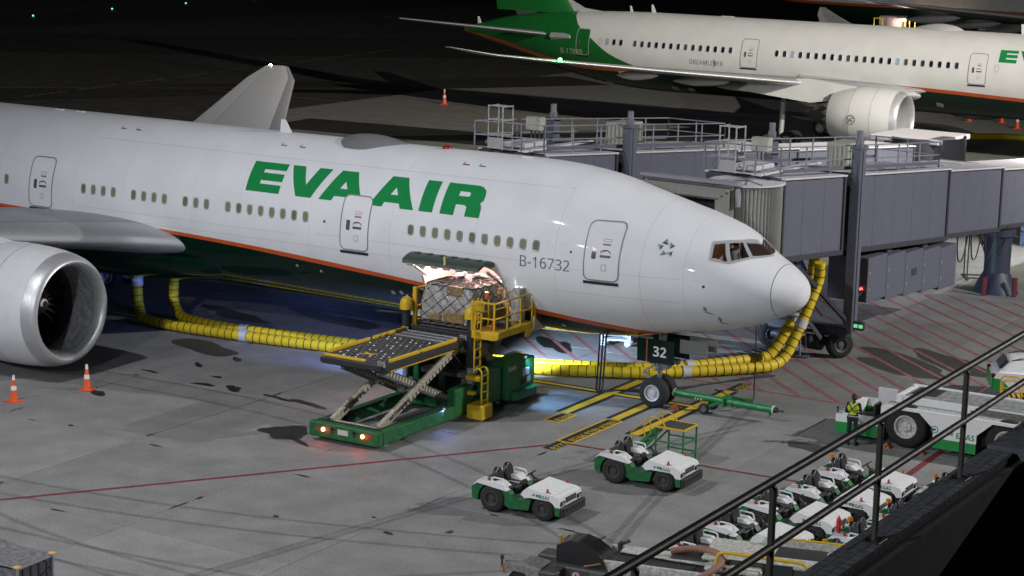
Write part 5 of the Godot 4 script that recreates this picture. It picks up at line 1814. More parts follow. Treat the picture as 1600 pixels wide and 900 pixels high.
	for e in [[-30.0, 20.0, 6.0, 13.0, 3.0], [-26.0, 8.0, 2.0, 16.0, -3.0], [-14.0, 30.0, 12.0, 4.0, 2.0], [-8.0, 26.0, -2.0, 0.0, -2.0], [-34.0, 12.0, -4.0, 24.0, 4.0], [2.0, 20.0, -3.0, -2.0, 1.5], [-20.0, 24.0, 10.0, 18.0, 2.0]]:
		for off in [0.0, 1.35]:
			var prev := Vector2.ZERO
			for k in 25:
				var f := k / 24.0
				var q := Vector2(lerpf(e[0], e[2], f), lerpf(e[1], e[3], f) + sin(f * PI) * e[4] + off)
				if k > 0:
					ty.sheet(strip(prev.x, prev.y, q.x, q.y, 0.2), 0.0022 + 0.0001 * (1.0 if off > 0.0 else 0.0))
				prev = q
	structure("tyre_mark", ty, tm)
	var lt := M.new()
	for e in [[-6.3, -7.6, 1.2, 0.5, -0.5], [0.2, -9.6, 0.7, 0.3, 0.2]]:
		lt.sheet(blob(e[0], e[1], e[2], e[3], e[4], 0.4), 0.0034)
	structure("worn_patch", lt, mt(0.34, 0.33, 0.3, 0.8, 0.0, 2, 0.9))

# ---------------------------------------------------------------- bodies from joined tapered bones

func flesh(bones: Array, cell: float, k := 0.04) -> M:
	# bones: [from, to, radius at from, radius at to]; one skin round all of them (surface nets)
	var lo := Vector3.ONE * 1e9
	var hi := -lo
	for b in bones:
		for e in [[b[0], b[2]], [b[1], b[3]]]:
			lo = lo.min(e[0] - Vector3.ONE * (e[1] + cell * 2))
			hi = hi.max(e[0] + Vector3.ONE * (e[1] + cell * 2))
	var n := Vector3i(((hi - lo) / cell).ceil()) + Vector3i.ONE
	var f := PackedFloat32Array()
	f.resize(n.x * n.y * n.z)
	f.fill(1.0)
	for b in bones:
		var a: Vector3 = b[0]
		var d: Vector3 = b[1] - a
		var dd := maxf(d.length_squared(), 1e-9)
		var pad: float = maxf(b[2], b[3]) + k + cell * 2.0
		var l0 := Vector3i(((a.min(b[1]) - Vector3.ONE * pad - lo) / cell).floor()).max(Vector3i.ZERO)
		var l1 := Vector3i(((a.max(b[1]) + Vector3.ONE * pad - lo) / cell).ceil()).min(n - Vector3i.ONE)
		for z in range(l0.z, l1.z + 1):
			for y in range(l0.y, l1.y + 1):
				var i := (z * n.y + y) * n.x + l0.x
				for x in range(l0.x, l1.x + 1):
					var p := lo + Vector3(x, y, z) * cell - a
					var t := clampf(p.dot(d) / dd, 0.0, 1.0)
					var s := (p - d * t).length() - lerpf(b[2], b[3], t)
					var o := f[i]
					var h := maxf(k - absf(o - s), 0.0) / k
					f[i] = minf(o, s) - h * h * k * 0.25
					i += 1
	var m := M.new()
	var id := {}
	var gv := func(x, y, z): return f[(z * n.y + y) * n.x + x]
	for z in n.z - 1:
		for y in n.y - 1:
			for x in n.x - 1:
				var i := (z * n.y + y) * n.x + x
				var c := [f[i], f[i + 1], f[i + n.x], f[i + n.x + 1], f[i + n.x * n.y], f[i + n.x * n.y + 1], f[i + n.x * n.y + n.x], f[i + n.x * n.y + n.x + 1]]
				var neg := 0
				for e in c:
					if e < 0.0:
						neg += 1
				if neg == 0 or neg == 8:
					continue
				var q := Vector3.ZERO
				var cnt := 0
				for e in [[0, 1], [2, 3], [4, 5], [6, 7], [0, 2], [1, 3], [4, 6], [5, 7], [0, 4], [1, 5], [2, 6], [3, 7]]:
					var va: float = c[e[0]]
					var vb: float = c[e[1]]
					if (va < 0.0) != (vb < 0.0):
						var t := va / (va - vb)
						var pa := Vector3(e[0] & 1, (e[0] >> 1) & 1, e[0] >> 2)
						var pb := Vector3(e[1] & 1, (e[1] >> 1) & 1, e[1] >> 2)
						q += pa.lerp(pb, t)
						cnt += 1
				q /= cnt
				var g := Vector3(c[1] + c[3] + c[5] + c[7] - c[0] - c[2] - c[4] - c[6], c[2] + c[3] + c[6] + c[7] - c[0] - c[1] - c[4] - c[5], c[4] + c[5] + c[6] + c[7] - c[0] - c[1] - c[2] - c[3])
				id[Vector3i(x, y, z)] = m.vx(lo + (Vector3(x, y, z) + q) * cell, g)
	for key in id:
		for ax in 3:
			var s := Vector3i.ZERO
			s[ax] = 1
			var k2: Vector3i = key + s
			if k2.x >= n.x or k2.y >= n.y or k2.z >= n.z:
				continue
			if (gv.call(key.x, key.y, key.z) < 0.0) == (gv.call(k2.x, k2.y, k2.z) < 0.0):
				continue
			var u := Vector3i.ZERO
			u[(ax + 1) % 3] = -1
			var w := Vector3i.ZERO
			w[(ax + 2) % 3] = -1
			var q := [key, key + u, key + u + w, key + w]
			if id.has(q[1]) and id.has(q[2]) and id.has(q[3]):
				m.tri(id[q[0]], id[q[1]], id[q[2]])
				m.tri(id[q[0]], id[q[2]], id[q[3]])
	return m

func hand_bones(w: Vector3, fwd: Vector3, out: Vector3, thumb: Vector3) -> Array:
	# wrist, the way the fingers run, the back of the hand, the thumb's side
	var b := []
	var pal := w + fwd * 0.085
	b.append([w, w + fwd * 0.05, 0.026, 0.03])
	for i in 4:
		var s := (i - 1.5) * 0.021
		var k := pal + thumb * -s
		var L: float = [0.038, 0.044, 0.04, 0.031][i]
		b.append([w + fwd * 0.02 - thumb * s * 0.6, k, 0.017, 0.0105])
		var k1 := k + (fwd * 0.9 - out * 0.3).normalized() * L
		var k2 := k1 + (fwd * 0.55 - out * 0.8).normalized() * L * 0.65
		var k3 := k2 + (fwd * 0.1 - out).normalized() * L * 0.5
		b.append([k, k1, 0.0098, 0.009])
		b.append([k1, k2, 0.009, 0.0083])
		b.append([k2, k3, 0.0083, 0.0072])
	var t0 := w + fwd * 0.025 + thumb * 0.026
	var t1 := t0 + (fwd * 0.6 + thumb * 0.75).normalized() * 0.036
	var t2 := t1 + (fwd * 0.95 + thumb * 0.15 - out * 0.2).normalized() * 0.03
	b.append([t0, t1, 0.014, 0.011])
	b.append([t1, t2, 0.011, 0.0085])
	return b

func ground_worker():
	# seen from behind, leaning over the tow tractor's low front
	var o := thing("person", "worker in a yellow reflective vest and dark trousers, seen from behind at the tow tractor", "person", Vector3(1.95, 0, 0.86), 0.06)
	var navy := mt(0.018, 0.02, 0.028, 0.85)
	var skin := mt(0.42, 0.24, 0.16, 0.6, 0.0, 0)
	var L := [[Vector3(-0.1, 0.92, 0.0), Vector3(-0.115, 0.5, 0.01), 0.095, 0.066], [Vector3(-0.115, 0.5, 0.01), Vector3(-0.12, 0.09, 0.03), 0.066, 0.05], [Vector3(0.1, 0.92, 0.0), Vector3(0.13, 0.5, -0.01), 0.095, 0.066], [Vector3(0.13, 0.5, -0.01), Vector3(0.14, 0.09, 0.0), 0.066, 0.05],
		[Vector3(-0.08, 0.97, 0.0), Vector3(0.08, 0.97, 0.0), 0.125, 0.125], [Vector3(0, 1.0, 0.0), Vector3(0, 1.2, -0.03), 0.135, 0.13], [Vector3(-0.09, 1.3, -0.04), Vector3(0.09, 1.3, -0.04), 0.125, 0.125], [Vector3(-0.17, 1.41, -0.05), Vector3(0.17, 1.41, -0.05), 0.065, 0.065], [Vector3(0, 1.42, -0.05), Vector3(0, 1.5, -0.06), 0.065, 0.056],
		[Vector3(-0.19, 1.41, -0.05), Vector3(-0.26, 1.14, -0.04), 0.062, 0.05], [Vector3(-0.26, 1.14, -0.04), Vector3(-0.2, 1.06, -0.29), 0.05, 0.036], [Vector3(0.19, 1.41, -0.05), Vector3(0.265, 1.14, -0.05), 0.062, 0.05], [Vector3(0.265, 1.14, -0.05), Vector3(0.19, 1.05, -0.3), 0.05, 0.036]]
	put("body", flesh(L, 0.018, 0.05), navy, o)
	var hd := [[Vector3(0, 1.48, -0.06), Vector3(0, 1.56, -0.07), 0.053, 0.053], [Vector3(0, 1.66, -0.065), Vector3(0, 1.64, -0.085), 0.088, 0.082], [Vector3(0, 1.585, -0.12), Vector3(0, 1.6, -0.13), 0.055, 0.05], [Vector3(0, 1.64, -0.165), Vector3(0, 1.615, -0.185), 0.012, 0.016], [Vector3(-0.088, 1.635, -0.065), Vector3(-0.09, 1.61, -0.06), 0.016, 0.012], [Vector3(0.088, 1.635, -0.065), Vector3(0.09, 1.61, -0.06), 0.016, 0.012]]
	var head := put("head", flesh(hd, 0.009, 0.03), skin, o)
	put("eye", M.new().cyl(Vector3(-0.033, 1.645, -0.16), Vector3(-0.033, 1.645, -0.168), 0.011, 0.006, 8).cyl(Vector3(0.033, 1.645, -0.16), Vector3(0.033, 1.645, -0.168), 0.011, 0.006, 8), mt(0.02, 0.015, 0.012, 0.3), head)
	put("mouth", M.new().box(Vector3(0, 1.572, -0.174), Vector3(0.042, 0.008, 0.008), 0.003), mt(0.25, 0.09, 0.08, 0.5), head)
	put("hair", flesh([[Vector3(0, 1.685, -0.05), Vector3(0, 1.675, -0.09), 0.094, 0.088], [Vector3(0, 1.63, -0.02), Vector3(0, 1.6, -0.025), 0.085, 0.07]], 0.012, 0.03), mt(0.012, 0.011, 0.01, 0.7), head)
	put("hand", flesh(hand_bones(Vector3(-0.2, 1.06, -0.29), Vector3(0.15, -0.25, -0.95).normalized(), Vector3(0.1, 0.95, -0.25).normalized(), Vector3(1, 0, 0.1).normalized()), 0.006, 0.008), skin, o)
	put("hand", flesh(hand_bones(Vector3(0.19, 1.05, -0.3), Vector3(-0.15, -0.25, -0.95).normalized(), Vector3(-0.1, 0.95, -0.25).normalized(), Vector3(-1, 0, 0.1).normalized()), 0.006, 0.008), skin, o)
	put("vest", flesh([[Vector3(0, 1.1, -0.015), Vector3(0, 1.2, -0.03), 0.148, 0.142], [Vector3(-0.09, 1.3, -0.04), Vector3(0.09, 1.3, -0.04), 0.136, 0.136], [Vector3(-0.12, 1.415, -0.05), Vector3(0.12, 1.415, -0.05), 0.072, 0.072]], 0.016, 0.05), mt(0.42, 0.55, 0.03, 0.7), o)
	var sp := M.new()
	for s in [-1.0, 1.0]:
		var pts := []
		for k in 8:
			var f := k / 7.0
			pts.append(Vector3(s * lerpf(0.16, -0.15, f), lerpf(1.46, 1.12, f), 0.03 + sin(f * PI) * 0.085 + (0.055 if f > 0.4 else 0.03)))
		sp.tube(pts, 0.014, 6)
	put("vest_strap", sp, mt(0.03, 0.035, 0.03, 0.8), o)
	var bt := M.new()
	for k in 24:
		var a0 := TAU * k / 24
		var a1 := TAU * (k + 1) / 24
		var e := func(a: float, y: float) -> Vector3: return Vector3(cos(a) * 0.215, y, sin(a) * 0.15 - 0.01)
		bt.face([e.call(a0, 1.0), e.call(a1, 1.0), e.call(a1, 1.035), e.call(a0, 1.035)], Vector3(cos(a0), 0, sin(a0)))
	put("reflective_band", bt, mt(0.55, 0.56, 0.56, 0.3, 0.2), o)
	for x in [-0.12, 0.14]:
		put("shoe", flesh([[Vector3(x, 0.05, 0.05), Vector3(x + signf(x) * 0.03, 0.04, -0.16), 0.048, 0.04], [Vector3(x, 0.05, 0.05), Vector3(x, 0.12, 0.03), 0.048, 0.045]], 0.014, 0.02), mt(0.014, 0.014, 0.014, 0.6), o)

func pilot():
	var o := thing("person", "pilot in a white shirt seated behind the airliner's middle cockpit window", "person", Vector3(-2.62, 5.18, 0.62), 0.0)
	var shirt := mt(0.7, 0.7, 0.7, 0.8)
	var skin := mt(0.42, 0.25, 0.17, 0.6, 0.0, 0)
	put("body", flesh([[Vector3(-0.15, 0.45, -0.08), Vector3(-0.15, 0.45, 0.08), 0.13, 0.13], [Vector3(-0.17, 0.5, 0), Vector3(-0.2, 0.8, 0), 0.14, 0.14], [Vector3(-0.2, 0.92, -0.16), Vector3(-0.2, 0.92, 0.16), 0.07, 0.07], [Vector3(-0.2, 0.92, 0.18), Vector3(-0.12, 0.66, 0.22), 0.06, 0.05], [Vector3(-0.12, 0.66, 0.22), Vector3(0.14, 0.62, 0.14), 0.05, 0.036], [Vector3(-0.2, 0.92, -0.18), Vector3(-0.12, 0.66, -0.22), 0.06, 0.05], [Vector3(-0.12, 0.66, -0.22), Vector3(0.14, 0.62, -0.14), 0.05, 0.036]], 0.022, 0.05), shirt, o)
	var head := put("head", flesh([[Vector3(-0.19, 0.98, 0), Vector3(-0.17, 1.06, 0), 0.05, 0.05], [Vector3(-0.16, 1.16, 0), Vector3(-0.14, 1.14, 0), 0.09, 0.084], [Vector3(-0.1, 1.09, 0), Vector3(-0.09, 1.1, 0), 0.055, 0.05], [Vector3(-0.055, 1.14, 0), Vector3(-0.035, 1.115, 0), 0.012, 0.016], [Vector3(-0.16, 1.13, 0.09), Vector3(-0.165, 1.11, 0.092), 0.015, 0.012], [Vector3(-0.16, 1.13, -0.09), Vector3(-0.165, 1.11, -0.092), 0.015, 0.012]], 0.011, 0.03), skin, o)
	put("eye", M.new().cyl(Vector3(-0.062, 1.145, 0.032), Vector3(-0.054, 1.145, 0.033), 0.011, 0.006, 8).cyl(Vector3(-0.062, 1.145, -0.032), Vector3(-0.054, 1.145, -0.033), 0.011, 0.006, 8), mt(0.02, 0.015, 0.012, 0.3), head)
	put("hair", flesh([[Vector3(-0.18, 1.19, 0), Vector3(-0.15, 1.185, 0), 0.095, 0.088]], 0.014, 0.03), mt(0.012, 0.011, 0.01, 0.7), head)
	for s in [1.0, -1.0]:
		put("hand", flesh(hand_bones(Vector3(0.14, 0.62, 0.14 * s), Vector3(0.95, -0.2, -0.1 * s).normalized(), Vector3(0.2, 0.95, 0).normalized(), Vector3(0.1, 0, -s).normalized()), 0.007, 0.008), skin, o)
	put("tie", M.new().box(Vector3(-0.045, 0.78, 0), Vector3(0.02, 0.3, 0.06), 0.008), mt(0.01, 0.012, 0.02, 0.6), o)

func putw(called: String, m: M, mat: Material, parent: Node3D) -> MeshInstance3D:
	# a part given in world coordinates under an unturned thing
	var o := put(called, m, mat, parent)
	o.position = -parent.position
	return o

# ---------------------------------------------------------------- cargo loader and its load

func cargo_loader():
	var l := thing("cargo_loader", "green scissor-lift cargo loader with yellow cage raised to the open cargo door", "cargo loader", Vector3(-12.0, 0, 6.5))
	var grn := mt(0.012, 0.16, 0.045, 0.45, 0.0, 2, 0.5)
	var dgr := mt(0.008, 0.07, 0.025, 0.5, 0.0, 2, 0.6)
	var yel := mt(0.62, 0.40, 0.015, 0.45, 0.0, 1, 0.6)
	var crm := mt(0.52, 0.48, 0.38, 0.6, 0.0, 2, 0.9)
	var stl := mt(0.25, 0.26, 0.28, 0.4, 0.4, 2, 0.8)
	var blk := mt(0.022, 0.022, 0.024, 0.55)
	var deckm := mt(0.05, 0.05, 0.056, 0.45, 0.2, 2, 0.8)
	# base frame
	var f := M.new()
	for x in [-13.16, -10.62]:
		f.box(Vector3(x, 0.4, 6.3), Vector3(0.3, 0.46, 9.2), 0.03)
	f.box(Vector3(-11.89, 0.42, 11.05), Vector3(2.84, 0.5, 0.3), 0.03)
	f.box(Vector3(-11.89, 0.4, 5.6), Vector3(2.3, 0.4, 0.3), 0.03)
	putw("base_frame", f, grn, l)
	var fi := M.new()
	fi.box(Vector3(-11.89, 0.66, 10.86), Vector3(2.5, 0.06, 0.12)).box(Vector3(-12.98, 0.6, 8.6), Vector3(0.08, 0.1, 4.4)).box(Vector3(-10.8, 0.6, 8.6), Vector3(0.08, 0.1, 4.4))
	putw("frame_liner", fi, blk, l)
	putw("cross_tube", M.new().cyl(Vector3(-12.9, 0.52, 10.4), Vector3(-10.85, 0.52, 10.4), 0.09), crm, l)
	for x in [-12.95, -10.85]:
		putw("tail_lamp", M.new().cyl(Vector3(x + (0.25 if x < -12 else -0.25), 0.46, 11.19), Vector3(x + (0.25 if x < -12 else -0.25), 0.46, 11.24), 0.07), glow(1.0, 0.22, 0.12, 12.0), l)
		var ol := OmniLight3D.new()
		ol.name = "tail_light"
		l.add_child(ol, true)
		ol.position = Vector3(x + (0.25 if x < -12 else -0.25), 0.4, 11.36) - l.position
		ol.light_color = Color(1, 0.1, 0.06)
		ol.light_energy = 0.12
		ol.light_size = 0.07
		ol.shadow_enabled = true
		var tr := M.new()
		tr.face([Vector3(x - 0.09, 0.4, 11.204), Vector3(x + 0.09, 0.4, 11.204), Vector3(x, 0.55, 11.204)], Vector3(0, 0, 1))
		putw("reflector", tr, mt(0.3, 0.01, 0.01, 0.4), l)
	putw("number_plate", M.new().box(Vector3(-11.9, 0.46, 11.21), Vector3(0.42, 0.18, 0.02)), mt(0.5, 0.5, 0.48, 0.5), l)
	var sl := M.new()
	for x in [-12.35, -11.45]:
		sl.box(Vector3(x, 0.46, 11.205), Vector3(0.1, 0.2, 0.015)).box(Vector3(x + 0.06, 0.52, 11.205), Vector3(0.2, 0.06, 0.015))
	putw("frame_slot", sl, blk, l)
	# scissor arms of the main platform
	var rail := M.new()
	for e in [[-12.86, 0], [-10.98, 1]]:
		var x: float = e[0]
		var a := M.new()
		bar(a, Vector3(x, 0.55, 10.5), Vector3(x, 2.5, 5.7), 0.14, 0.34, 0.03)
		putw("scissor_arm", a, crm, l)
		var lt := Basis(Vector3(0, 0.376, -0.926), Vector3(0, 0.926, 0.376), Vector3(1, 0, 0))
		lettering("NO STANDING", 0.13, Vector3(x + 0.085, 1.02, 9.35) - l.position, lt, mt(0.02, 0.02, 0.02, 0.6), l)
		var h := M.new()
		for k in 16:
			var p := Vector3(x + 0.075, 0.55, 10.5).lerp(Vector3(x + 0.075, 2.5, 5.7), 0.28 + 0.042 * k)
			h.at(p, lt).box(Vector3(0, -0.07, 0), Vector3(0.06, 0.12, 0.012))
		h.T = Transform3D.IDENTITY
		putw("arm_teeth", h, blk, l)
		var b := M.new()
		var xi := x + (0.2 if e[1] == 0 else -0.2)
		bar(b, Vector3(xi, 2.5, 10.2), Vector3(xi, 0.55, 5.7), 0.14, 0.32, 0.03)
		putw("inner_scissor_arm", b, stl, l)
		var hb := M.new()
		var lb := Basis(Vector3(0, -0.398, -0.917), Vector3(0, 0.917, -0.398), Vector3(1, 0, 0))
		for k in 22:
			hb.at(Vector3(xi + 0.076, 2.5, 10.2).lerp(Vector3(xi + 0.076, 0.55, 5.7), 0.1 + 0.04 * k), lb).box(Vector3(0, 0.02, 0), Vector3(0.09, 0.16, 0.012))
		hb.T = Transform3D.IDENTITY
		putw("arm_teeth", hb, mt(0.5, 0.45, 0.3, 0.6), l)
		rail.cyl(Vector3(x, 1.53, 8.05), Vector3(xi, 1.53, 8.05), 0.12)
	rail.cyl(Vector3(-12.86, 1.6, 7.9), Vector3(-10.98, 1.6, 7.9), 0.07)
	rail.box(Vector3(-11.9, 1.3, 7.3), Vector3(0.34, 0.3, 1.1), 0.05).cyl(Vector3(-11.5, 0.7, 5.8), Vector3(-11.5, 1.8, 8.0), 0.08).cyl(Vector3(-12.3, 0.7, 5.8), Vector3(-12.3, 1.8, 8.0), 0.08)
	putw("cross_link", rail, stl, l)
	# main platform
	var p := M.new()
	p.box(Vector3(-12.06, 2.7, 7.95), Vector3(2.5, 0.22, 5.1), 0.02)
	putw("deck", p, deckm, l)
	for x in [-13.33, -10.79]:
		putw("deck_edge", M.new().box(Vector3(x, 2.66, 7.95), Vector3(0.12, 0.26, 5.1), 0.04), blk, l)
	putw("deck_edge", M.new().box(Vector3(-12.06, 2.66, 10.52), Vector3(2.5, 0.24, 0.12), 0.04), blk, l)
	for e in [[-13.3, 8.9, 2.4], [-13.3, 6.5, 2.0], [-10.82, 9.2, 1.8], [-10.82, 7.1, 2.2]]:
		putw("guide_rail", M.new().box(Vector3(e[0], 2.85, e[1]), Vector3(0.09, 0.12, e[2]), 0.02), yel, l)
	putw("guide_rail", M.new().box(Vector3(-12.35, 2.84, 10.5), Vector3(1.7, 0.1, 0.09), 0.02), yel, l)
	var cor := M.new()
	for e in [[-13.3, 10.5], [-10.85, 10.5], [-13.3, 5.45], [-10.85, 5.45]]:
		for k in 3:
			cor.cyl(Vector3(e[0] - 0.1 + 0.1 * k, 2.72, e[1]), Vector3(e[0] - 0.1 + 0.1 * k, 2.9, e[1] + 0.05), 0.045, 0.045, 8)
	putw("corner_roller", cor, mt(0.45, 0.45, 0.43, 0.4, 0.4), l)
	var ball: Mesh = M.new().lathe(Vector3.ZERO, Vector3.UP, [Vector2(0.0, 0.045), Vector2(0.02, 0.04), Vector2(0.035, 0.022), Vector2(0.04, 0.0)], 8, 70.0).mesh()
	var dish: Mesh = M.new().cyl(Vector3(0, -0.004, 0), Vector3(0, 0.004, 0), 0.075, 0.07, 10).mesh()
	for i in 9:
		for j in 12:
			var bp := Vector3(-13.0 + 0.24 * i + (0.12 if j % 2 else 0.0), 2.816, 6.95 + 0.29 * j)
			if absf(bp.x + 12.08) < 0.25 and absf(bp.z - 9.5) < 0.3:
				continue
			var bo := put("deck_ball", dish, blk, l)
			bo.position = bp - l.position
			put("ball_cap", ball, mt(0.5, 0.5, 0.5, 0.35, 0.5, 0) if rng.randf() < 0.3 else mt(0.12, 0.12, 0.12, 0.45, 0.5, 0), bo)
	for k in 6:
		putw("deck_roller", M.new().cyl(Vector3(-13.1, 2.79, 5.6 + 0.2 * k), Vector3(-11.0, 2.79, 5.6 + 0.2 * k), 0.055, 0.055, 10), mt(0.08, 0.08, 0.09, 0.35, 0.5) if k % 2 else mt(0.3, 0.3, 0.31, 0.35, 0.5), l)
	var xm := M.new()
	xm.at(Vector3(-12.08, 2.816, 9.5), Basis(Vector3.UP, 0.5)).box(Vector3.ZERO, Vector3(0.6, 0.012, 0.09)).at(Vector3(-12.08, 2.819, 9.5), Basis(Vector3.UP, -0.6)).box(Vector3.ZERO, Vector3(0.6, 0.012, 0.09))
	xm.T = Transform3D.IDENTITY
	putw("deck_cross", xm, yel, l)
	var ug := M.new()
	ug.box(Vector3(-10.9, 2.5, 7.9), Vector3(0.1, 0.14, 4.2), 0.02).box(Vector3(-11.6, 2.42, 6.3), Vector3(0.5, 0.16, 0.6), 0.03).box(Vector3(-11.3, 2.42, 8.4), Vector3(0.5, 0.12, 0.5), 0.03)
	putw("under_rail", ug, yel, l)
	# front platform under the load
	var fp := M.new()
	fp.box(Vector3(-12.06, 2.76, 3.55), Vector3(2.9, 0.26, 3.3), 0.02)
	for k in 5:
		fp.cyl(Vector3(-13.3, 2.9, 4.9 - 0.16 * k), Vector3(-10.8, 2.9, 4.9 - 0.16 * k), 0.045, 0.045, 8)
	putw("front_deck", fp, deckm, l)
	for e in [[-13.0, 4.9, 2.2, 1], [-11.1, 4.9, 2.2, 1]]:
		var a := M.new()
		bar(a, Vector3(e[0], 0.7, e[1]), Vector3(e[0], 2.6, e[2]), 0.14, 0.3, 0.03)
		bar(a, Vector3(e[0] + 0.2, 2.6, e[1]), Vector3(e[0] + 0.2, 0.7, e[2]), 0.14, 0.3, 0.03)
		putw("front_scissor_arm", a, crm, l)
	# guide posts with yellow caps
	for e in [[-13.42, 5.25, 0.9], [-10.66, 5.3, 0.2]]:
		var g := M.new()
		g.cyl(Vector3(e[0], e[2], e[1]), Vector3(e[0], 1.75, e[1]), 0.12, 0.12, 16)
		putw("guide_post", g, mt(0.42, 0.42, 0.41, 0.45, 0.0, 2, 1.0), l)
		putw("guide_sleeve", M.new().box(Vector3(e[0], 2.65, e[1]), Vector3(0.28, 1.8, 0.26), 0.06), blk, l)
		putw("post_cap", M.new().at(Vector3(e[0], 0, e[1])).lathe(Vector3(0, 3.5, 0), Vector3.UP, [Vector2(0, 0.24), Vector2(0.22, 0.24), Vector2(0.36, 0.2), Vector2(0.44, 0.1), Vector2(0.46, 0.0)], 18, 50.0), yel, l)
	# gate left of the load
	var gt := M.new()
	gt.box(Vector3(-13.25, 3.6, 4.95), Vector3(0.16, 1.35, 0.14), 0.02).box(Vector3(-13.25, 4.2, 4.4), Vector3(0.1, 0.1, 1.1), 0.02).box(Vector3(-13.25, 3.55, 4.4), Vector3(0.1, 0.08, 1.1), 0.02).box(Vector3(-13.25, 2.98, 4.4), Vector3(0.16, 0.2, 1.2), 0.02).box(Vector3(-13.25, 3.6, 3.9), Vector3(0.1, 1.2, 0.1), 0.02)
	putw("side_gate", gt, yel, l)
	# operator cage
	var cg := M.new()
	cg.box(Vector3(-10.08, 2.98, 4.1), Vector3(0.95, 0.26, 2.7), 0.02)
	cg.box(Vector3(-9.64, 2.86, 3.1), Vector3(0.1, 0.5, 0.3), 0.02)
	for e in [[-10.5, 5.4], [-9.66, 5.4], [-9.66, 4.5], [-9.66, 3.6], [-9.66, 2.8], [-10.5, 2.8], [-10.5, 4.4]]:
		cg.box(Vector3(e[0], 3.62, e[1]), Vector3(0.055, 1.1, 0.055), 0.01)
	for y in [3.6, 4.15]:
		cg.box(Vector3(-9.66, y, 4.1), Vector3(0.05, 0.05, 2.6), 0.01).box(Vector3(-10.08, y, 5.4), Vector3(0.84, 0.05, 0.05), 0.01).box(Vector3(-10.08, y, 2.8), Vector3(0.84, 0.05, 0.05), 0.01).box(Vector3(-10.5, y, 3.4), Vector3(0.05, 0.05, 1.2), 0.01)
	bar(cg, Vector3(-9.66, 4.15, 2.8), Vector3(-9.66, 3.0, 2.5), 0.05, 0.05)
	putw("operator_cage", cg, yel, l)
	putw("control_box", M.new().box(Vector3(-10.3, 3.95, 5.2), Vector3(0.34, 0.34, 0.24), 0.03), yel, l)
	putw("control_panel", M.new().box(Vector3(-10.12, 3.95, 5.2), Vector3(0.02, 0.24, 0.18)), blk, l)
	putw("control_cabinet", M.new().box(Vector3(-10.0, 3.75, 3.2), Vector3(0.34, 1.2, 0.42), 0.03), mt(0.5, 0.5, 0.48, 0.5, 0.0, 2, 1.0), l)
	putw("fire_extinguisher", M.new().lathe(Vector3(-9.95, 3.12, 4.95), Vector3.UP, [Vector2(0, 0.0), Vector2(0, 0.08), Vector2(0.32, 0.08), Vector2(0.4, 0.04), Vector2(0.46, 0.03), Vector2(0.47, 0.0)], 14, 40.0), mt(0.45, 0.02, 0.015, 0.35), l)
	putw("seat_box", M.new().box(Vector3(-10.0, 3.2, 4.2), Vector3(0.4, 0.22, 0.5), 0.05), mt(0.1, 0.1, 0.11, 0.6), l)
	putw("warning_lamp", M.new().cyl(Vector3(-10.4, 4.15, 4.7), Vector3(-10.4, 4.38, 4.7), 0.07), mt(0.6, 0.12, 0.02, 0.3), l)
	var bump := M.new()
	bump.tube(curve_pts([Vector3(-10.9, 4.2, 2.5), Vector3(-10.4, 4.45, 2.3), Vector3(-9.8, 4.4, 2.4), Vector3(-9.55, 4.1, 2.6)], 0.1), 0.14, 8)
	putw("bumper_roll", bump, mt(0.05, 0.07, 0.045, 0.7), l)
	# ladder
	var ld := M.new()
	for z in [5.25, 5.65]:
		ld.box(Vector3(-10.28, 2.95, z), Vector3(0.05, 2.6, 0.06), 0.01)
		ld.tube(curve_pts([Vector3(-9.95, 0.5, z), Vector3(-9.95, 1.7, z), Vector3(-10.1, 1.85, z), Vector3(-10.28, 1.75, z)], 0.1), 0.035, 8)
	for k in 8:
		ld.box(Vector3(-10.28, 1.85 + 0.32 * k, 5.45), Vector3(0.05, 0.04, 0.42))
	for k in 4:
		ld.box(Vector3(-9.95, 0.7 + 0.3 * k, 5.45), Vector3(0.05, 0.04, 0.42))
	for z in [5.25, 5.65]:
		ld.box(Vector3(-10.42, 3.72, z), Vector3(0.05, 1.1, 0.05), 0.01)
	putw("ladder", ld, yel, l)
	putw("ladder_step", M.new().box(Vector3(-10.08, 0.32, 5.55), Vector3(0.66, 0.52, 0.7), 0.03), yel, l)
	putw("ladder_bracket", M.new().box(Vector3(-10.35, 1.45, 5.5), Vector3(0.6, 0.18, 0.3), 0.03), yel, l)
	putw("ladder_bracket", M.new().box(Vector3(-10.4, 0.95, 5.7), Vector3(0.4, 0.14, 0.2), 0.03), yel, l)
	# engine and hydraulic housings
	var eg := M.new()
	eg.box(Vector3(-10.3, 1.05, 3.1), Vector3(0.9, 1.35, 1.9), 0.05).box(Vector3(-10.3, 1.05, 4.6), Vector3(0.5, 1.2, 0.8), 0.04).box(Vector3(-9.95, 0.5, 3.0), Vector3(0.5, 0.35, 1.6), 0.05)
	eg.box(Vector3(-13.3, 1.0, 3.6), Vector3(0.6, 1.3, 2.9), 0.05).box(Vector3(-11.9, 0.85, 2.0), Vector3(2.8, 1.0, 0.5), 0.05)
	eg.box(Vector3(-10.62, 0.75, 6.0), Vector3(0.34, 0.9, 1.2), 0.04)
	putw("engine_housing", eg, grn, l)
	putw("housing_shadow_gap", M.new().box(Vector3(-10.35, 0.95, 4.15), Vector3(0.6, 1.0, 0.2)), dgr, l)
	putw("housing_label", M.new().box(Vector3(-9.84, 1.25, 2.8), Vector3(0.02, 0.26, 0.42)).box(Vector3(-9.84, 0.95, 2.6), Vector3(0.02, 0.22, 0.2)), mt(0.35, 0.35, 0.35, 0.5), l)
	putw("housing_panel", M.new().box(Vector3(-9.84, 0.92, 2.95), Vector3(0.021, 0.24, 0.34)), blk, l)
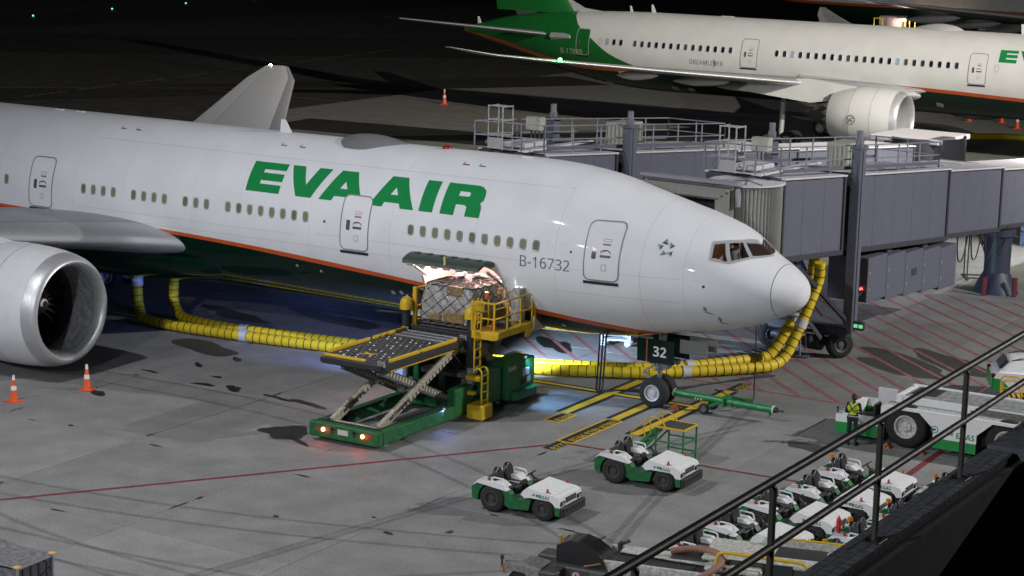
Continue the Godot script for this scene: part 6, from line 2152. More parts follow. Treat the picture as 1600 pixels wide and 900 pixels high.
	lettering("EGAS", 0.15, Vector3(-9.845, 1.52, 3.75) - l.position, Basis(Vector3(0, 0, -1), Vector3.UP, Vector3(1, 0, 0)), mt(0.5, 0.55, 0.5, 0.5), l)
	var inn := M.new()
	inn.box(Vector3(-11.9, 1.35, 4.9), Vector3(1.9, 0.2, 0.5), 0.04).box(Vector3(-12.2, 0.95, 4.6), Vector3(0.3, 0.9, 0.3), 0.04).box(Vector3(-11.2, 0.95, 4.8), Vector3(0.2, 0.9, 0.2), 0.04)
	inn.cyl(Vector3(-12.4, 0.9, 3.0), Vector3(-12.4, 2.4, 4.6), 0.1).cyl(Vector3(-11.4, 0.9, 3.0), Vector3(-11.4, 2.4, 4.6), 0.1)
	putw("hydraulics", inn, stl, l)
	var rub := mt(0.018, 0.018, 0.019, 0.85, 0.0, 1, 1.5)
	for e in [[-13.15, 3.0], [-10.65, 3.0], [-13.0, 9.3], [-10.8, 9.3]]:
		var w = add_wheel(l, Vector3(e[0], 0.3, e[1]) - l.position, 0.3, 0.2, rub, dgr)
		w.rotation.y = PI * 0.5
	# work lamps: on the stowed side towards the nose, under the deck, and on the cage
	var ws := [[Vector3(-13.2, 1.9, 1.6), Vector3(0.16, -0.26, -1.0), 27.0, 420.0, Color(0.78, 0.88, 1.0)], [Vector3(-9.78, 1.78, 2.9), Vector3(0.7, -0.9, -0.9), 60.0, 9.0, Color(0.6, 0.78, 1.0)], [Vector3(-10.5, 0.62, 7.2), Vector3(0.5, -0.5, 0.8), 62.0, 1.3, Color(0.55, 0.62, 1.0)], [Vector3(-13.75, 1.5, 2.4), Vector3(-1.0, -0.1, -0.42), 34.0, 130.0, Color(0.45, 0.58, 1.0)]]
	for e in ws:
		var d: Vector3 = (e[1] as Vector3).normalized()
		var wl := putw("work_lamp", M.new().lathe(e[0] - d * 0.06, d, [Vector2(0.0, 0.0), Vector2(0.0, 0.045), Vector2(0.05, 0.05), Vector2(0.055, 0.0)], 12, 30.0), glow(e[4].r, e[4].g, e[4].b, 0.4), l)
		var s := SpotLight3D.new()
		s.name = "work_light"
		wl.add_child(s, true)
		s.position = e[0] + d * 0.04
		s.basis = Basis.looking_at(d)
		s.light_color = e[4]
		s.light_energy = e[3]
		s.spot_angle = e[2]
		s.spot_angle_attenuation = 0.8
		s.spot_range = 60.0
		s.light_size = 0.08
		s.shadow_enabled = true
	var hl := putw("cage_lamp", M.new().box(Vector3(-10.1, 4.3, 2.95), Vector3(0.3, 0.1, 0.14), 0.02), glow(0.9, 0.95, 1.0, 12.0), l)
	var o2 := OmniLight3D.new()
	o2.name = "cage_light"
	hl.add_child(o2, true)
	o2.position = Vector3(-10.1, 4.2, 3.3)
	o2.light_color = Color(0.85, 0.93, 1.0)
	o2.light_energy = 0.9
	o2.light_size = 0.1
	o2.shadow_enabled = true

func cargo_pallet():
	var p := thing("cargo_pallet", "netted cargo pallet wrapped in clear plastic going in at the cargo door", "cargo pallet", Vector3(-12.03, 2.96, 3.3))
	var n3 := FastNoiseLite.new()
	n3.seed = 5
	n3.frequency = 1.3
	n3.fractal_octaves = 4
	var nf := FastNoiseLite.new()
	nf.seed = 9
	nf.frequency = 4.5
	nf.fractal_octaves = 3
	var shape := func(u: float, y: float, k: float) -> Vector3:
		# u round the load, evenly along its rounded-square outline, leaning in towards its top
		var w := 1.16 * (1.0 - 0.10 * pow(y, 3.0))
		var d := 1.52 * (1.0 - 0.10 * pow(y, 3.0))
		var t := fposmod(u / TAU, 1.0) * 4.0 * (w + d)
		var q := Vector3(w, 0.14 + y * 1.3, 0)
		var runs := [[Vector2(w, -d), Vector2(w, d), 2 * d], [Vector2(w, d), Vector2(-w, d), 2 * w], [Vector2(-w, d), Vector2(-w, -d), 2 * d], [Vector2(-w, -d), Vector2(w, -d), 2 * w]]
		for e in runs:
			if t <= e[2] + 1e-5:
				var f := e[0].lerp(e[1], t / e[2]) as Vector2
				q.x = f.x
				q.z = f.y
				break
			t -= e[2]
		var cr := 0.22
		var k2 := Vector2(absf(q.x) - (w - cr), absf(q.z) - (d - cr))
		if k2.x > 0.0 and k2.y > 0.0:
			k2 = k2.normalized() * cr
			q.x = signf(q.x) * (w - cr + k2.x)
			q.z = signf(q.z) * (d - cr + k2.y)
		var o := Vector3(q.x, 0, q.z).normalized()
		return q + o * (n3.get_noise_3d(q.x * 1.5, q.y * 1.5, q.z * 1.5) * 0.07 + nf.get_noise_3d(q.x, q.y, q.z) * 0.05 + k)
	var rows := []
	for i in 26:
		var row := []
		for j in 120:
			row.append(shape.call(TAU * j / 120, i / 25.0, 0.0))
		rows.append(row)
	var top := []
	for i in 10:
		var row := []
		var f := 1.0 - (i + 1) / 10.0
		for j in 120:
			var q: Vector3 = rows[25][j]
			row.append(Vector3(q.x * f, q.y + 0.1 * (1.0 - f) + nf.get_noise_3d(q.x * f, 3, q.z * f) * 0.05, q.z * f))
		top.append(row)
	rows.append_array(top)
	var film := mt(0.46, 0.45, 0.43, 0.4, 0.0, 2, 1.6)
	film.clearcoat_enabled = true
	film.clearcoat = 0.4
	film.clearcoat_roughness = 0.15
	put("wrapped_load", M.new().grid(rows, true), film, p)
	# brown cartons that show through near the top
	var ct := mt(0.36, 0.24, 0.11, 0.45, 0.0, 2, 1.0)
	for e in [[0.3, 1.28, 0.2, 0.7, 0.36, 2.5], [0.78, 1.12, 0.2, 0.66, 0.34, 1.5], [-0.5, 1.3, -0.3, 0.6, 0.3, 1.9], [0.35, 0.36, 1.2, 0.9, 0.4, 0.76], [0.8, 0.34, 0.0, 0.78, 0.36, 1.3], [-0.45, 0.3, 1.22, 0.5, 0.26, 0.72]]:
		put("carton", M.new().box(Vector3(e[0], e[1], e[2]), Vector3(e[3], e[4], e[5]), 0.04), ct, p)
	var net := M.new()
	for d in [1.0, -1.0]:
		for k in 20:
			var pts := []
			for i in 9:
				var y := i / 8.0
				pts.append(shape.call(TAU * k / 20 + d * y * 0.9, y, 0.018))
			for i in 5:
				var f := 1.0 - (i + 1) / 6.0
				var q: Vector3 = pts[8]
				pts.append(Vector3(q.x * f, q.y + 0.12 * (1.0 - f) + 0.02, q.z * f).rotated(Vector3.UP, -d * 0.1 * (i + 1)))
			net.tube(pts, 0.011, 4, false)
	for y in [0.02, 0.99]:
		var pts := []
		for j in 41:
			pts.append(shape.call(TAU * j / 40, y, 0.02))
		net.tube(pts, 0.016, 5, false)
	put("cargo_net", net, mt(0.03, 0.03, 0.032, 0.8), p)
	var pal := M.new()
	pal.box(Vector3(0, 0.055, 0), Vector3(2.44, 0.05, 3.1), 0.01)
	put("pallet_sheet", pal, mt(0.3, 0.3, 0.31, 0.35, 0.6, 2, 1.0), p)
	for k in 7:
		put("pallet_board", M.new().box(Vector3(-1.05 + 0.35 * k, 0.115, 0.0), Vector3(0.14, 0.06, 3.16), 0.01), mt(0.14, 0.06, 0.045, 0.7, 0.0, 2, 1.4), p)

# ---------------------------------------------------------------- yellow air hoses

func air_hose(label: String, pts: Array, sleeves: Array):
	var h := thing("air_hose", label, "air hose", pts[pts.size() / 2] * Vector3(1, 0, 1), 0.0, "yellow air hoses under the loaded airliner")
	var c := curve_pts(pts, 0.084)
	var rad := []
	for i in c.size():
		rad.append(0.205 + 0.012 * absf(sin(PI * i / 4.0)))
	putw("tube", M.new().tube(c, rad, 20), mt(0.78, 0.56, 0.012, 0.55, 0.0, 1, 1.2), h)
	var hoop = M.new().lathe(Vector3.ZERO, Vector3.RIGHT, [Vector2(-0.017, 0.205), Vector2(-0.012, 0.219), Vector2(0.012, 0.219), Vector2(0.017, 0.205)], 20, 70.0).mesh()
	var blk := mt(0.012, 0.011, 0.008, 0.7)
	var white := mt(0.6, 0.6, 0.6, 0.5, 0.0, 1, 1.0)
	var nh := 0
	for i in range(4, c.size() - 2, 4):
		if nh >= 290:
			break
		nh += 1
		var o := put("hoop", hoop, blk, h)
		o.transform = Transform3D(look_basis(c[i + 1] - c[i - 1]), c[i] - h.position)
	for s in sleeves:
		var best := 1
		for i in range(1, c.size() - 1):
			if c[i].distance_to(s) < c[best].distance_to(s):
				best = i
		var a: Vector3 = c[maxi(best - 2, 0)]
		var b: Vector3 = c[mini(best + 2, c.size() - 1)]
		putw("joint_sleeve", M.new().cyl(a, b, 0.245, 0.245, 20), white, h)

func hoses():
	air_hose("front yellow air hose hooped in black, running from the belly past the nose wheel", [Vector3(-30.6, 2.75, 0.1), Vector3(-30.55, 1.6, 0.12), Vector3(-30.4, 0.6, 0.2), Vector3(-29.6, 0.26, 0.75), Vector3(-27.4, 0.25, 1.0), Vector3(-24.0, 0.25, 0.75), Vector3(-20.8, 0.25, 0.35), Vector3(-16.3, 0.25, -0.25), Vector3(-12.5, 0.25, -1.15), Vector3(-10.5, 0.25, -2.1), Vector3(-8.3, 0.25, -3.25), Vector3(-6.9, 0.25, -4.55), Vector3(-5.6, 0.25, -6.05), Vector3(-4.75, 0.26, -7.2), Vector3(-4.4, 0.55, -7.9), Vector3(-4.15, 1.5, -8.5), Vector3(-3.9, 2.6, -9.0), Vector3(-3.75, 3.5, -9.4), Vector3(-3.7, 4.2, -9.3)], [Vector3(-24.3, 0.25, 0.8), Vector3(-12.3, 0.25, -1.2), Vector3(-7.0, 0.25, -4.5), Vector3(-4.1, 1.8, -8.6), Vector3(-30.55, 1.7, 0.1)])
	air_hose("rear yellow air hose hooped in black, lying behind its twin under the belly", [Vector3(-29.6, 2.6, -1.1), Vector3(-29.6, 1.5, -1.1), Vector3(-29.5, 0.6, -1.05), Vector3(-28.7, 0.26, -0.6), Vector3(-27.2, 0.25, -0.15), Vector3(-24.9, 0.25, -0.1), Vector3(-21.6, 0.25, -0.5), Vector3(-16.8, 0.25, -1.1), Vector3(-12.8, 0.25, -1.95), Vector3(-10.6, 0.25, -2.85), Vector3(-8.6, 0.25, -4.0), Vector3(-7.3, 0.25, -5.4), Vector3(-6.1, 0.25, -7.4), Vector3(-5.45, 0.3, -8.5), Vector3(-5.1, 0.9, -9.0), Vector3(-4.7, 2.0, -9.5), Vector3(-4.35, 3.2, -10.0), Vector3(-4.3, 4.2, -10.2)], [Vector3(-25.0, 0.25, -0.1), Vector3(-7.3, 0.25, -5.4), Vector3(-4.8, 1.9, -9.4)])
	var h3 := thing("far_air_hose", "yellow air hose on the ground under the twin-engined airliner's engine", "air hose", Vector3(-26, 0, -86.6))
	var c := curve_pts([Vector3(-30.5, 0.3, -84.6), Vector3(-28.2, 0.3, -85.3), Vector3(-24.8, 0.3, -87.6), Vector3(-22.0, 0.3, -90.0), Vector3(-19.0, 0.3, -90.5)], 0.1)
	var rad := []
	for i in c.size():
		rad.append(0.24 + 0.035 * absf(sin(PI * i / 4.0)))
	putw("tube", M.new().tube(c, rad, 14), mt(0.68, 0.5, 0.014, 0.5, 0.0, 1, 1.2), h3)
	# ground power cables that hang from the belly
	var cb := thing("power_cable", "black ground power cables hanging from the belly behind the nose wheel", "cable", Vector3(-8.6, 0, -0.6))
	for k in 3:
		var x := -8.75 + 0.13 * k
		putw("cable", M.new().tube(curve_pts([Vector3(x, 2.5, -0.75), Vector3(x - 0.03, 1.3, -0.7), Vector3(x - 0.02, 0.25, -0.6), Vector3(x + 0.1, 0.03, -0.45), Vector3(x + 0.5, 0.03, -0.9 - 0.1 * k), Vector3(x + 1.3 + 0.3 * k, 0.03, -1.7), Vector3(x + 2.6, 0.03, -3.2 - 0.3 * k), Vector3(x + 4.2, 0.03, -6.8)], 0.1), 0.035, 6), mt(0.012, 0.012, 0.013, 0.6), cb)
	putw("plug", M.new().box(Vector3(-8.6, 2.45, -0.75), Vector3(0.4, 0.22, 0.2), 0.04), mt(0.015, 0.015, 0.015, 0.5), cb)
	var c2 := thing("headset_cord", "thin black cord hanging from under the airliner's nose", "cord", Vector3(-2.6, 0, -0.7))
	putw("cord", M.new().tube(curve_pts([Vector3(-2.2, 3.4, -0.1), Vector3(-2.22, 2.2, -0.2), Vector3(-2.35, 1.2, -0.5), Vector3(-2.9, 0.3, -1.6), Vector3(-4.0, 0.03, -2.6), Vector3(-5.2, 0.02, -3.4)], 0.12), 0.022, 6), mt(0.012, 0.012, 0.013, 0.6), c2)

func lit_dolly():
	var d := thing("ground_dolly", "small pale wheeled equipment dolly, brightly lit, beyond the yellow hoses", "dolly", Vector3(-11.9, 0, -8.0), 0.35)
	var pale := mt(0.55, 0.6, 0.62, 0.45, 0.2, 1, 1.0)
	var f := M.new()
	f.box(Vector3(0, 0.28, 0), Vector3(1.3, 0.08, 0.8), 0.02)
	for e in [[-0.6, -0.35], [0.6, -0.35], [-0.6, 0.35], [0.6, 0.35]]:
		f.box(Vector3(e[0], 0.62, e[1]), Vector3(0.06, 0.7, 0.06), 0.01)
	for y in [0.6, 0.95]:
		for z in [-0.35, 0.35]:
			f.box(Vector3(0, y, z), Vector3(1.2, 0.05, 0.05), 0.01)
	bar(f, Vector3(-0.6, 0.3, 0.36), Vector3(0.0, 0.95, 0.36), 0.04, 0.05)
	bar(f, Vector3(0.6, 0.3, 0.36), Vector3(0.1, 0.95, 0.36), 0.04, 0.05)
	put("frame", f, pale, d)
	put("tank", M.new().cyl(Vector3(-0.45, 0.55, 0), Vector3(0.3, 0.55, 0), 0.2).box(Vector3(0.42, 0.5, 0.05), Vector3(0.25, 0.3, 0.4), 0.04), mt(0.4, 0.45, 0.5, 0.3, 0.3), d)
	for e in [[-0.5, -0.4], [0.5, -0.4], [-0.5, 0.4], [0.5, 0.4]]:
		add_wheel(d, Vector3(e[0], 0.14, e[1]), 0.14, 0.07, mt(0.3, 0.32, 0.33, 0.6), pale)

# ---------------------------------------------------------------- baggage tugs

func tug_shape(label: String) -> Node3D:
	# x forward from the rear axle
	var t := thing("baggage_tug", label, "baggage tug", Vector3.ZERO, 0.0, "green and white baggage tugs")
	var white := mt(0.76, 0.76, 0.77, 0.35, 0.0, 1, 0.8)
	var grn := mt(0.014, 0.17, 0.045, 0.45, 0.0, 2, 0.9)
	var blk := mt(0.016, 0.016, 0.017, 0.5, 0.0, 1, 1.0)
	var seatm := mt(0.012, 0.012, 0.014, 0.38)
	var arch := func(cx: float, cy: float, r: float, a0: float, a1: float) -> Array:
		var q := []
		for k in 10:
			var a := deg_to_rad(lerpf(a0, a1, k / 9.0))
			q.append([cx + cos(a) * r, cy + sin(a) * r])
		return q
	var side := [[-0.66, 0.36], [-0.68, 0.72], [-0.46, 0.93], [0.3, 0.925], [0.56, 0.74], [0.66, 0.62], [1.0, 0.56], [1.34, 0.6], [1.26, 0.27], [0.62, 0.22]]
	side.append_array(arch.call(0.0, 0.42, 0.465, -14.0, 194.0))
	for z in [[0.46, 0.26], [-0.72, 0.26]]:
		put("side_panel", M.new().prism(pv(side), z[1], z[0]), grn, t)
	put("chassis", M.new().box(Vector3(0.8, 0.38, 0), Vector3(2.9, 0.2, 0.88), 0.03).box(Vector3(0.9, 0.5, 0), Vector3(0.9, 0.1, 1.3), 0.02), blk, t)
	# white rear wings and the deck between them
	var rear := [[-0.67, 0.735], [-0.46, 0.95], [0.28, 0.94], [0.56, 0.76], [0.52, 0.735], [-0.5, 0.85]]
	for z in [0.3, -0.735]:
		put("rear_wing", M.new().prism(pv(rear), 0.435, z), white, t)
	put("rear_deck", M.new().prism(pv([[-0.7, 0.5], [-0.7, 0.74], [-0.45, 0.93], [-0.2, 0.93], [-0.2, 0.5]]), 0.598, -0.299), grn, t)
	# bonnet
	var hood := [[0.98, 0.72], [1.06, 0.84], [1.2, 0.96], [2.1, 0.84], [2.26, 0.79], [2.3, 0.7], [2.3, 0.5], [2.14, 0.5], [2.06, 0.6], [1.95, 0.66], [1.3, 0.66], [1.12, 0.62]]
	put("bonnet", M.new().prism(pv(hood), 1.4, -0.7), white, t)
	put("bonnet_lid", M.new().prism(pv([[1.3, 0.94], [1.32, 0.97], [2.1, 0.865], [2.1, 0.835]]), 1.16, -0.58), white, t)
	for z in [-0.3, 0.3]:
		var ridge := M.new()
		bar(ridge, Vector3(1.38, 0.964, z), Vector3(2.04, 0.876, z), 0.03, 0.016)
		put("bonnet_ridge", ridge, white, t)
	put("grille", M.new().box(Vector3(2.3, 0.66, 0), Vector3(0.03, 0.17, 0.66), 0.01), blk, t)
	for k in 4:
		put("grille_slat", M.new().box(Vector3(2.317, 0.6 + 0.04 * k, 0), Vector3(0.012, 0.015, 0.62)), mt(0.12, 0.12, 0.12, 0.4), t)
	for z in [-0.53, 0.53]:
		var hl := put("headlight", M.new().box(Vector3(2.26, 0.61, z), Vector3(0.14, 0.14, 0.28), 0.02), blk, t)
		put("lens", M.new().cyl(Vector3(2.33, 0.61, z), Vector3(2.338, 0.61, z), 0.05), mt(0.5, 0.5, 0.48, 0.1, 0.3), hl)
		put("front_corner", M.new().prism(pv([[2.1, 0.495], [2.31, 0.495], [2.31, 0.24], [2.16, 0.24]]), 0.2, 0.5 if z > 0 else -0.7), grn, t)
	var bp := M.new()
	bp.box(Vector3(2.38, 0.38, 0), Vector3(0.14, 0.3, 1.42), 0.03)
	put("bumper", bp, blk, t)
	for k in 6:
		put("bumper_hole", M.new().cyl(Vector3(2.445, 0.42, -0.5 + 0.2 * k), Vector3(2.456, 0.42, -0.5 + 0.2 * k), 0.045, 0.045, 10), mt(0.003, 0.003, 0.003, 0.8), t)
	put("floor_plate", M.new().box(Vector3(0.95, 0.565, 0), Vector3(0.7, 0.02, 1.4), 0.005), mt(0.2, 0.2, 0.19, 0.5, 0.3, 2, 1.5), t)
	put("seat_base", M.new().box(Vector3(0.3, 0.64, 0), Vector3(0.7, 0.3, 0.58), 0.03), blk, t)
	for z in [-0.31, 0.31]:
		var s := put("seat", M.new().at(Vector3(0.32, 0.76, z)).box(Vector3.ZERO, Vector3(0.5, 0.13, 0.5), 0.05), seatm, t)
		var bk = M.new().at(Vector3(0.0, 1.0, z), Basis(Vector3(0, 0, 1), 0.2))
		var rows := []
		for i in 9:
			var f := i / 8.0
			var row := []
			var w := 0.26 * sqrt(maxf(1.0 - pow(maxf(f - 0.45, 0.0) / 0.56, 2.6), 0.02)) * lerpf(0.88, 1.0, minf(f * 3.0, 1.0))
			for j in 14:
				var a := TAU * j / 14
				row.append(Vector3(signf(cos(a)) * pow(absf(cos(a)), 0.6) * 0.07, -0.26 + 0.56 * f, signf(sin(a)) * pow(absf(sin(a)), 0.5) * w))
			rows.append(row)
		bk.grid(rows, true)
		var br := put("backrest", bk, seatm, t)
		var pts := []
		for i in 11:
			var a := lerpf(-0.25, PI + 0.25, i / 10.0)
			pts.append(Vector3(0.03, 0.04 + sin(a) * 0.24, cos(a) * 0.235))
		put("piping", M.new().at(Vector3(0.0, 1.0, z), Basis(Vector3(0, 0, 1), 0.2)).tube(pts, 0.011, 5), mt(0.35, 0.35, 0.36, 0.4), br)
		put("arm_rail", M.new().tube(bend_pts([Vector3(-0.02, 0.94, z * 2.1), Vector3(0.0, 1.08, z * 2.1), Vector3(0.42, 1.06, z * 2.1), Vector3(0.5, 0.78, z * 2.1)], 0.07), 0.022, 6), white, t)
	put("dashboard", M.new().box(Vector3(1.08, 0.78, -0.2), Vector3(0.2, 0.22, 0.8), 0.04).box(Vector3(0.96, 0.84, -0.3), Vector3(0.16, 0.26, 0.2), 0.04), blk, t)
	var sw := M.new()
	sw.cyl(Vector3(1.05, 0.8, -0.3), Vector3(0.8, 1.08, -0.3), 0.035)
	put("steering_column", sw, blk, t)
	var ring := []
	var bs := look_basis(Vector3(-0.6, 0.8, 0))
	for i in 21:
		ring.append(Vector3(0.79, 1.1, -0.3) + bs * Vector3(0, cos(TAU * i / 20), sin(TAU * i / 20)) * 0.17)
	put("steering_wheel", M.new().tube(ring, 0.018, 6, false).cyl(ring[0], ring[10], 0.014, 0.014, 6).cyl(ring[5], ring[15], 0.014, 0.014, 6), blk, t)
	for e in [[1.85, 0.98, 0.63], [1.85, 0.98, -0.63]]:
		put("marker_lamp", M.new().cyl(Vector3(e[0], 0.9, e[2]), Vector3(e[0], 1.0, e[2]), 0.035, 0.03, 8).cyl(Vector3(e[0], 0.9, e[2]), Vector3(e[0], 0.92, e[2]), 0.05, 0.05, 8), mt(0.4, 0.07, 0.03, 0.3), t)
	put("tail_marker", M.new().cyl(Vector3(-0.15, 0.94, 0.6), Vector3(-0.15, 1.03, 0.6), 0.05, 0.045, 8), mt(0.4, 0.05, 0.03, 0.3), t)
	put("tow_hitch", M.new().box(Vector3(-0.74, 0.32, 0), Vector3(0.2, 0.2, 0.2), 0.03).cyl(Vector3(-0.8, 0.2, 0), Vector3(-0.8, 0.46, 0), 0.03), blk, t)
	var tm := mt(0.02, 0.16, 0.06, 0.5)
	lettering("EGAS", 0.1, Vector3(1.78, 0.74, 0.703), Basis.IDENTITY, tm, t)
	put("emblem", M.new().cyl(Vector3(1.42, 0.77, 0.7), Vector3(1.42, 0.77, 0.704), 0.04, 0.04, 12).box(Vector3(1.54, 0.765, 0.702), Vector3(0.09, 0.08, 0.004)).box(Vector3(1.63, 0.765, 0.702), Vector3(0.07, 0.08, 0.004)), mt(0.1, 0.2, 0.14, 0.5), t)
	lettering("EGAS", 0.1, Vector3(1.78, 0.74, -0.703), Basis(Vector3.UP, PI), tm, t)
	var rub := mt(0.03, 0.029, 0.028, 0.85, 0.0, 2, 1.5)
	var hub := mt(0.06, 0.058, 0.056, 0.6, 0.0, 2, 1.5)
	for z in [0.585, -0.585]:
		add_wheel(t, Vector3(0, 0.42, z), 0.42, 0.26, rub, hub)
		add_wheel(t, Vector3(1.72, 0.36, z * 0.98), 0.36, 0.22, rub, hub)
	return t

func beacon_on(t: Node3D):
	put("amber_beacon", M.new().cyl(Vector3(-0.25, 0.85, -0.02), Vector3(-0.25, 1.18, -0.02), 0.02, 0.02, 6).cyl(Vector3(-0.25, 1.18, -0.02), Vector3(-0.25, 1.31, -0.02), 0.08, 0.075, 12), mt(0.6, 0.2, 0.02, 0.3), t)

func tugs():
	var g := "green and white baggage tugs"
	var t0 := tug_shape("green and white baggage tug alone in the open, empty black seats in view")
	t0.position = Vector3(-4.06, 0, 13.84)
	t0.rotation.y = 0.035
	t0.set_meta("label", "green and white baggage tug alone in the open, empty black seats in view")
	again(t0, "baggage_tug", Vector3(-2.5, 0, 9.05), 0.03, "baggage tug standing right in front of the green access stand", g)
	var row := [[3.4, 16.1, "baggage tug at the near end of the parked row, beside the belt loader", false], [3.45, 13.85, "second baggage tug of the parked row, counted from the belt loader", false], [3.55, 11.35, "middle baggage tug of the five in the parked row", true], [3.93, 9.1, "fourth baggage tug of the parked row, next to the one at its far end", false], [3.9, 6.85, "baggage tug at the far end of the parked row, amber beacon behind its seats", true]]
	for e in row:
		var c := again(t0, "baggage_tug", Vector3(e[0], 0, e[1]), rng.randf_range(-0.03, 0.03), e[2], g)
		if e[3]:
			beacon_on(c)
	var row2 := [[7.05, 15.0, "half-hidden tug behind the white flat truck, amber beacon by its seat"], [6.85, 12.7, "half-hidden tug with a fire extinguisher behind the roof parapet"], [7.1, 10.4, "half-hidden tug behind the parapet, in line with the middle parked tug"], [7.3, 7.0, "half-hidden tug at the parapet beside the pushback tractor's shadow"]]
	for e in row2:
		var c := again(t0, "baggage_tug", Vector3(e[0], 0, e[1]), 0.0, e[2], g)
		beacon_on(c)
		if e[1] == 12.7:
			put("fire_extinguisher", M.new().lathe(Vector3(-0.4, 0.98, 0.45), Vector3.UP, [Vector2(0, 0.0), Vector2(0, 0.07), Vector2(0.36, 0.07), Vector2(0.43, 0.03), Vector2(0.5, 0.0)], 12, 40.0), mt(0.45, 0.02, 0.02, 0.35), c)

func access_stand():
	var s := thing("access_stand", "green access stand with yellow handrails and a grating top, behind a baggage tug", "access stand", Vector3(-2.05, 0, 6.25))
	var grn := mt(0.012, 0.18, 0.05, 0.45, 0.0, 1, 0.8)
	var yel := mt(0.62, 0.40, 0.015, 0.45)
	var f := M.new()
	for e in [[-0.5, -0.48], [0.5, -0.48], [-0.5, 0.48], [0.5, 0.48]]:
		f.box(Vector3(e[0], 0.6, e[1]), Vector3(0.055, 1.2, 0.055), 0.008)
	for y in [0.3, 0.72]:
		for z in [-0.48, 0.48]:
			f.box(Vector3(0, y, z), Vector3(1.0, 0.045, 0.045), 0.006)
		f.box(Vector3(0.5, y, 0), Vector3(0.045, 0.045, 0.96), 0.006)
	put("frame", f, grn, s)
	var e1 := M.new()
	e1.box(Vector3(0, 1.2, 0.5), Vector3(1.08, 0.07, 0.05), 0.01).box(Vector3(0, 1.2, -0.5), Vector3(1.08, 0.07, 0.05), 0.01).box(Vector3(0.52, 1.2, 0), Vector3(0.05, 0.07, 0.96), 0.01).box(Vector3(-0.52, 1.2, 0), Vector3(0.05, 0.07, 0.96), 0.01)
	put("top_edge", e1, yel, s)
	for k in 7:
		put("grating_bar", M.new().box(Vector3(-0.42 + 0.14 * k, 1.2, 0), Vector3(0.09, 0.04, 0.94), 0.006), mt(0.06, 0.06, 0.06, 0.5, 0.2), s)
	for z in [-0.4, 0.4]:
		var st := M.new()
		bar(st, Vector3(-0.5, 1.16, z), Vector3(-1.5, 0.06, z), 0.05, 0.12, 0.01)
		bar(st, Vector3(-0.5, 0.9, z), Vector3(-1.2, 0.1, z), 0.04, 0.06, 0.01)
		put("stringer", st, grn, s)
	for k in 5:
		var q := Vector3(-0.66, 0.98, 0).lerp(Vector3(-1.42, 0.16, 0), k / 4.0)
		put("step", M.new().box(q, Vector3(0.2, 0.035, 0.78), 0.006), mt(0.1, 0.16, 0.1, 0.5, 0.2), s)
	for z in [-0.44, 0.44]:
		put("handrail", M.new().tube(bend_pts([Vector3(-0.2, 1.22, z), Vector3(-0.3, 1.42, z), Vector3(-0.72, 1.5, z), Vector3(-1.45, 0.85, z), Vector3(-1.3, 0.25, z)], 0.1), 0.022, 6).cyl(Vector3(-0.75, 1.47, z), Vector3(-0.72, 0.9, z), 0.018, 0.018, 6), yel, s)

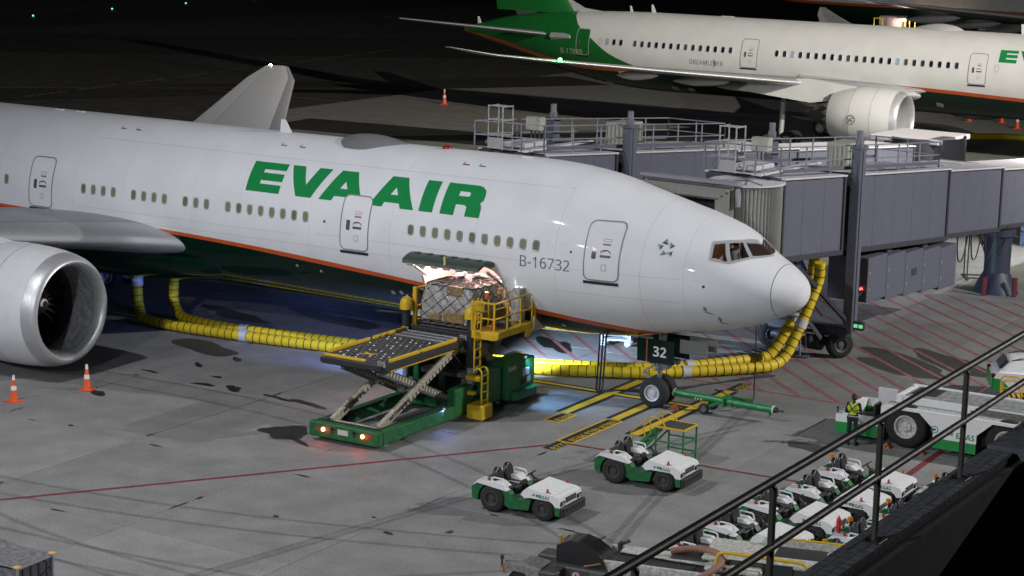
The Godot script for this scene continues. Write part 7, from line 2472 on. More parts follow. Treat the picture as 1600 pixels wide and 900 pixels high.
func tow_bar():
	var t := thing("tow_bar", "green tow bar on small wheels hitched to the airliner's nose wheel", "tow bar", Vector3(-3.6, 0, -0.3), 0.02)
	var grn := mt(0.012, 0.2, 0.055, 0.4, 0.0, 1, 0.8)
	var wht := mt(0.6, 0.62, 0.6, 0.5)
	put("main_tube", M.new().cyl(Vector3(-1.75, 0.52, 0), Vector3(2.1, 0.44, 0), 0.13, 0.13, 20).cyl(Vector3(0.5, 0.47, 0), Vector3(0.56, 0.47, 0), 0.16, 0.16, 20), grn, t)
	put("end_ring", M.new().cyl(Vector3(-1.8, 0.52, 0), Vector3(-1.74, 0.52, 0), 0.15, 0.15, 18).cyl(Vector3(2.08, 0.44, 0), Vector3(2.13, 0.44, 0), 0.15, 0.15, 18), wht, t)
	put("tow_head", M.new().box(Vector3(-1.98, 0.53, 0), Vector3(0.4, 0.1, 0.3), 0.03).box(Vector3(-2.15, 0.53, 0), Vector3(0.2, 0.07, 0.4), 0.02), mt(0.3, 0.3, 0.3, 0.4, 0.5), t)
	put("tow_eye", M.new().cyl(Vector3(2.13, 0.44, 0), Vector3(2.26, 0.44, 0), 0.11, 0.1, 14).cyl(Vector3(2.26, 0.44, 0), Vector3(2.5, 0.43, 0), 0.03, 0.03, 8), mt(0.03, 0.03, 0.03, 0.5, 0.3), t)
	put("end_foot", M.new().box(Vector3(1.98, 0.26, 0), Vector3(0.08, 0.16, 0.08), 0.01), grn, t)
	var ax := M.new()
	bar(ax, Vector3(0.25, 0.52, 0.2), Vector3(-0.35, 0.24, 0.34), 0.06, 0.1, 0.01)
	bar(ax, Vector3(0.25, 0.52, -0.2), Vector3(-0.35, 0.24, -0.34), 0.06, 0.1, 0.01)
	ax.box(Vector3(0.25, 0.5, 0), Vector3(0.1, 0.4, 0.5), 0.02).cyl(Vector3(-0.4, 0.2, -0.42), Vector3(-0.4, 0.2, 0.42), 0.035)
	put("axle_frame", ax, grn, t)
	put("pump", M.new().box(Vector3(1.15, 0.62, 0), Vector3(0.3, 0.2, 0.16), 0.03).cyl(Vector3(0.3, 0.72, 0.05), Vector3(1.1, 0.68, 0.05), 0.03).cyl(Vector3(0.5, 0.62, -0.08), Vector3(1.0, 0.62, -0.08), 0.05), mt(0.02, 0.1, 0.035, 0.5), t)
	for z in [0.42, -0.42]:
		add_wheel(t, Vector3(-0.4, 0.2, z), 0.2, 0.12, mt(0.02, 0.02, 0.02, 0.8), mt(0.12, 0.13, 0.12, 0.5))
	lettering("777", 0.15, Vector3(-0.75, 0.48, 0.13), Basis(Vector3.RIGHT, -0.5), wht, t)
	put("tube_label", M.new().at(Vector3(-1.3, 0.56, 0.11), Basis(Vector3.RIGHT, -0.6)).box(Vector3.ZERO, Vector3(0.25, 0.07, 0.01)).at(Vector3(1.65, 0.49, 0.11), Basis(Vector3.RIGHT, -0.6)).box(Vector3.ZERO, Vector3(0.22, 0.07, 0.01)), mt(0.3, 0.5, 0.36, 0.5), t)
	var ch := thing("wheel_chock", "orange wheel chock lying against the airliner's nose wheel, by the tow bar", "wheel chock", Vector3(-5.15, 0, 0.15), 0.4)
	put("wedge", M.new().prism(pv([[-0.2, 0.0], [0.2, 0.0], [0.1, 0.16], [-0.06, 0.2]]), 0.3, -0.15), mt(0.5, 0.13, 0.04, 0.6, 0.0, 2, 1.5), ch)
	put("pull_rope", M.new().tube(curve_pts([Vector3(0.15, 0.04, 0), Vector3(0.5, 0.03, 0.1), Vector3(0.9, 0.03, -0.1)], 0.06), 0.02, 6), mt(0.03, 0.03, 0.03, 0.7), ch)

func pushback():
	var t := thing("tow_tractor", "long low white and green pushback tractor parked by the roof parapet", "tow tractor", Vector3(1.1, 0, -1.1))
	var white := mt(0.76, 0.76, 0.76, 0.4, 0.0, 1, 0.6)
	var grn := mt(0.012, 0.25, 0.055, 0.4, 0.0, 1, 0.6)
	var blk := mt(0.012, 0.012, 0.013, 0.6)
	var gry := mt(0.36, 0.37, 0.37, 0.5, 0.0, 2, 0.5)
	var o := func(a: Array) -> PackedVector2Array: return pv(a)
	var low := [[0.0, 0.22], [0.0, 0.58], [1.62, 0.62], [1.62, 0.2]]
	var lowt := [[0.0, 0.58], [0.0, 0.86], [0.55, 0.9], [1.62, 0.92], [1.62, 0.62]]
	for z in [[1.28, 0.1], [-1.42, 0.1]]:
		put("nose_skirt", M.new().prism(o.call(low), z[1], z[0]), grn, t)
		put("nose_side", M.new().prism(o.call(lowt), z[1], z[0]), white, t)
	put("front_panel", M.new().box(Vector3(0.06, 0.72, -0.02), Vector3(0.12, 0.3, 2.6), 0.02), white, t)
	put("front_skirt", M.new().box(Vector3(0.06, 0.4, -0.02), Vector3(0.12, 0.34, 2.6), 0.02), grn, t)
	put("pit_floor", M.new().box(Vector3(0.85, 0.4, -0.02), Vector3(1.5, 0.1, 2.6)), blk, t)
	put("windscreen_panel", M.new().prism(o.call([[0.15, 0.86], [0.55, 1.3], [0.65, 1.3], [0.6, 0.86]]), 0.9, 0.3), white, t)
	put("seat", M.new().box(Vector3(1.0, 0.7, 0.7), Vector3(0.5, 0.14, 0.5), 0.05).box(Vector3(1.25, 1.0, 0.7), Vector3(0.12, 0.6, 0.5), 0.05).box(Vector3(1.0, 0.7, -0.8), Vector3(0.5, 0.14, 0.5), 0.05).box(Vector3(1.25, 1.0, -0.8), Vector3(0.12, 0.6, 0.5), 0.05), blk, t)
	put("door_panel", M.new().box(Vector3(1.2, 1.2, -0.35), Vector3(0.7, 0.75, 0.05), 0.02), mt(0.6, 0.6, 0.62, 0.4), t)
	put("mirror_post", M.new().cyl(Vector3(0.03, 0.86, 1.3), Vector3(0.03, 1.02, 1.3), 0.02).cyl(Vector3(0.03, 1.02, 1.3), Vector3(0.03, 1.08, 1.3), 0.045), blk, t)
	# main body sides with eight-sided wheel openings
	var wx := 2.5
	var w2 := 6.0
	var top := 1.42
	var upper := [[1.62, 0.62], [1.62, 1.36], [1.75, top], [9.2, top], [9.2, 0.55], [w2 + 1.02, 0.55], [w2 + 1.02, 0.85], [w2 + 0.48, 1.32], [w2 - 0.48, 1.32], [w2 - 1.0, 0.85], [w2 - 1.0, 0.55], [wx + 1.0, 0.55], [wx + 1.0, 0.85], [wx + 0.48, 1.32], [wx - 0.42, 1.32], [wx - 0.85, 0.98], [wx - 0.85, 0.62]]
	var lower := [[wx + 1.0, 0.2], [wx + 1.0, 0.545], [w2 - 1.0, 0.545], [w2 - 1.0, 0.2]]
	var lower2 := [[w2 + 1.02, 0.2], [w2 + 1.02, 0.545], [9.2, 0.545], [9.2, 0.2]]
	for z in [[1.3, 0.1], [-1.44, 0.1]]:
		put("body_side", M.new().prism(o.call(upper), z[1], z[0]), white, t)
		put("body_skirt", M.new().prism(o.call(lower), z[1], z[0]), grn, t)
		put("body_skirt", M.new().prism(o.call(lower2), z[1], z[0]), grn, t)
	put("inner_well", M.new().box(Vector3(5.4, 0.8, -0.02), Vector3(7.4, 0.9, 1.5)), blk, t)
	put("side_deck", M.new().box(Vector3(5.45, 1.385, 1.0), Vector3(7.5, 0.06, 0.6)).box(Vector3(5.45, 1.385, -1.05), Vector3(7.5, 0.06, 0.6)), mt(0.55, 0.56, 0.54, 0.5, 0.0, 2, 0.9), t)
	# raised middle with hatches and grilles
	put("spine_side", M.new().box(Vector3(5.55, 1.5, -0.02), Vector3(7.3, 0.36, 1.5), 0.02), white, t)
	for k in 5:
		put("deck_hatch", M.new().box(Vector3(2.85 + 1.36 * k, 1.69, -0.02), Vector3(1.33, 0.03, 1.44), 0.008), gry, t)
	put("radiator_grille", M.new().box(Vector3(2.75, 1.712, -0.1), Vector3(0.9, 0.02, 1.1), 0.005).box(Vector3(8.2, 1.712, -0.02), Vector3(0.7, 0.02, 1.0), 0.005), mt(0.05, 0.05, 0.05, 0.6), t)
	for k in 12:
		put("grille_slat", M.new().box(Vector3(2.34 + 0.074 * k, 1.726, -0.1), Vector3(0.02, 0.012, 1.06)), mt(0.02, 0.02, 0.02, 0.5), t)
	var rm := M.new()
	rm.box(Vector3(2.1, 1.62, -0.02), Vector3(0.12, 0.2, 1.56), 0.02).box(Vector3(5.55, 1.72, -0.8), Vector3(7.2, 0.08, 0.1), 0.02)
	put("spine_rim", rm, white, t)
	var ho := M.new()
	for x in [4.3, 7.4]:
		ho.cyl(Vector3(x, 1.52, 0.73), Vector3(x, 1.52, 0.742), 0.05, 0.05, 10)
	ho.box(Vector3(4.6, 1.5, 0.736), Vector3(0.16, 0.03, 0.01))
	put("spine_hole", ho, blk, t)
	put("spine_recess", M.new().box(Vector3(5.8, 1.5, 0.736), Vector3(2.2, 0.24, 0.012)), mt(0.2, 0.2, 0.18, 0.6, 0.0, 2, 1.0), t)
	var tm := mt(0.02, 0.22, 0.07, 0.5)
	lettering("EGAS", 0.19, Vector3(4.62, 0.74, 1.403), Basis.IDENTITY, tm, t)
	put("side_mark", M.new().box(Vector3(4.12, 0.8, 1.402), Vector3(0.16, 0.15, 0.004)).box(Vector3(3.9, 0.8, 1.402), Vector3(0.16, 0.13, 0.004)), mt(0.16, 0.34, 0.2, 0.5), t)
	put("emblem", M.new().lathe(Vector3(3.55, 0.84, 1.4), Vector3(0, 0, 1), [Vector2(0, 0.13), Vector2(0.004, 0.13), Vector2(0.004, 0.1)], 20).cyl(Vector3(3.55, 0.84, 1.4), Vector3(3.55, 0.84, 1.404), 0.05, 0.05, 8), tm, t)
	var rub := mt(0.02, 0.019, 0.018, 0.85, 0.0, 2, 1.2)
	var hub := mt(0.68, 0.67, 0.64, 0.45, 0.0, 2, 1.2)
	for x in [wx, w2]:
		for z in [1.08, -1.12]:
			add_wheel(t, Vector3(x, 0.74, z), 0.74, 0.5, rub, hub)
	var g := "orange wheel chocks at the tractor's wheel"
	var c := thing("wheel_chock", "orange wheel chock ahead of the pushback tractor's front wheel", "wheel chock", Vector3(3.1, 0, 0.5), 0.0, g)
	put("wedge", M.new().prism(pv([[-0.16, 0.0], [0.16, 0.0], [0.02, 0.2], [-0.02, 0.2]]), 0.26, -0.13), mt(0.5, 0.17, 0.05, 0.7, 0.0, 2, 1.5), c)
	put("wedge_hole", M.new().cyl(Vector3(0, 0.08, 0.13), Vector3(0, 0.08, 0.135), 0.035, 0.035, 8), blk, c)
	again(c, "wheel_chock", Vector3(4.32, 0, 0.55), 0.0, "orange wheel chock behind the pushback tractor's front wheel, on the red line", g)

func car():
	var c := thing("car", "white estate car with green lower panels parked past the pushback tractor", "car", Vector3(3.45, 0, -9.15), 0.42)
	var white := mt(0.76, 0.76, 0.77, 0.25, 0.0, 1, 0.8)
	white.clearcoat_enabled = true
	white.clearcoat = 0.8
	var grn := mt(0.012, 0.24, 0.055, 0.3)
	var gl := mt(0.01, 0.01, 0.011, 0.08, 0.0, 0)
	# half profile lofted across the width; x from the tail lamp forward
	var sec := func(z: float, pts: Array) -> Array:
		var r := []
		for q in pts:
			r.append(Vector3(q[0], q[1], z))
		return r
	var body := [[0.06, 0.42], [0.0, 0.62], [0.04, 0.86], [0.12, 0.98], [0.3, 1.05], [1.3, 1.02], [3.4, 0.98], [4.3, 0.9], [4.6, 0.72], [4.65, 0.5], [4.55, 0.3], [0.3, 0.3]]
	var rows := []
	for e in [[-0.93, 0.97, 0.0], [-0.9, 1.0, 0.03], [-0.6, 1.02, 0.05], [0.0, 1.03, 0.08], [0.6, 1.02, 0.05], [0.9, 1.0, 0.03], [0.93, 0.97, 0.0]]:
		var pts := []
		for q in body:
			pts.append([(q[0] - 2.3) * (1.0 if absf(e[0]) < 0.85 else 0.985) + 2.3, q[1] * e[1]])
		rows.append(sec.call(e[0], pts))
	put("body", M.new().grid(rows, true), white, c)
	for z in [0.925, -0.925]:
		var fl := M.new()
		fl.prism(pv([[0.07, 0.4], [0.03, 0.62], [0.06, 0.85], [0.12, 0.97], [0.32, 1.03], [3.4, 0.95], [4.25, 0.87], [4.52, 0.7], [4.55, 0.45], [4.2, 0.32], [0.4, 0.32]]), 0.012 if z > 0 else -0.012, z)
		put("side_panel", fl, white, c)
		put("lower_panel", M.new().prism(pv([[0.06, 0.36], [0.02, 0.62], [0.05, 0.82], [0.3, 0.8], [0.62, 0.5], [0.62, 0.33]]), 0.02 if z > 0 else -0.02, z), grn, c)
	put("rear_panel", M.new().at(Vector3.ZERO).box(Vector3(0.0, 0.6, 0), Vector3(0.06, 0.46, 1.8), 0.03), grn, c)
	for z in [0.8, -0.8]:
		put("tail_lamp", M.new().box(Vector3(0.05, 0.9, z), Vector3(0.16, 0.12, 0.26), 0.03), mt(0.05, 0.006, 0.006, 0.15, 0.0, 0), c)
	var ro := []
	for e in [[-0.82, 0.0], [-0.72, 0.45], [-0.66, 0.5], [0.0, 0.56], [0.66, 0.5], [0.72, 0.45], [0.82, 0.0]]:
		var pts := []
		for q in [[0.22, 0.0], [0.6, 0.75], [0.8, 0.95], [1.4, 1.0], [2.4, 1.0], [2.9, 0.85], [3.6, 0.0]]:
			pts.append([q[0], 1.0 + q[1] * e[1]])
		ro.append(sec.call(e[0], pts))
	put("roof", M.new().grid(ro, false, Vector3(2, 0.9, 0)), white, c)
	put("rear_window", M.new().at(Vector3(0.42, 1.28, 0), Basis(Vector3(0, 0, 1), -0.72)).box(Vector3(-0.02, 0, 0), Vector3(0.05, 0.42, 1.24), 0.02), gl, c)
	for z in [0.775, -0.775]:
		put("side_window", M.new().at(Vector3(0, 0, z), Basis(Vector3.RIGHT, -0.2 * signf(z))).prism(pv([[0.7, 1.1], [1.0, 1.38], [2.5, 1.42], [3.2, 1.1]]), 0.07 * signf(z), 0.0), gl, c)
		put("roof_rail", M.new().tube(curve_pts([Vector3(0.7, 1.45, z * 0.86), Vector3(1.2, 1.57, z * 0.86), Vector3(2.4, 1.56, z * 0.86), Vector3(2.8, 1.46, z * 0.86)], 0.1), 0.025, 6), mt(0.03, 0.03, 0.03, 0.4), c)
	for x in [0.88, 3.65]:
		for z in [0.82, -0.82]:
			add_wheel(c, Vector3(x, 0.34, z), 0.34, 0.23, mt(0.018, 0.018, 0.018, 0.8), mt(0.3, 0.3, 0.31, 0.3, 0.6))
	var y := thing("step_stand", "low yellow tubular step stand beside the white and green car", "step stand", Vector3(4.75, 0, -7.7), 0.4)
	var ym := mt(0.62, 0.38, 0.02, 0.45)
	for z in [0.35, -0.35]:
		put("side_loop", M.new().tube(bend_pts([Vector3(-0.35, 0.0, z), Vector3(-0.35, 1.05, z), Vector3(0.35, 1.05, z), Vector3(0.35, 0.0, z)], 0.16), 0.028, 6).cyl(Vector3(-0.35, 0.6, z), Vector3(0.35, 0.6, z), 0.02, 0.02, 6), ym, y)
	for k in 4:
		put("step_slat", M.new().box(Vector3(-0.27 + 0.18 * k, 0.42, 0), Vector3(0.09, 0.03, 0.68), 0.008), ym, y)
	put("tie_bar", M.new().cyl(Vector3(0.35, 0.2, -0.35), Vector3(0.35, 0.2, 0.35), 0.02).cyl(Vector3(-0.35, 0.2, -0.35), Vector3(-0.35, 0.2, 0.35), 0.02).cyl(Vector3(0.35, 0.5, 0.35), Vector3(1.1, 0.5, 0.35), 0.022), ym, y)

func near_vehicles():
	var white := mt(0.66, 0.65, 0.6, 0.5, 0.0, 2, 0.9)
	var dark := mt(0.03, 0.031, 0.033, 0.6, 0.0, 1, 0.8)
	var gry := mt(0.07, 0.072, 0.076, 0.5, 0.0, 2, 0.8)
	var rub := mt(0.02, 0.02, 0.02, 0.85, 0.0, 1, 1.5)
	var yel := mt(0.62, 0.40, 0.015, 0.45)
	# belt loader: long boom with a dark belt
	var b := thing("belt_loader", "dirty white belt loader with a dark belt and a quilted hose, below the handrail", "belt loader", Vector3(2.4, 0, 18.9), 0.2)
	put("boom_side", M.new().box(Vector3(1.9, 1.02, -0.62), Vector3(4.2, 0.34, 0.1), 0.02).box(Vector3(1.9, 1.0, 0.62), Vector3(4.2, 0.3, 0.1), 0.02), white, b)
	put("boom_cover", M.new().prism(pv([[0.2, -0.56], [2.3, -0.56], [2.9, 0.1], [1.9, 0.05], [0.2, -0.1]]), 0.03, 0.0), white, b).transform = Transform3D(Basis(Vector3(1, 0, 0), Vector3(0, 0, 1), Vector3(0, -1, 0)), Vector3(0, 1.2, 0))
	put("belt", M.new().box(Vector3(2.1, 1.08, 0.02), Vector3(4.2, 0.08, 1.12), 0.02), dark, b)
	for k in 10:
		put("belt_cleat", M.new().box(Vector3(0.2 + 0.42 * k, 1.13, 0.06), Vector3(0.03, 0.02, 1.05), 0.005), gry, b)
	put("chassis", M.new().box(Vector3(1.8, 0.55, 0), Vector3(3.8, 0.4, 1.5), 0.05), gry, b)
	put("engine_cover", M.new().box(Vector3(3.3, 0.98, -0.2), Vector3(1.5, 0.5, 0.9), 0.06), white, b)
	put("corner_fitting", M.new().cyl(Vector3(0.0, 1.2, -0.62), Vector3(0.3, 1.35, -0.62), 0.05).box(Vector3(0.05, 1.2, -0.6), Vector3(0.12, 0.2, 0.2), 0.03), dark, b)
	for e in [[0.6, 0.78], [0.6, -0.78], [3.0, 0.78], [3.0, -0.78]]:
		add_wheel(b, Vector3(e[0], 0.36, e[1]), 0.36, 0.24, rub, gry)
	var hs := curve_pts([Vector3(1.5, 1.3, -0.35), Vector3(2.1, 1.4, -0.5), Vector3(2.7, 1.4, -0.4), Vector3(3.0, 1.36, 0.15), Vector3(2.9, 1.3, 0.8), Vector3(2.5, 1.1, 1.4)], 0.05)
	var hr := []
	for i in hs.size():
		hr.append(0.085 + 0.014 * absf(sin(i * 0.8)))
	put("quilted_hose", M.new().tube(hs, hr, 12), mt(0.4, 0.2, 0.14, 0.7, 0.0, 2, 2.0), b)
	# flat truck
	var t := thing("flat_truck", "flat white truck with a black roof mat and yellow cab frame, by the parapet", "truck", Vector3(6.4, 0, 17.0), 0.25)
	put("roof_panel", M.new().box(Vector3(0, 1.3, 0), Vector3(3.9, 0.12, 1.7), 0.04), white, t)
	put("roof_mat", M.new().box(Vector3(0.5, 1.368, -0.2), Vector3(1.3, 0.02, 0.85), 0.006), dark, t)
	put("roof_edge", M.new().box(Vector3(0.6, 1.44, -0.8), Vector3(2.4, 0.2, 0.12), 0.03), white, t)
	put("edge_strip", M.new().box(Vector3(0.9, 1.555, -0.8), Vector3(1.8, 0.03, 0.1), 0.008), yel, t)
	put("truck_body", M.new().box(Vector3(0, 0.8, 0), Vector3(3.8, 0.86, 1.66), 0.05), gry, t)
	put("cab_frame", M.new().tube(curve_pts([Vector3(-1.6, 0.9, 0.9), Vector3(-1.5, 1.45, 0.92), Vector3(-1.3, 1.55, 0.93), Vector3(0.6, 1.5, 0.93), Vector3(0.8, 1.4, 0.93), Vector3(0.85, 0.9, 0.92)], 0.1), 0.05, 8), yel, t)
	put("cab_window", M.new().box(Vector3(-0.4, 1.1, 0.86), Vector3(1.7, 0.5, 0.04), 0.01), mt(0.02, 0.03, 0.03, 0.1, 0.0, 0), t)
	put("bonnet", M.new().box(Vector3(-2.3, 1.0, 0.3), Vector3(1.0, 0.5, 1.2), 0.06), dark, t)
	for e in [[-1.2, 0.72], [-1.2, -0.72], [1.3, 0.72], [1.3, -0.72]]:
		add_wheel(t, Vector3(e[0], 0.38, e[1]), 0.38, 0.26, rub, gry)
	# dark tractor with its ribbed hood
	var d := thing("ribbed_tractor", "dark grey equipment tractor with a black ribbed hood and round pink decal", "tractor", Vector3(1.7, 0, 19.4), 0.12)
	var hood := []
	for i in 15:
		var f := i / 14.0
		var row := []
		for j in 9:
			var g := j / 8.0
			row.append(Vector3(lerpf(-0.55, 0.85, f), 0.95 + 0.62 * pow(sin(clampf(0.18 + f * 0.82, 0, 1) * PI), 0.5) * (1.0 - 0.15 * f) + (0.022 if i % 3 == 0 else 0.0), lerpf(-0.5, 0.3, g)))
		hood.append(row)
	put("ribbed_hood", M.new().grid(hood, false, Vector3(0.2, 0.4, 0)), mt(0.012, 0.012, 0.013, 0.3), d)
	put("hood_side", M.new().prism(pv([[-0.55, 0.9], [-0.55, 1.38], [-0.2, 1.55], [0.2, 1.55], [0.6, 1.35], [0.85, 0.98], [0.85, 0.9]]), 0.03, 0.28), mt(0.012, 0.012, 0.013, 0.45), d)
	put("tractor_body", M.new().box(Vector3(0.15, 0.66, 0.0), Vector3(1.7, 0.5, 1.1), 0.04).box(Vector3(-0.9, 0.72, -0.25), Vector3(0.6, 0.5, 0.6), 0.04), gry, d)
	put("body_panel", M.new().box(Vector3(0.75, 0.66, 0.56), Vector3(0.5, 0.42, 0.03), 0.01), mt(0.12, 0.125, 0.1, 0.5, 0.0, 2, 1.0), d)
	put("decal", M.new().cyl(Vector3(0.12, 0.7, 0.552), Vector3(0.12, 0.7, 0.558), 0.12, 0.12, 20), mt(0.5, 0.2, 0.22, 0.5), d)
	put("decal_mark", M.new().cyl(Vector3(0.12, 0.7, 0.558), Vector3(0.12, 0.7, 0.562), 0.085, 0.085, 16), mt(0.6, 0.55, 0.56, 0.5), d)
	put("decal_figure", M.new().box(Vector3(0.12, 0.7, 0.564), Vector3(0.05, 0.12, 0.006), 0.002), dark, d)
	put("front_lamp", M.new().cyl(Vector3(-0.45, 1.42, 0.25), Vector3(-0.45, 1.62, 0.25), 0.05).box(Vector3(-0.47, 1.62, 0.25), Vector3(0.12, 0.12, 0.1), 0.03), mt(0.35, 0.25, 0.06, 0.4), d)
	put("wooden_bat", M.new().cyl(Vector3(0.3, 0.96, 0.45), Vector3(0.95, 1.1, 0.2), 0.03, 0.02, 8), mt(0.3, 0.15, 0.05, 0.6), d)
	put("rear_deck", M.new().box(Vector3(1.7, 0.9, -0.1), Vector3(1.5, 0.1, 1.0), 0.02).box(Vector3(1.6, 1.02, -0.5), Vector3(1.3, 0.12, 0.1), 0.02), mt(0.4, 0.4, 0.38, 0.5, 0.0, 2, 1.0), d)
	put("rear_body", M.new().box(Vector3(1.7, 0.6, -0.1), Vector3(1.6, 0.45, 1.0), 0.04), mt(0.2, 0.18, 0.13, 0.6, 0.0, 2, 1.0), d)
	for e in [[-0.4, 0.5], [-0.4, -0.5], [1.8, 0.5], [1.8, -0.5]]:
		add_wheel(d, Vector3(e[0], 0.34, e[1]), 0.34, 0.22, rub, gry)
	var w := thing("grey_trailer", "grey trailer end with a black wheel arch, cut by the bottom edge", "trailer", Vector3(0.55, 0, 20.6), 0.12)
	put("mudguard", M.new().prism(pv([[-0.45, 0.7], [-0.4, 1.0], [0.2, 0.98], [0.62, 0.92], [0.62, 0.3], [0.5, 0.3], [0.42, 0.6], [0.2, 0.78], [-0.1, 0.8], [-0.36, 0.68]]), 0.9, -0.75), mt(0.3, 0.29, 0.27, 0.5, 0.0, 2, 1.0), w)
	put("trailer_box", M.new().box(Vector3(0.85, 0.6, -0.3), Vector3(0.5, 0.6, 0.9), 0.03), gry, w)
	put("side_marker", M.new().cyl(Vector3(-0.42, 0.82, 0.155), Vector3(-0.42, 0.82, 0.19), 0.05), mt(0.6, 0.25, 0.03, 0.3), w)
	put("marker_post", M.new().cyl(Vector3(-0.45, 0.7, 0.1), Vector3(-0.45, 1.15, 0.1), 0.03).box(Vector3(-0.45, 1.12, 0.1), Vector3(0.1, 0.12, 0.08), 0.02), dark, w)
	add_wheel(w, Vector3(0.05, 0.4, -0.1), 0.4, 0.3, rub, gry)
	add_wheel(w, Vector3(0.05, 0.4, -0.95), 0.4, 0.3, rub, gry)

func containers_and_cones():
	var u := thing("cargo_container", "grey roofed cargo container with orange corner pieces at the lower left corner", "cargo container", Vector3(-9.6, 0, 29.05), 0.06)
	var top := mt(0.3, 0.3, 0.31, 0.45, 0.2, 2, 0.8)
	put("roof", M.new().box(Vector3(0, 1.58, 0), Vector3(2.1, 0.05, 1.35), 0.015), top, u)
	put("edge_frame", M.new().box(Vector3(1.05, 0.8, 0.66), Vector3(0.06, 1.6, 0.06), 0.01).box(Vector3(1.05, 0.8, -0.66), Vector3(0.06, 1.6, 0.06), 0.01).box(Vector3(-1.05, 0.8, 0.66), Vector3(0.06, 1.6, 0.06), 0.01).box(Vector3(1.05, 1.55, 0), Vector3(0.05, 0.06, 1.3), 0.01).box(Vector3(0, 0.12, 0), Vector3(2.1, 0.1, 1.35), 0.02), mt(0.35, 0.35, 0.36, 0.4, 0.4), u)
	put("end_panel", M.new().box(Vector3(1.02, 0.82, 0), Vector3(0.03, 1.4, 1.26)), mt(0.06, 0.065, 0.07, 0.15, 0.2), u)
	for k in 4:
		put("end_slat", M.new().box(Vector3(1.045, 0.82, -0.45 + 0.3 * k), Vector3(0.02, 1.4, 0.05), 0.005), mt(0.02, 0.02, 0.022, 0.4), u)
	put("end_brace", M.new().at(Vector3(1.05, 1.05, 0), Basis(Vector3.RIGHT, 0.35)).box(Vector3.ZERO, Vector3(0.02, 0.06, 1.2), 0.005), mt(0.02, 0.02, 0.022, 0.4), u)
	put("side_panel", M.new().box(Vector3(0, 0.82, 0.65), Vector3(2.0, 1.4, 0.03)).box(Vector3(0, 0.82, -0.65), Vector3(2.0, 1.4, 0.03)).box(Vector3(-1.03, 0.82, 0), Vector3(0.03, 1.4, 1.26)), mt(0.25, 0.25, 0.27, 0.5, 0.2, 2, 0.8), u)
	put("blue_tag", M.new().box(Vector3(1.06, 1.5, -0.5), Vector3(0.02, 0.08, 0.3)), mt(0.02, 0.03, 0.2, 0.5), u)
	for e in [[1.05, 0.66], [1.05, -0.66], [-1.05, 0.66], [-1.05, -0.66]]:
		put("corner_piece", M.new().box(Vector3(e[0], 1.6, e[1]), Vector3(0.2, 0.07, 0.16), 0.025), mt(0.6, 0.34, 0.14, 0.6), u)
	var g := "orange traffic cones"
	var c := thing("traffic_cone", "orange cone with white bands, left of the pair in front of the engine", "traffic cone", Vector3(-24.8, 0, 13.24), 0.0, g)
	var or_ := mt(0.75, 0.11, 0.03, 0.5, 0.0, 1, 1.5)
	var P := func(y: float) -> float: return lerpf(0.155, 0.032, (y - 0.04) / 0.92)
	put("base", M.new().box(Vector3(0, 0.022, 0), Vector3(0.5, 0.044, 0.5), 0.012), or_, c)
	put("cone", M.new().lathe(Vector3.ZERO, Vector3.UP, [Vector2(0.04, P.call(0.04)), Vector2(0.95, P.call(0.95)), Vector2(0.96, 0.0)], 20, 30.0), or_, c)
	for e in [[0.42, 0.58], [0.78, 0.96]]:
		put("reflective_band", M.new().lathe(Vector3.ZERO, Vector3.UP, [Vector2(e[0], P.call(e[0]) + 0.004), Vector2(e[1], P.call(e[1]) + 0.004)], 20), mt(0.75, 0.75, 0.75, 0.35, 0.0, 0), c)
	for e in [[-23.9, 10.46, "orange cone with white bands, right of the pair in front of the engine"], [-68.2, -81.7, "lone orange cone on the dark apron behind the airliner's roof"], [-28.66, -101.22, "far orange cone nearest the twin-engined airliner's engine"], [-26.2, -102.2, "far orange cone in the middle of the three under the belly"], [-23.85, -98.9, "far orange cone rightmost of the three under the belly"]]:
		again(c, "traffic_cone", Vector3(e[0], 0, e[1]), 0.3, e[2], g).scale = Vector3.ONE * (1.35 if e[1] < -50 else 1.0)
	# ladder rack and the net-clad tower by the second passenger bridge's foot
	var r := thing("mobile_ladder", "dark wheeled ladder stand behind the hanging air cabinet", "ladder", Vector3(-4.6, 0, -31.8), 0.5)
	var lm := M.new()
	for z in [-0.45, 0.45]:
		bar(lm, Vector3(0.9, 0.1, z), Vector3(-0.1, 2.3, z), 0.05, 0.07)
		lm.box(Vector3(-0.6, 1.15, z), Vector3(0.05, 2.3, 0.05)).box(Vector3(0.1, 0.14, z), Vector3(1.7, 0.06, 0.05))
		lm.box(Vector3(-0.35, 2.3, z), Vector3(0.55, 0.05, 0.05))
	for k in 8:
		var q := Vector3(0.85, 0.25, 0).lerp(Vector3(0.0, 2.1, 0), k / 7.0)
		lm.box(q, Vector3(0.14, 0.03, 0.9))
	put("ladder_frame", lm, mt(0.03, 0.03, 0.035, 0.5), r)
	put("top_tape", M.new().box(Vector3(-0.35, 2.34, 0), Vector3(0.55, 0.04, 0.95), 0.01), mt(0.4, 0.3, 0.03, 0.6), r)
	for e in [[-0.6, -0.45], [-0.6, 0.45], [0.85, -0.45], [0.85, 0.45]]:
		add_wheel(r, Vector3(e[0], 0.1, e[1]), 0.1, 0.05, mt(0.02, 0.02, 0.02, 0.8), mt(0.1, 0.1, 0.1, 0.5))
	var tw := thing("net_tower", "tall slim tower clad in pale blue netting beyond the bridge's pedestal", "tower", Vector3(-4.75, 0, -43.6), -0.067)
	var pale := mt(0.16, 0.24, 0.42, 0.55, 0.0, 1, 0.6)
	var bars := M.new()
	for k in 22:
		bars.box(Vector3(-1.1 + 0.105 * k, 4.9, 0.86), Vector3(0.03, 9.8, 0.03))
	for k in 78:
		bars.box(Vector3(0, 0.2 + 0.125 * k, 0.865), Vector3(2.3, 0.03, 0.02))
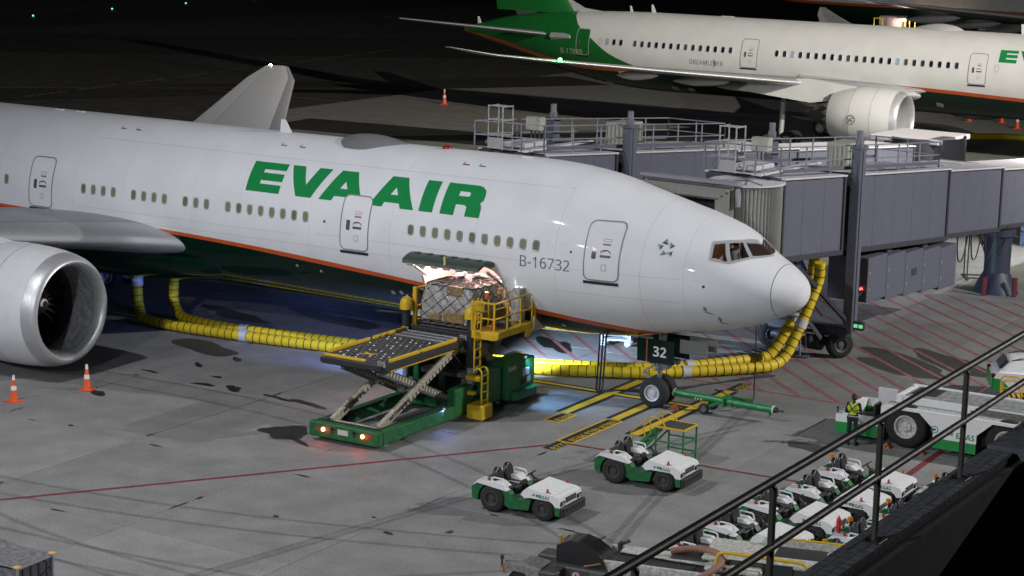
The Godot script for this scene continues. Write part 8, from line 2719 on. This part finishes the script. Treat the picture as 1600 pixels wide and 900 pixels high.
	put("net", bars, mt(0.3, 0.4, 0.62, 0.5), tw)
	put("cladding", M.new().box(Vector3(0, 4.9, 0), Vector3(2.3, 9.8, 1.7)), pale, tw)
	for k in 6:
		put("band", M.new().box(Vector3(0, 0.8 + 1.7 * k, 0.02), Vector3(2.36, 0.09, 1.78), 0.01), mt(0.02, 0.025, 0.04, 0.5), tw)

	var tl := put("tower_lamp", M.new().box(Vector3(-0.6, 7.0, 1.05), Vector3(0.4, 0.2, 0.3), 0.03), glow(1.0, 0.98, 0.94, 3.0), tw)
	var ts := SpotLight3D.new()
	ts.name = "tower_light"
	tl.add_child(ts, true)
	ts.position = Vector3(-0.6, 6.85, 1.3)
	ts.basis = Basis.looking_at(Vector3(-0.25, -1.0, 0.75).normalized())
	ts.light_energy = 95.0
	ts.spot_angle = 58.0
	ts.spot_range = 80.0
	ts.light_size = 0.1
	ts.shadow_enabled = true

# ---------------------------------------------------------------- terminal roof in front of the camera

func terminal():
	var t := thing("terminal_building", "dark terminal roof edge with a tiled coping, in front of the viewer", "building", Vector3(24.0, 0, 50.0))
	var dark := mt(0.012, 0.012, 0.014, 0.85)
	putw("facade", M.new().box(Vector3(20.6, 6.3, 53.0), Vector3(0.2, 12.6, 40.0)), mt(0.05, 0.052, 0.06, 0.7), t)
	putw("roof_deck", M.new().box(Vector3(28.0, 9.0, 53.0), Vector3(14.2, 0.3, 40.0)), dark, t)
	putw("parapet", M.new().box(Vector3(20.63, 12.7, 59.2), Vector3(0.26, 0.36, 28.0)), dark, t)
	putw("inner_wall", M.new().box(Vector3(20.83, 10.9, 59.2), Vector3(0.1, 3.94, 28.0)), dark, t)
	# coping: three rows of small dark tiles, each its own piece
	var tile: Mesh = M.new().box(Vector3.ZERO, Vector3(0.086, 0.05, 0.127)).mesh()
	var ms := [mt(0.10, 0.104, 0.122, 0.5, 0.0, 2, 1.2), mt(0.088, 0.092, 0.108, 0.55, 0.0, 2, 1.2), mt(0.115, 0.119, 0.138, 0.45, 0.0, 2, 1.2)]
	for k in 74:
		for r in 3:
			var o := put("coping_tile", tile, ms[(k * 7 + r * 5 + k / 3) % 3], t)
			o.position = Vector3(20.535 + 0.094 * r, 12.925, 45.28 + 0.136 * k) - t.position
	var last := M.new()
	for k in 60:
		for r in 3:
			last.box(Vector3(20.535 + 0.094 * r, 12.925, 45.28 + 0.136 * (74 + k)), Vector3(0.086, 0.05, 0.127))
	putw("outer_tiles", last, ms[0], t).set_meta("kind", "stuff")
	putw("coping_bed", M.new().box(Vector3(20.63, 12.888, 54.0), Vector3(0.3, 0.02, 17.6)), mt(0.01, 0.01, 0.011, 0.8), t)
	putw("roof_slab", M.new().box(Vector3(21.5, 12.87, 42.6), Vector3(2.06, 0.2, 5.1), 0.02), mt(0.085, 0.09, 0.11, 0.5, 0.0, 2, 0.8), t)
	putw("slab_wall", M.new().box(Vector3(21.5, 10.8, 42.6), Vector3(1.98, 3.9, 5.0)), dark, t)
	var h := thing("handrail", "dark metal handrail with two rails along the terminal roof edge", "handrail", Vector3(20.67, 12.95, 50.0))
	var m := mt(0.016, 0.015, 0.013, 0.5, 0.2)
	var zs := [57.99, 55.7, 53.39, 51.08, 48.77, 46.46, 44.15, 41.84]
	for z in zs:
		var x: float = 20.67 + (z - 48.77) * 0.013
		putw("post", M.new().box(Vector3(x, 13.48, z), Vector3(0.05, 1.06, 0.05), 0.01), mt(0.045, 0.042, 0.035, 0.45, 0.3), h)
		var pl := M.new()
		pl.box(Vector3(x, 12.957, z), Vector3(0.17, 0.014, 0.2), 0.004)
		for e in [[-0.06, -0.07], [0.06, -0.07], [-0.06, 0.07], [0.06, 0.07]]:
			pl.cyl(Vector3(x + e[0], 12.96, z + e[1]), Vector3(x + e[0], 12.985, z + e[1]), 0.014, 0.014, 6)
		putw("base_plate", pl, m, h)
	for y in [14.05, 13.52]:
		putw("rail", M.new().cyl(Vector3(20.67 + 9.22 * 0.013, y, 58.0), Vector3(20.67 - 6.93 * 0.013, y, 41.8), 0.033, 0.033, 12), m, h)

func taxi_lamps():
	var g := "small green taxiway lamps"
	var c := thing("taxiway_lamp", "small green taxiway lamp on the dark field, leftmost of the four", "taxiway lamp", Vector3(-165.6, 0, -133.4), 0.0, g)
	put("lamp_body", M.new().cyl(Vector3(0, 0, 0), Vector3(0, 0.22, 0), 0.12, 0.1, 10), mt(0.1, 0.1, 0.1, 0.5), c)
	put("lamp_lens", M.new().lathe(Vector3(0, 0.22, 0), Vector3.UP, [Vector2(0, 0.13), Vector2(0.1, 0.12), Vector2(0.18, 0.06), Vector2(0.2, 0)], 10, 60.0), glow(0.2, 0.9, 0.7, 1.6), c)
	for e in [[-169.1, -152.4, "second from the left"], [-171.5, -171.0, "third from the left"], [-173.7, -189.9, "rightmost"]]:
		again(c, "taxiway_lamp", Vector3(e[0], 0, e[1]), 0.0, "small green taxiway lamp on the dark field, %s of the four" % e[2], g)
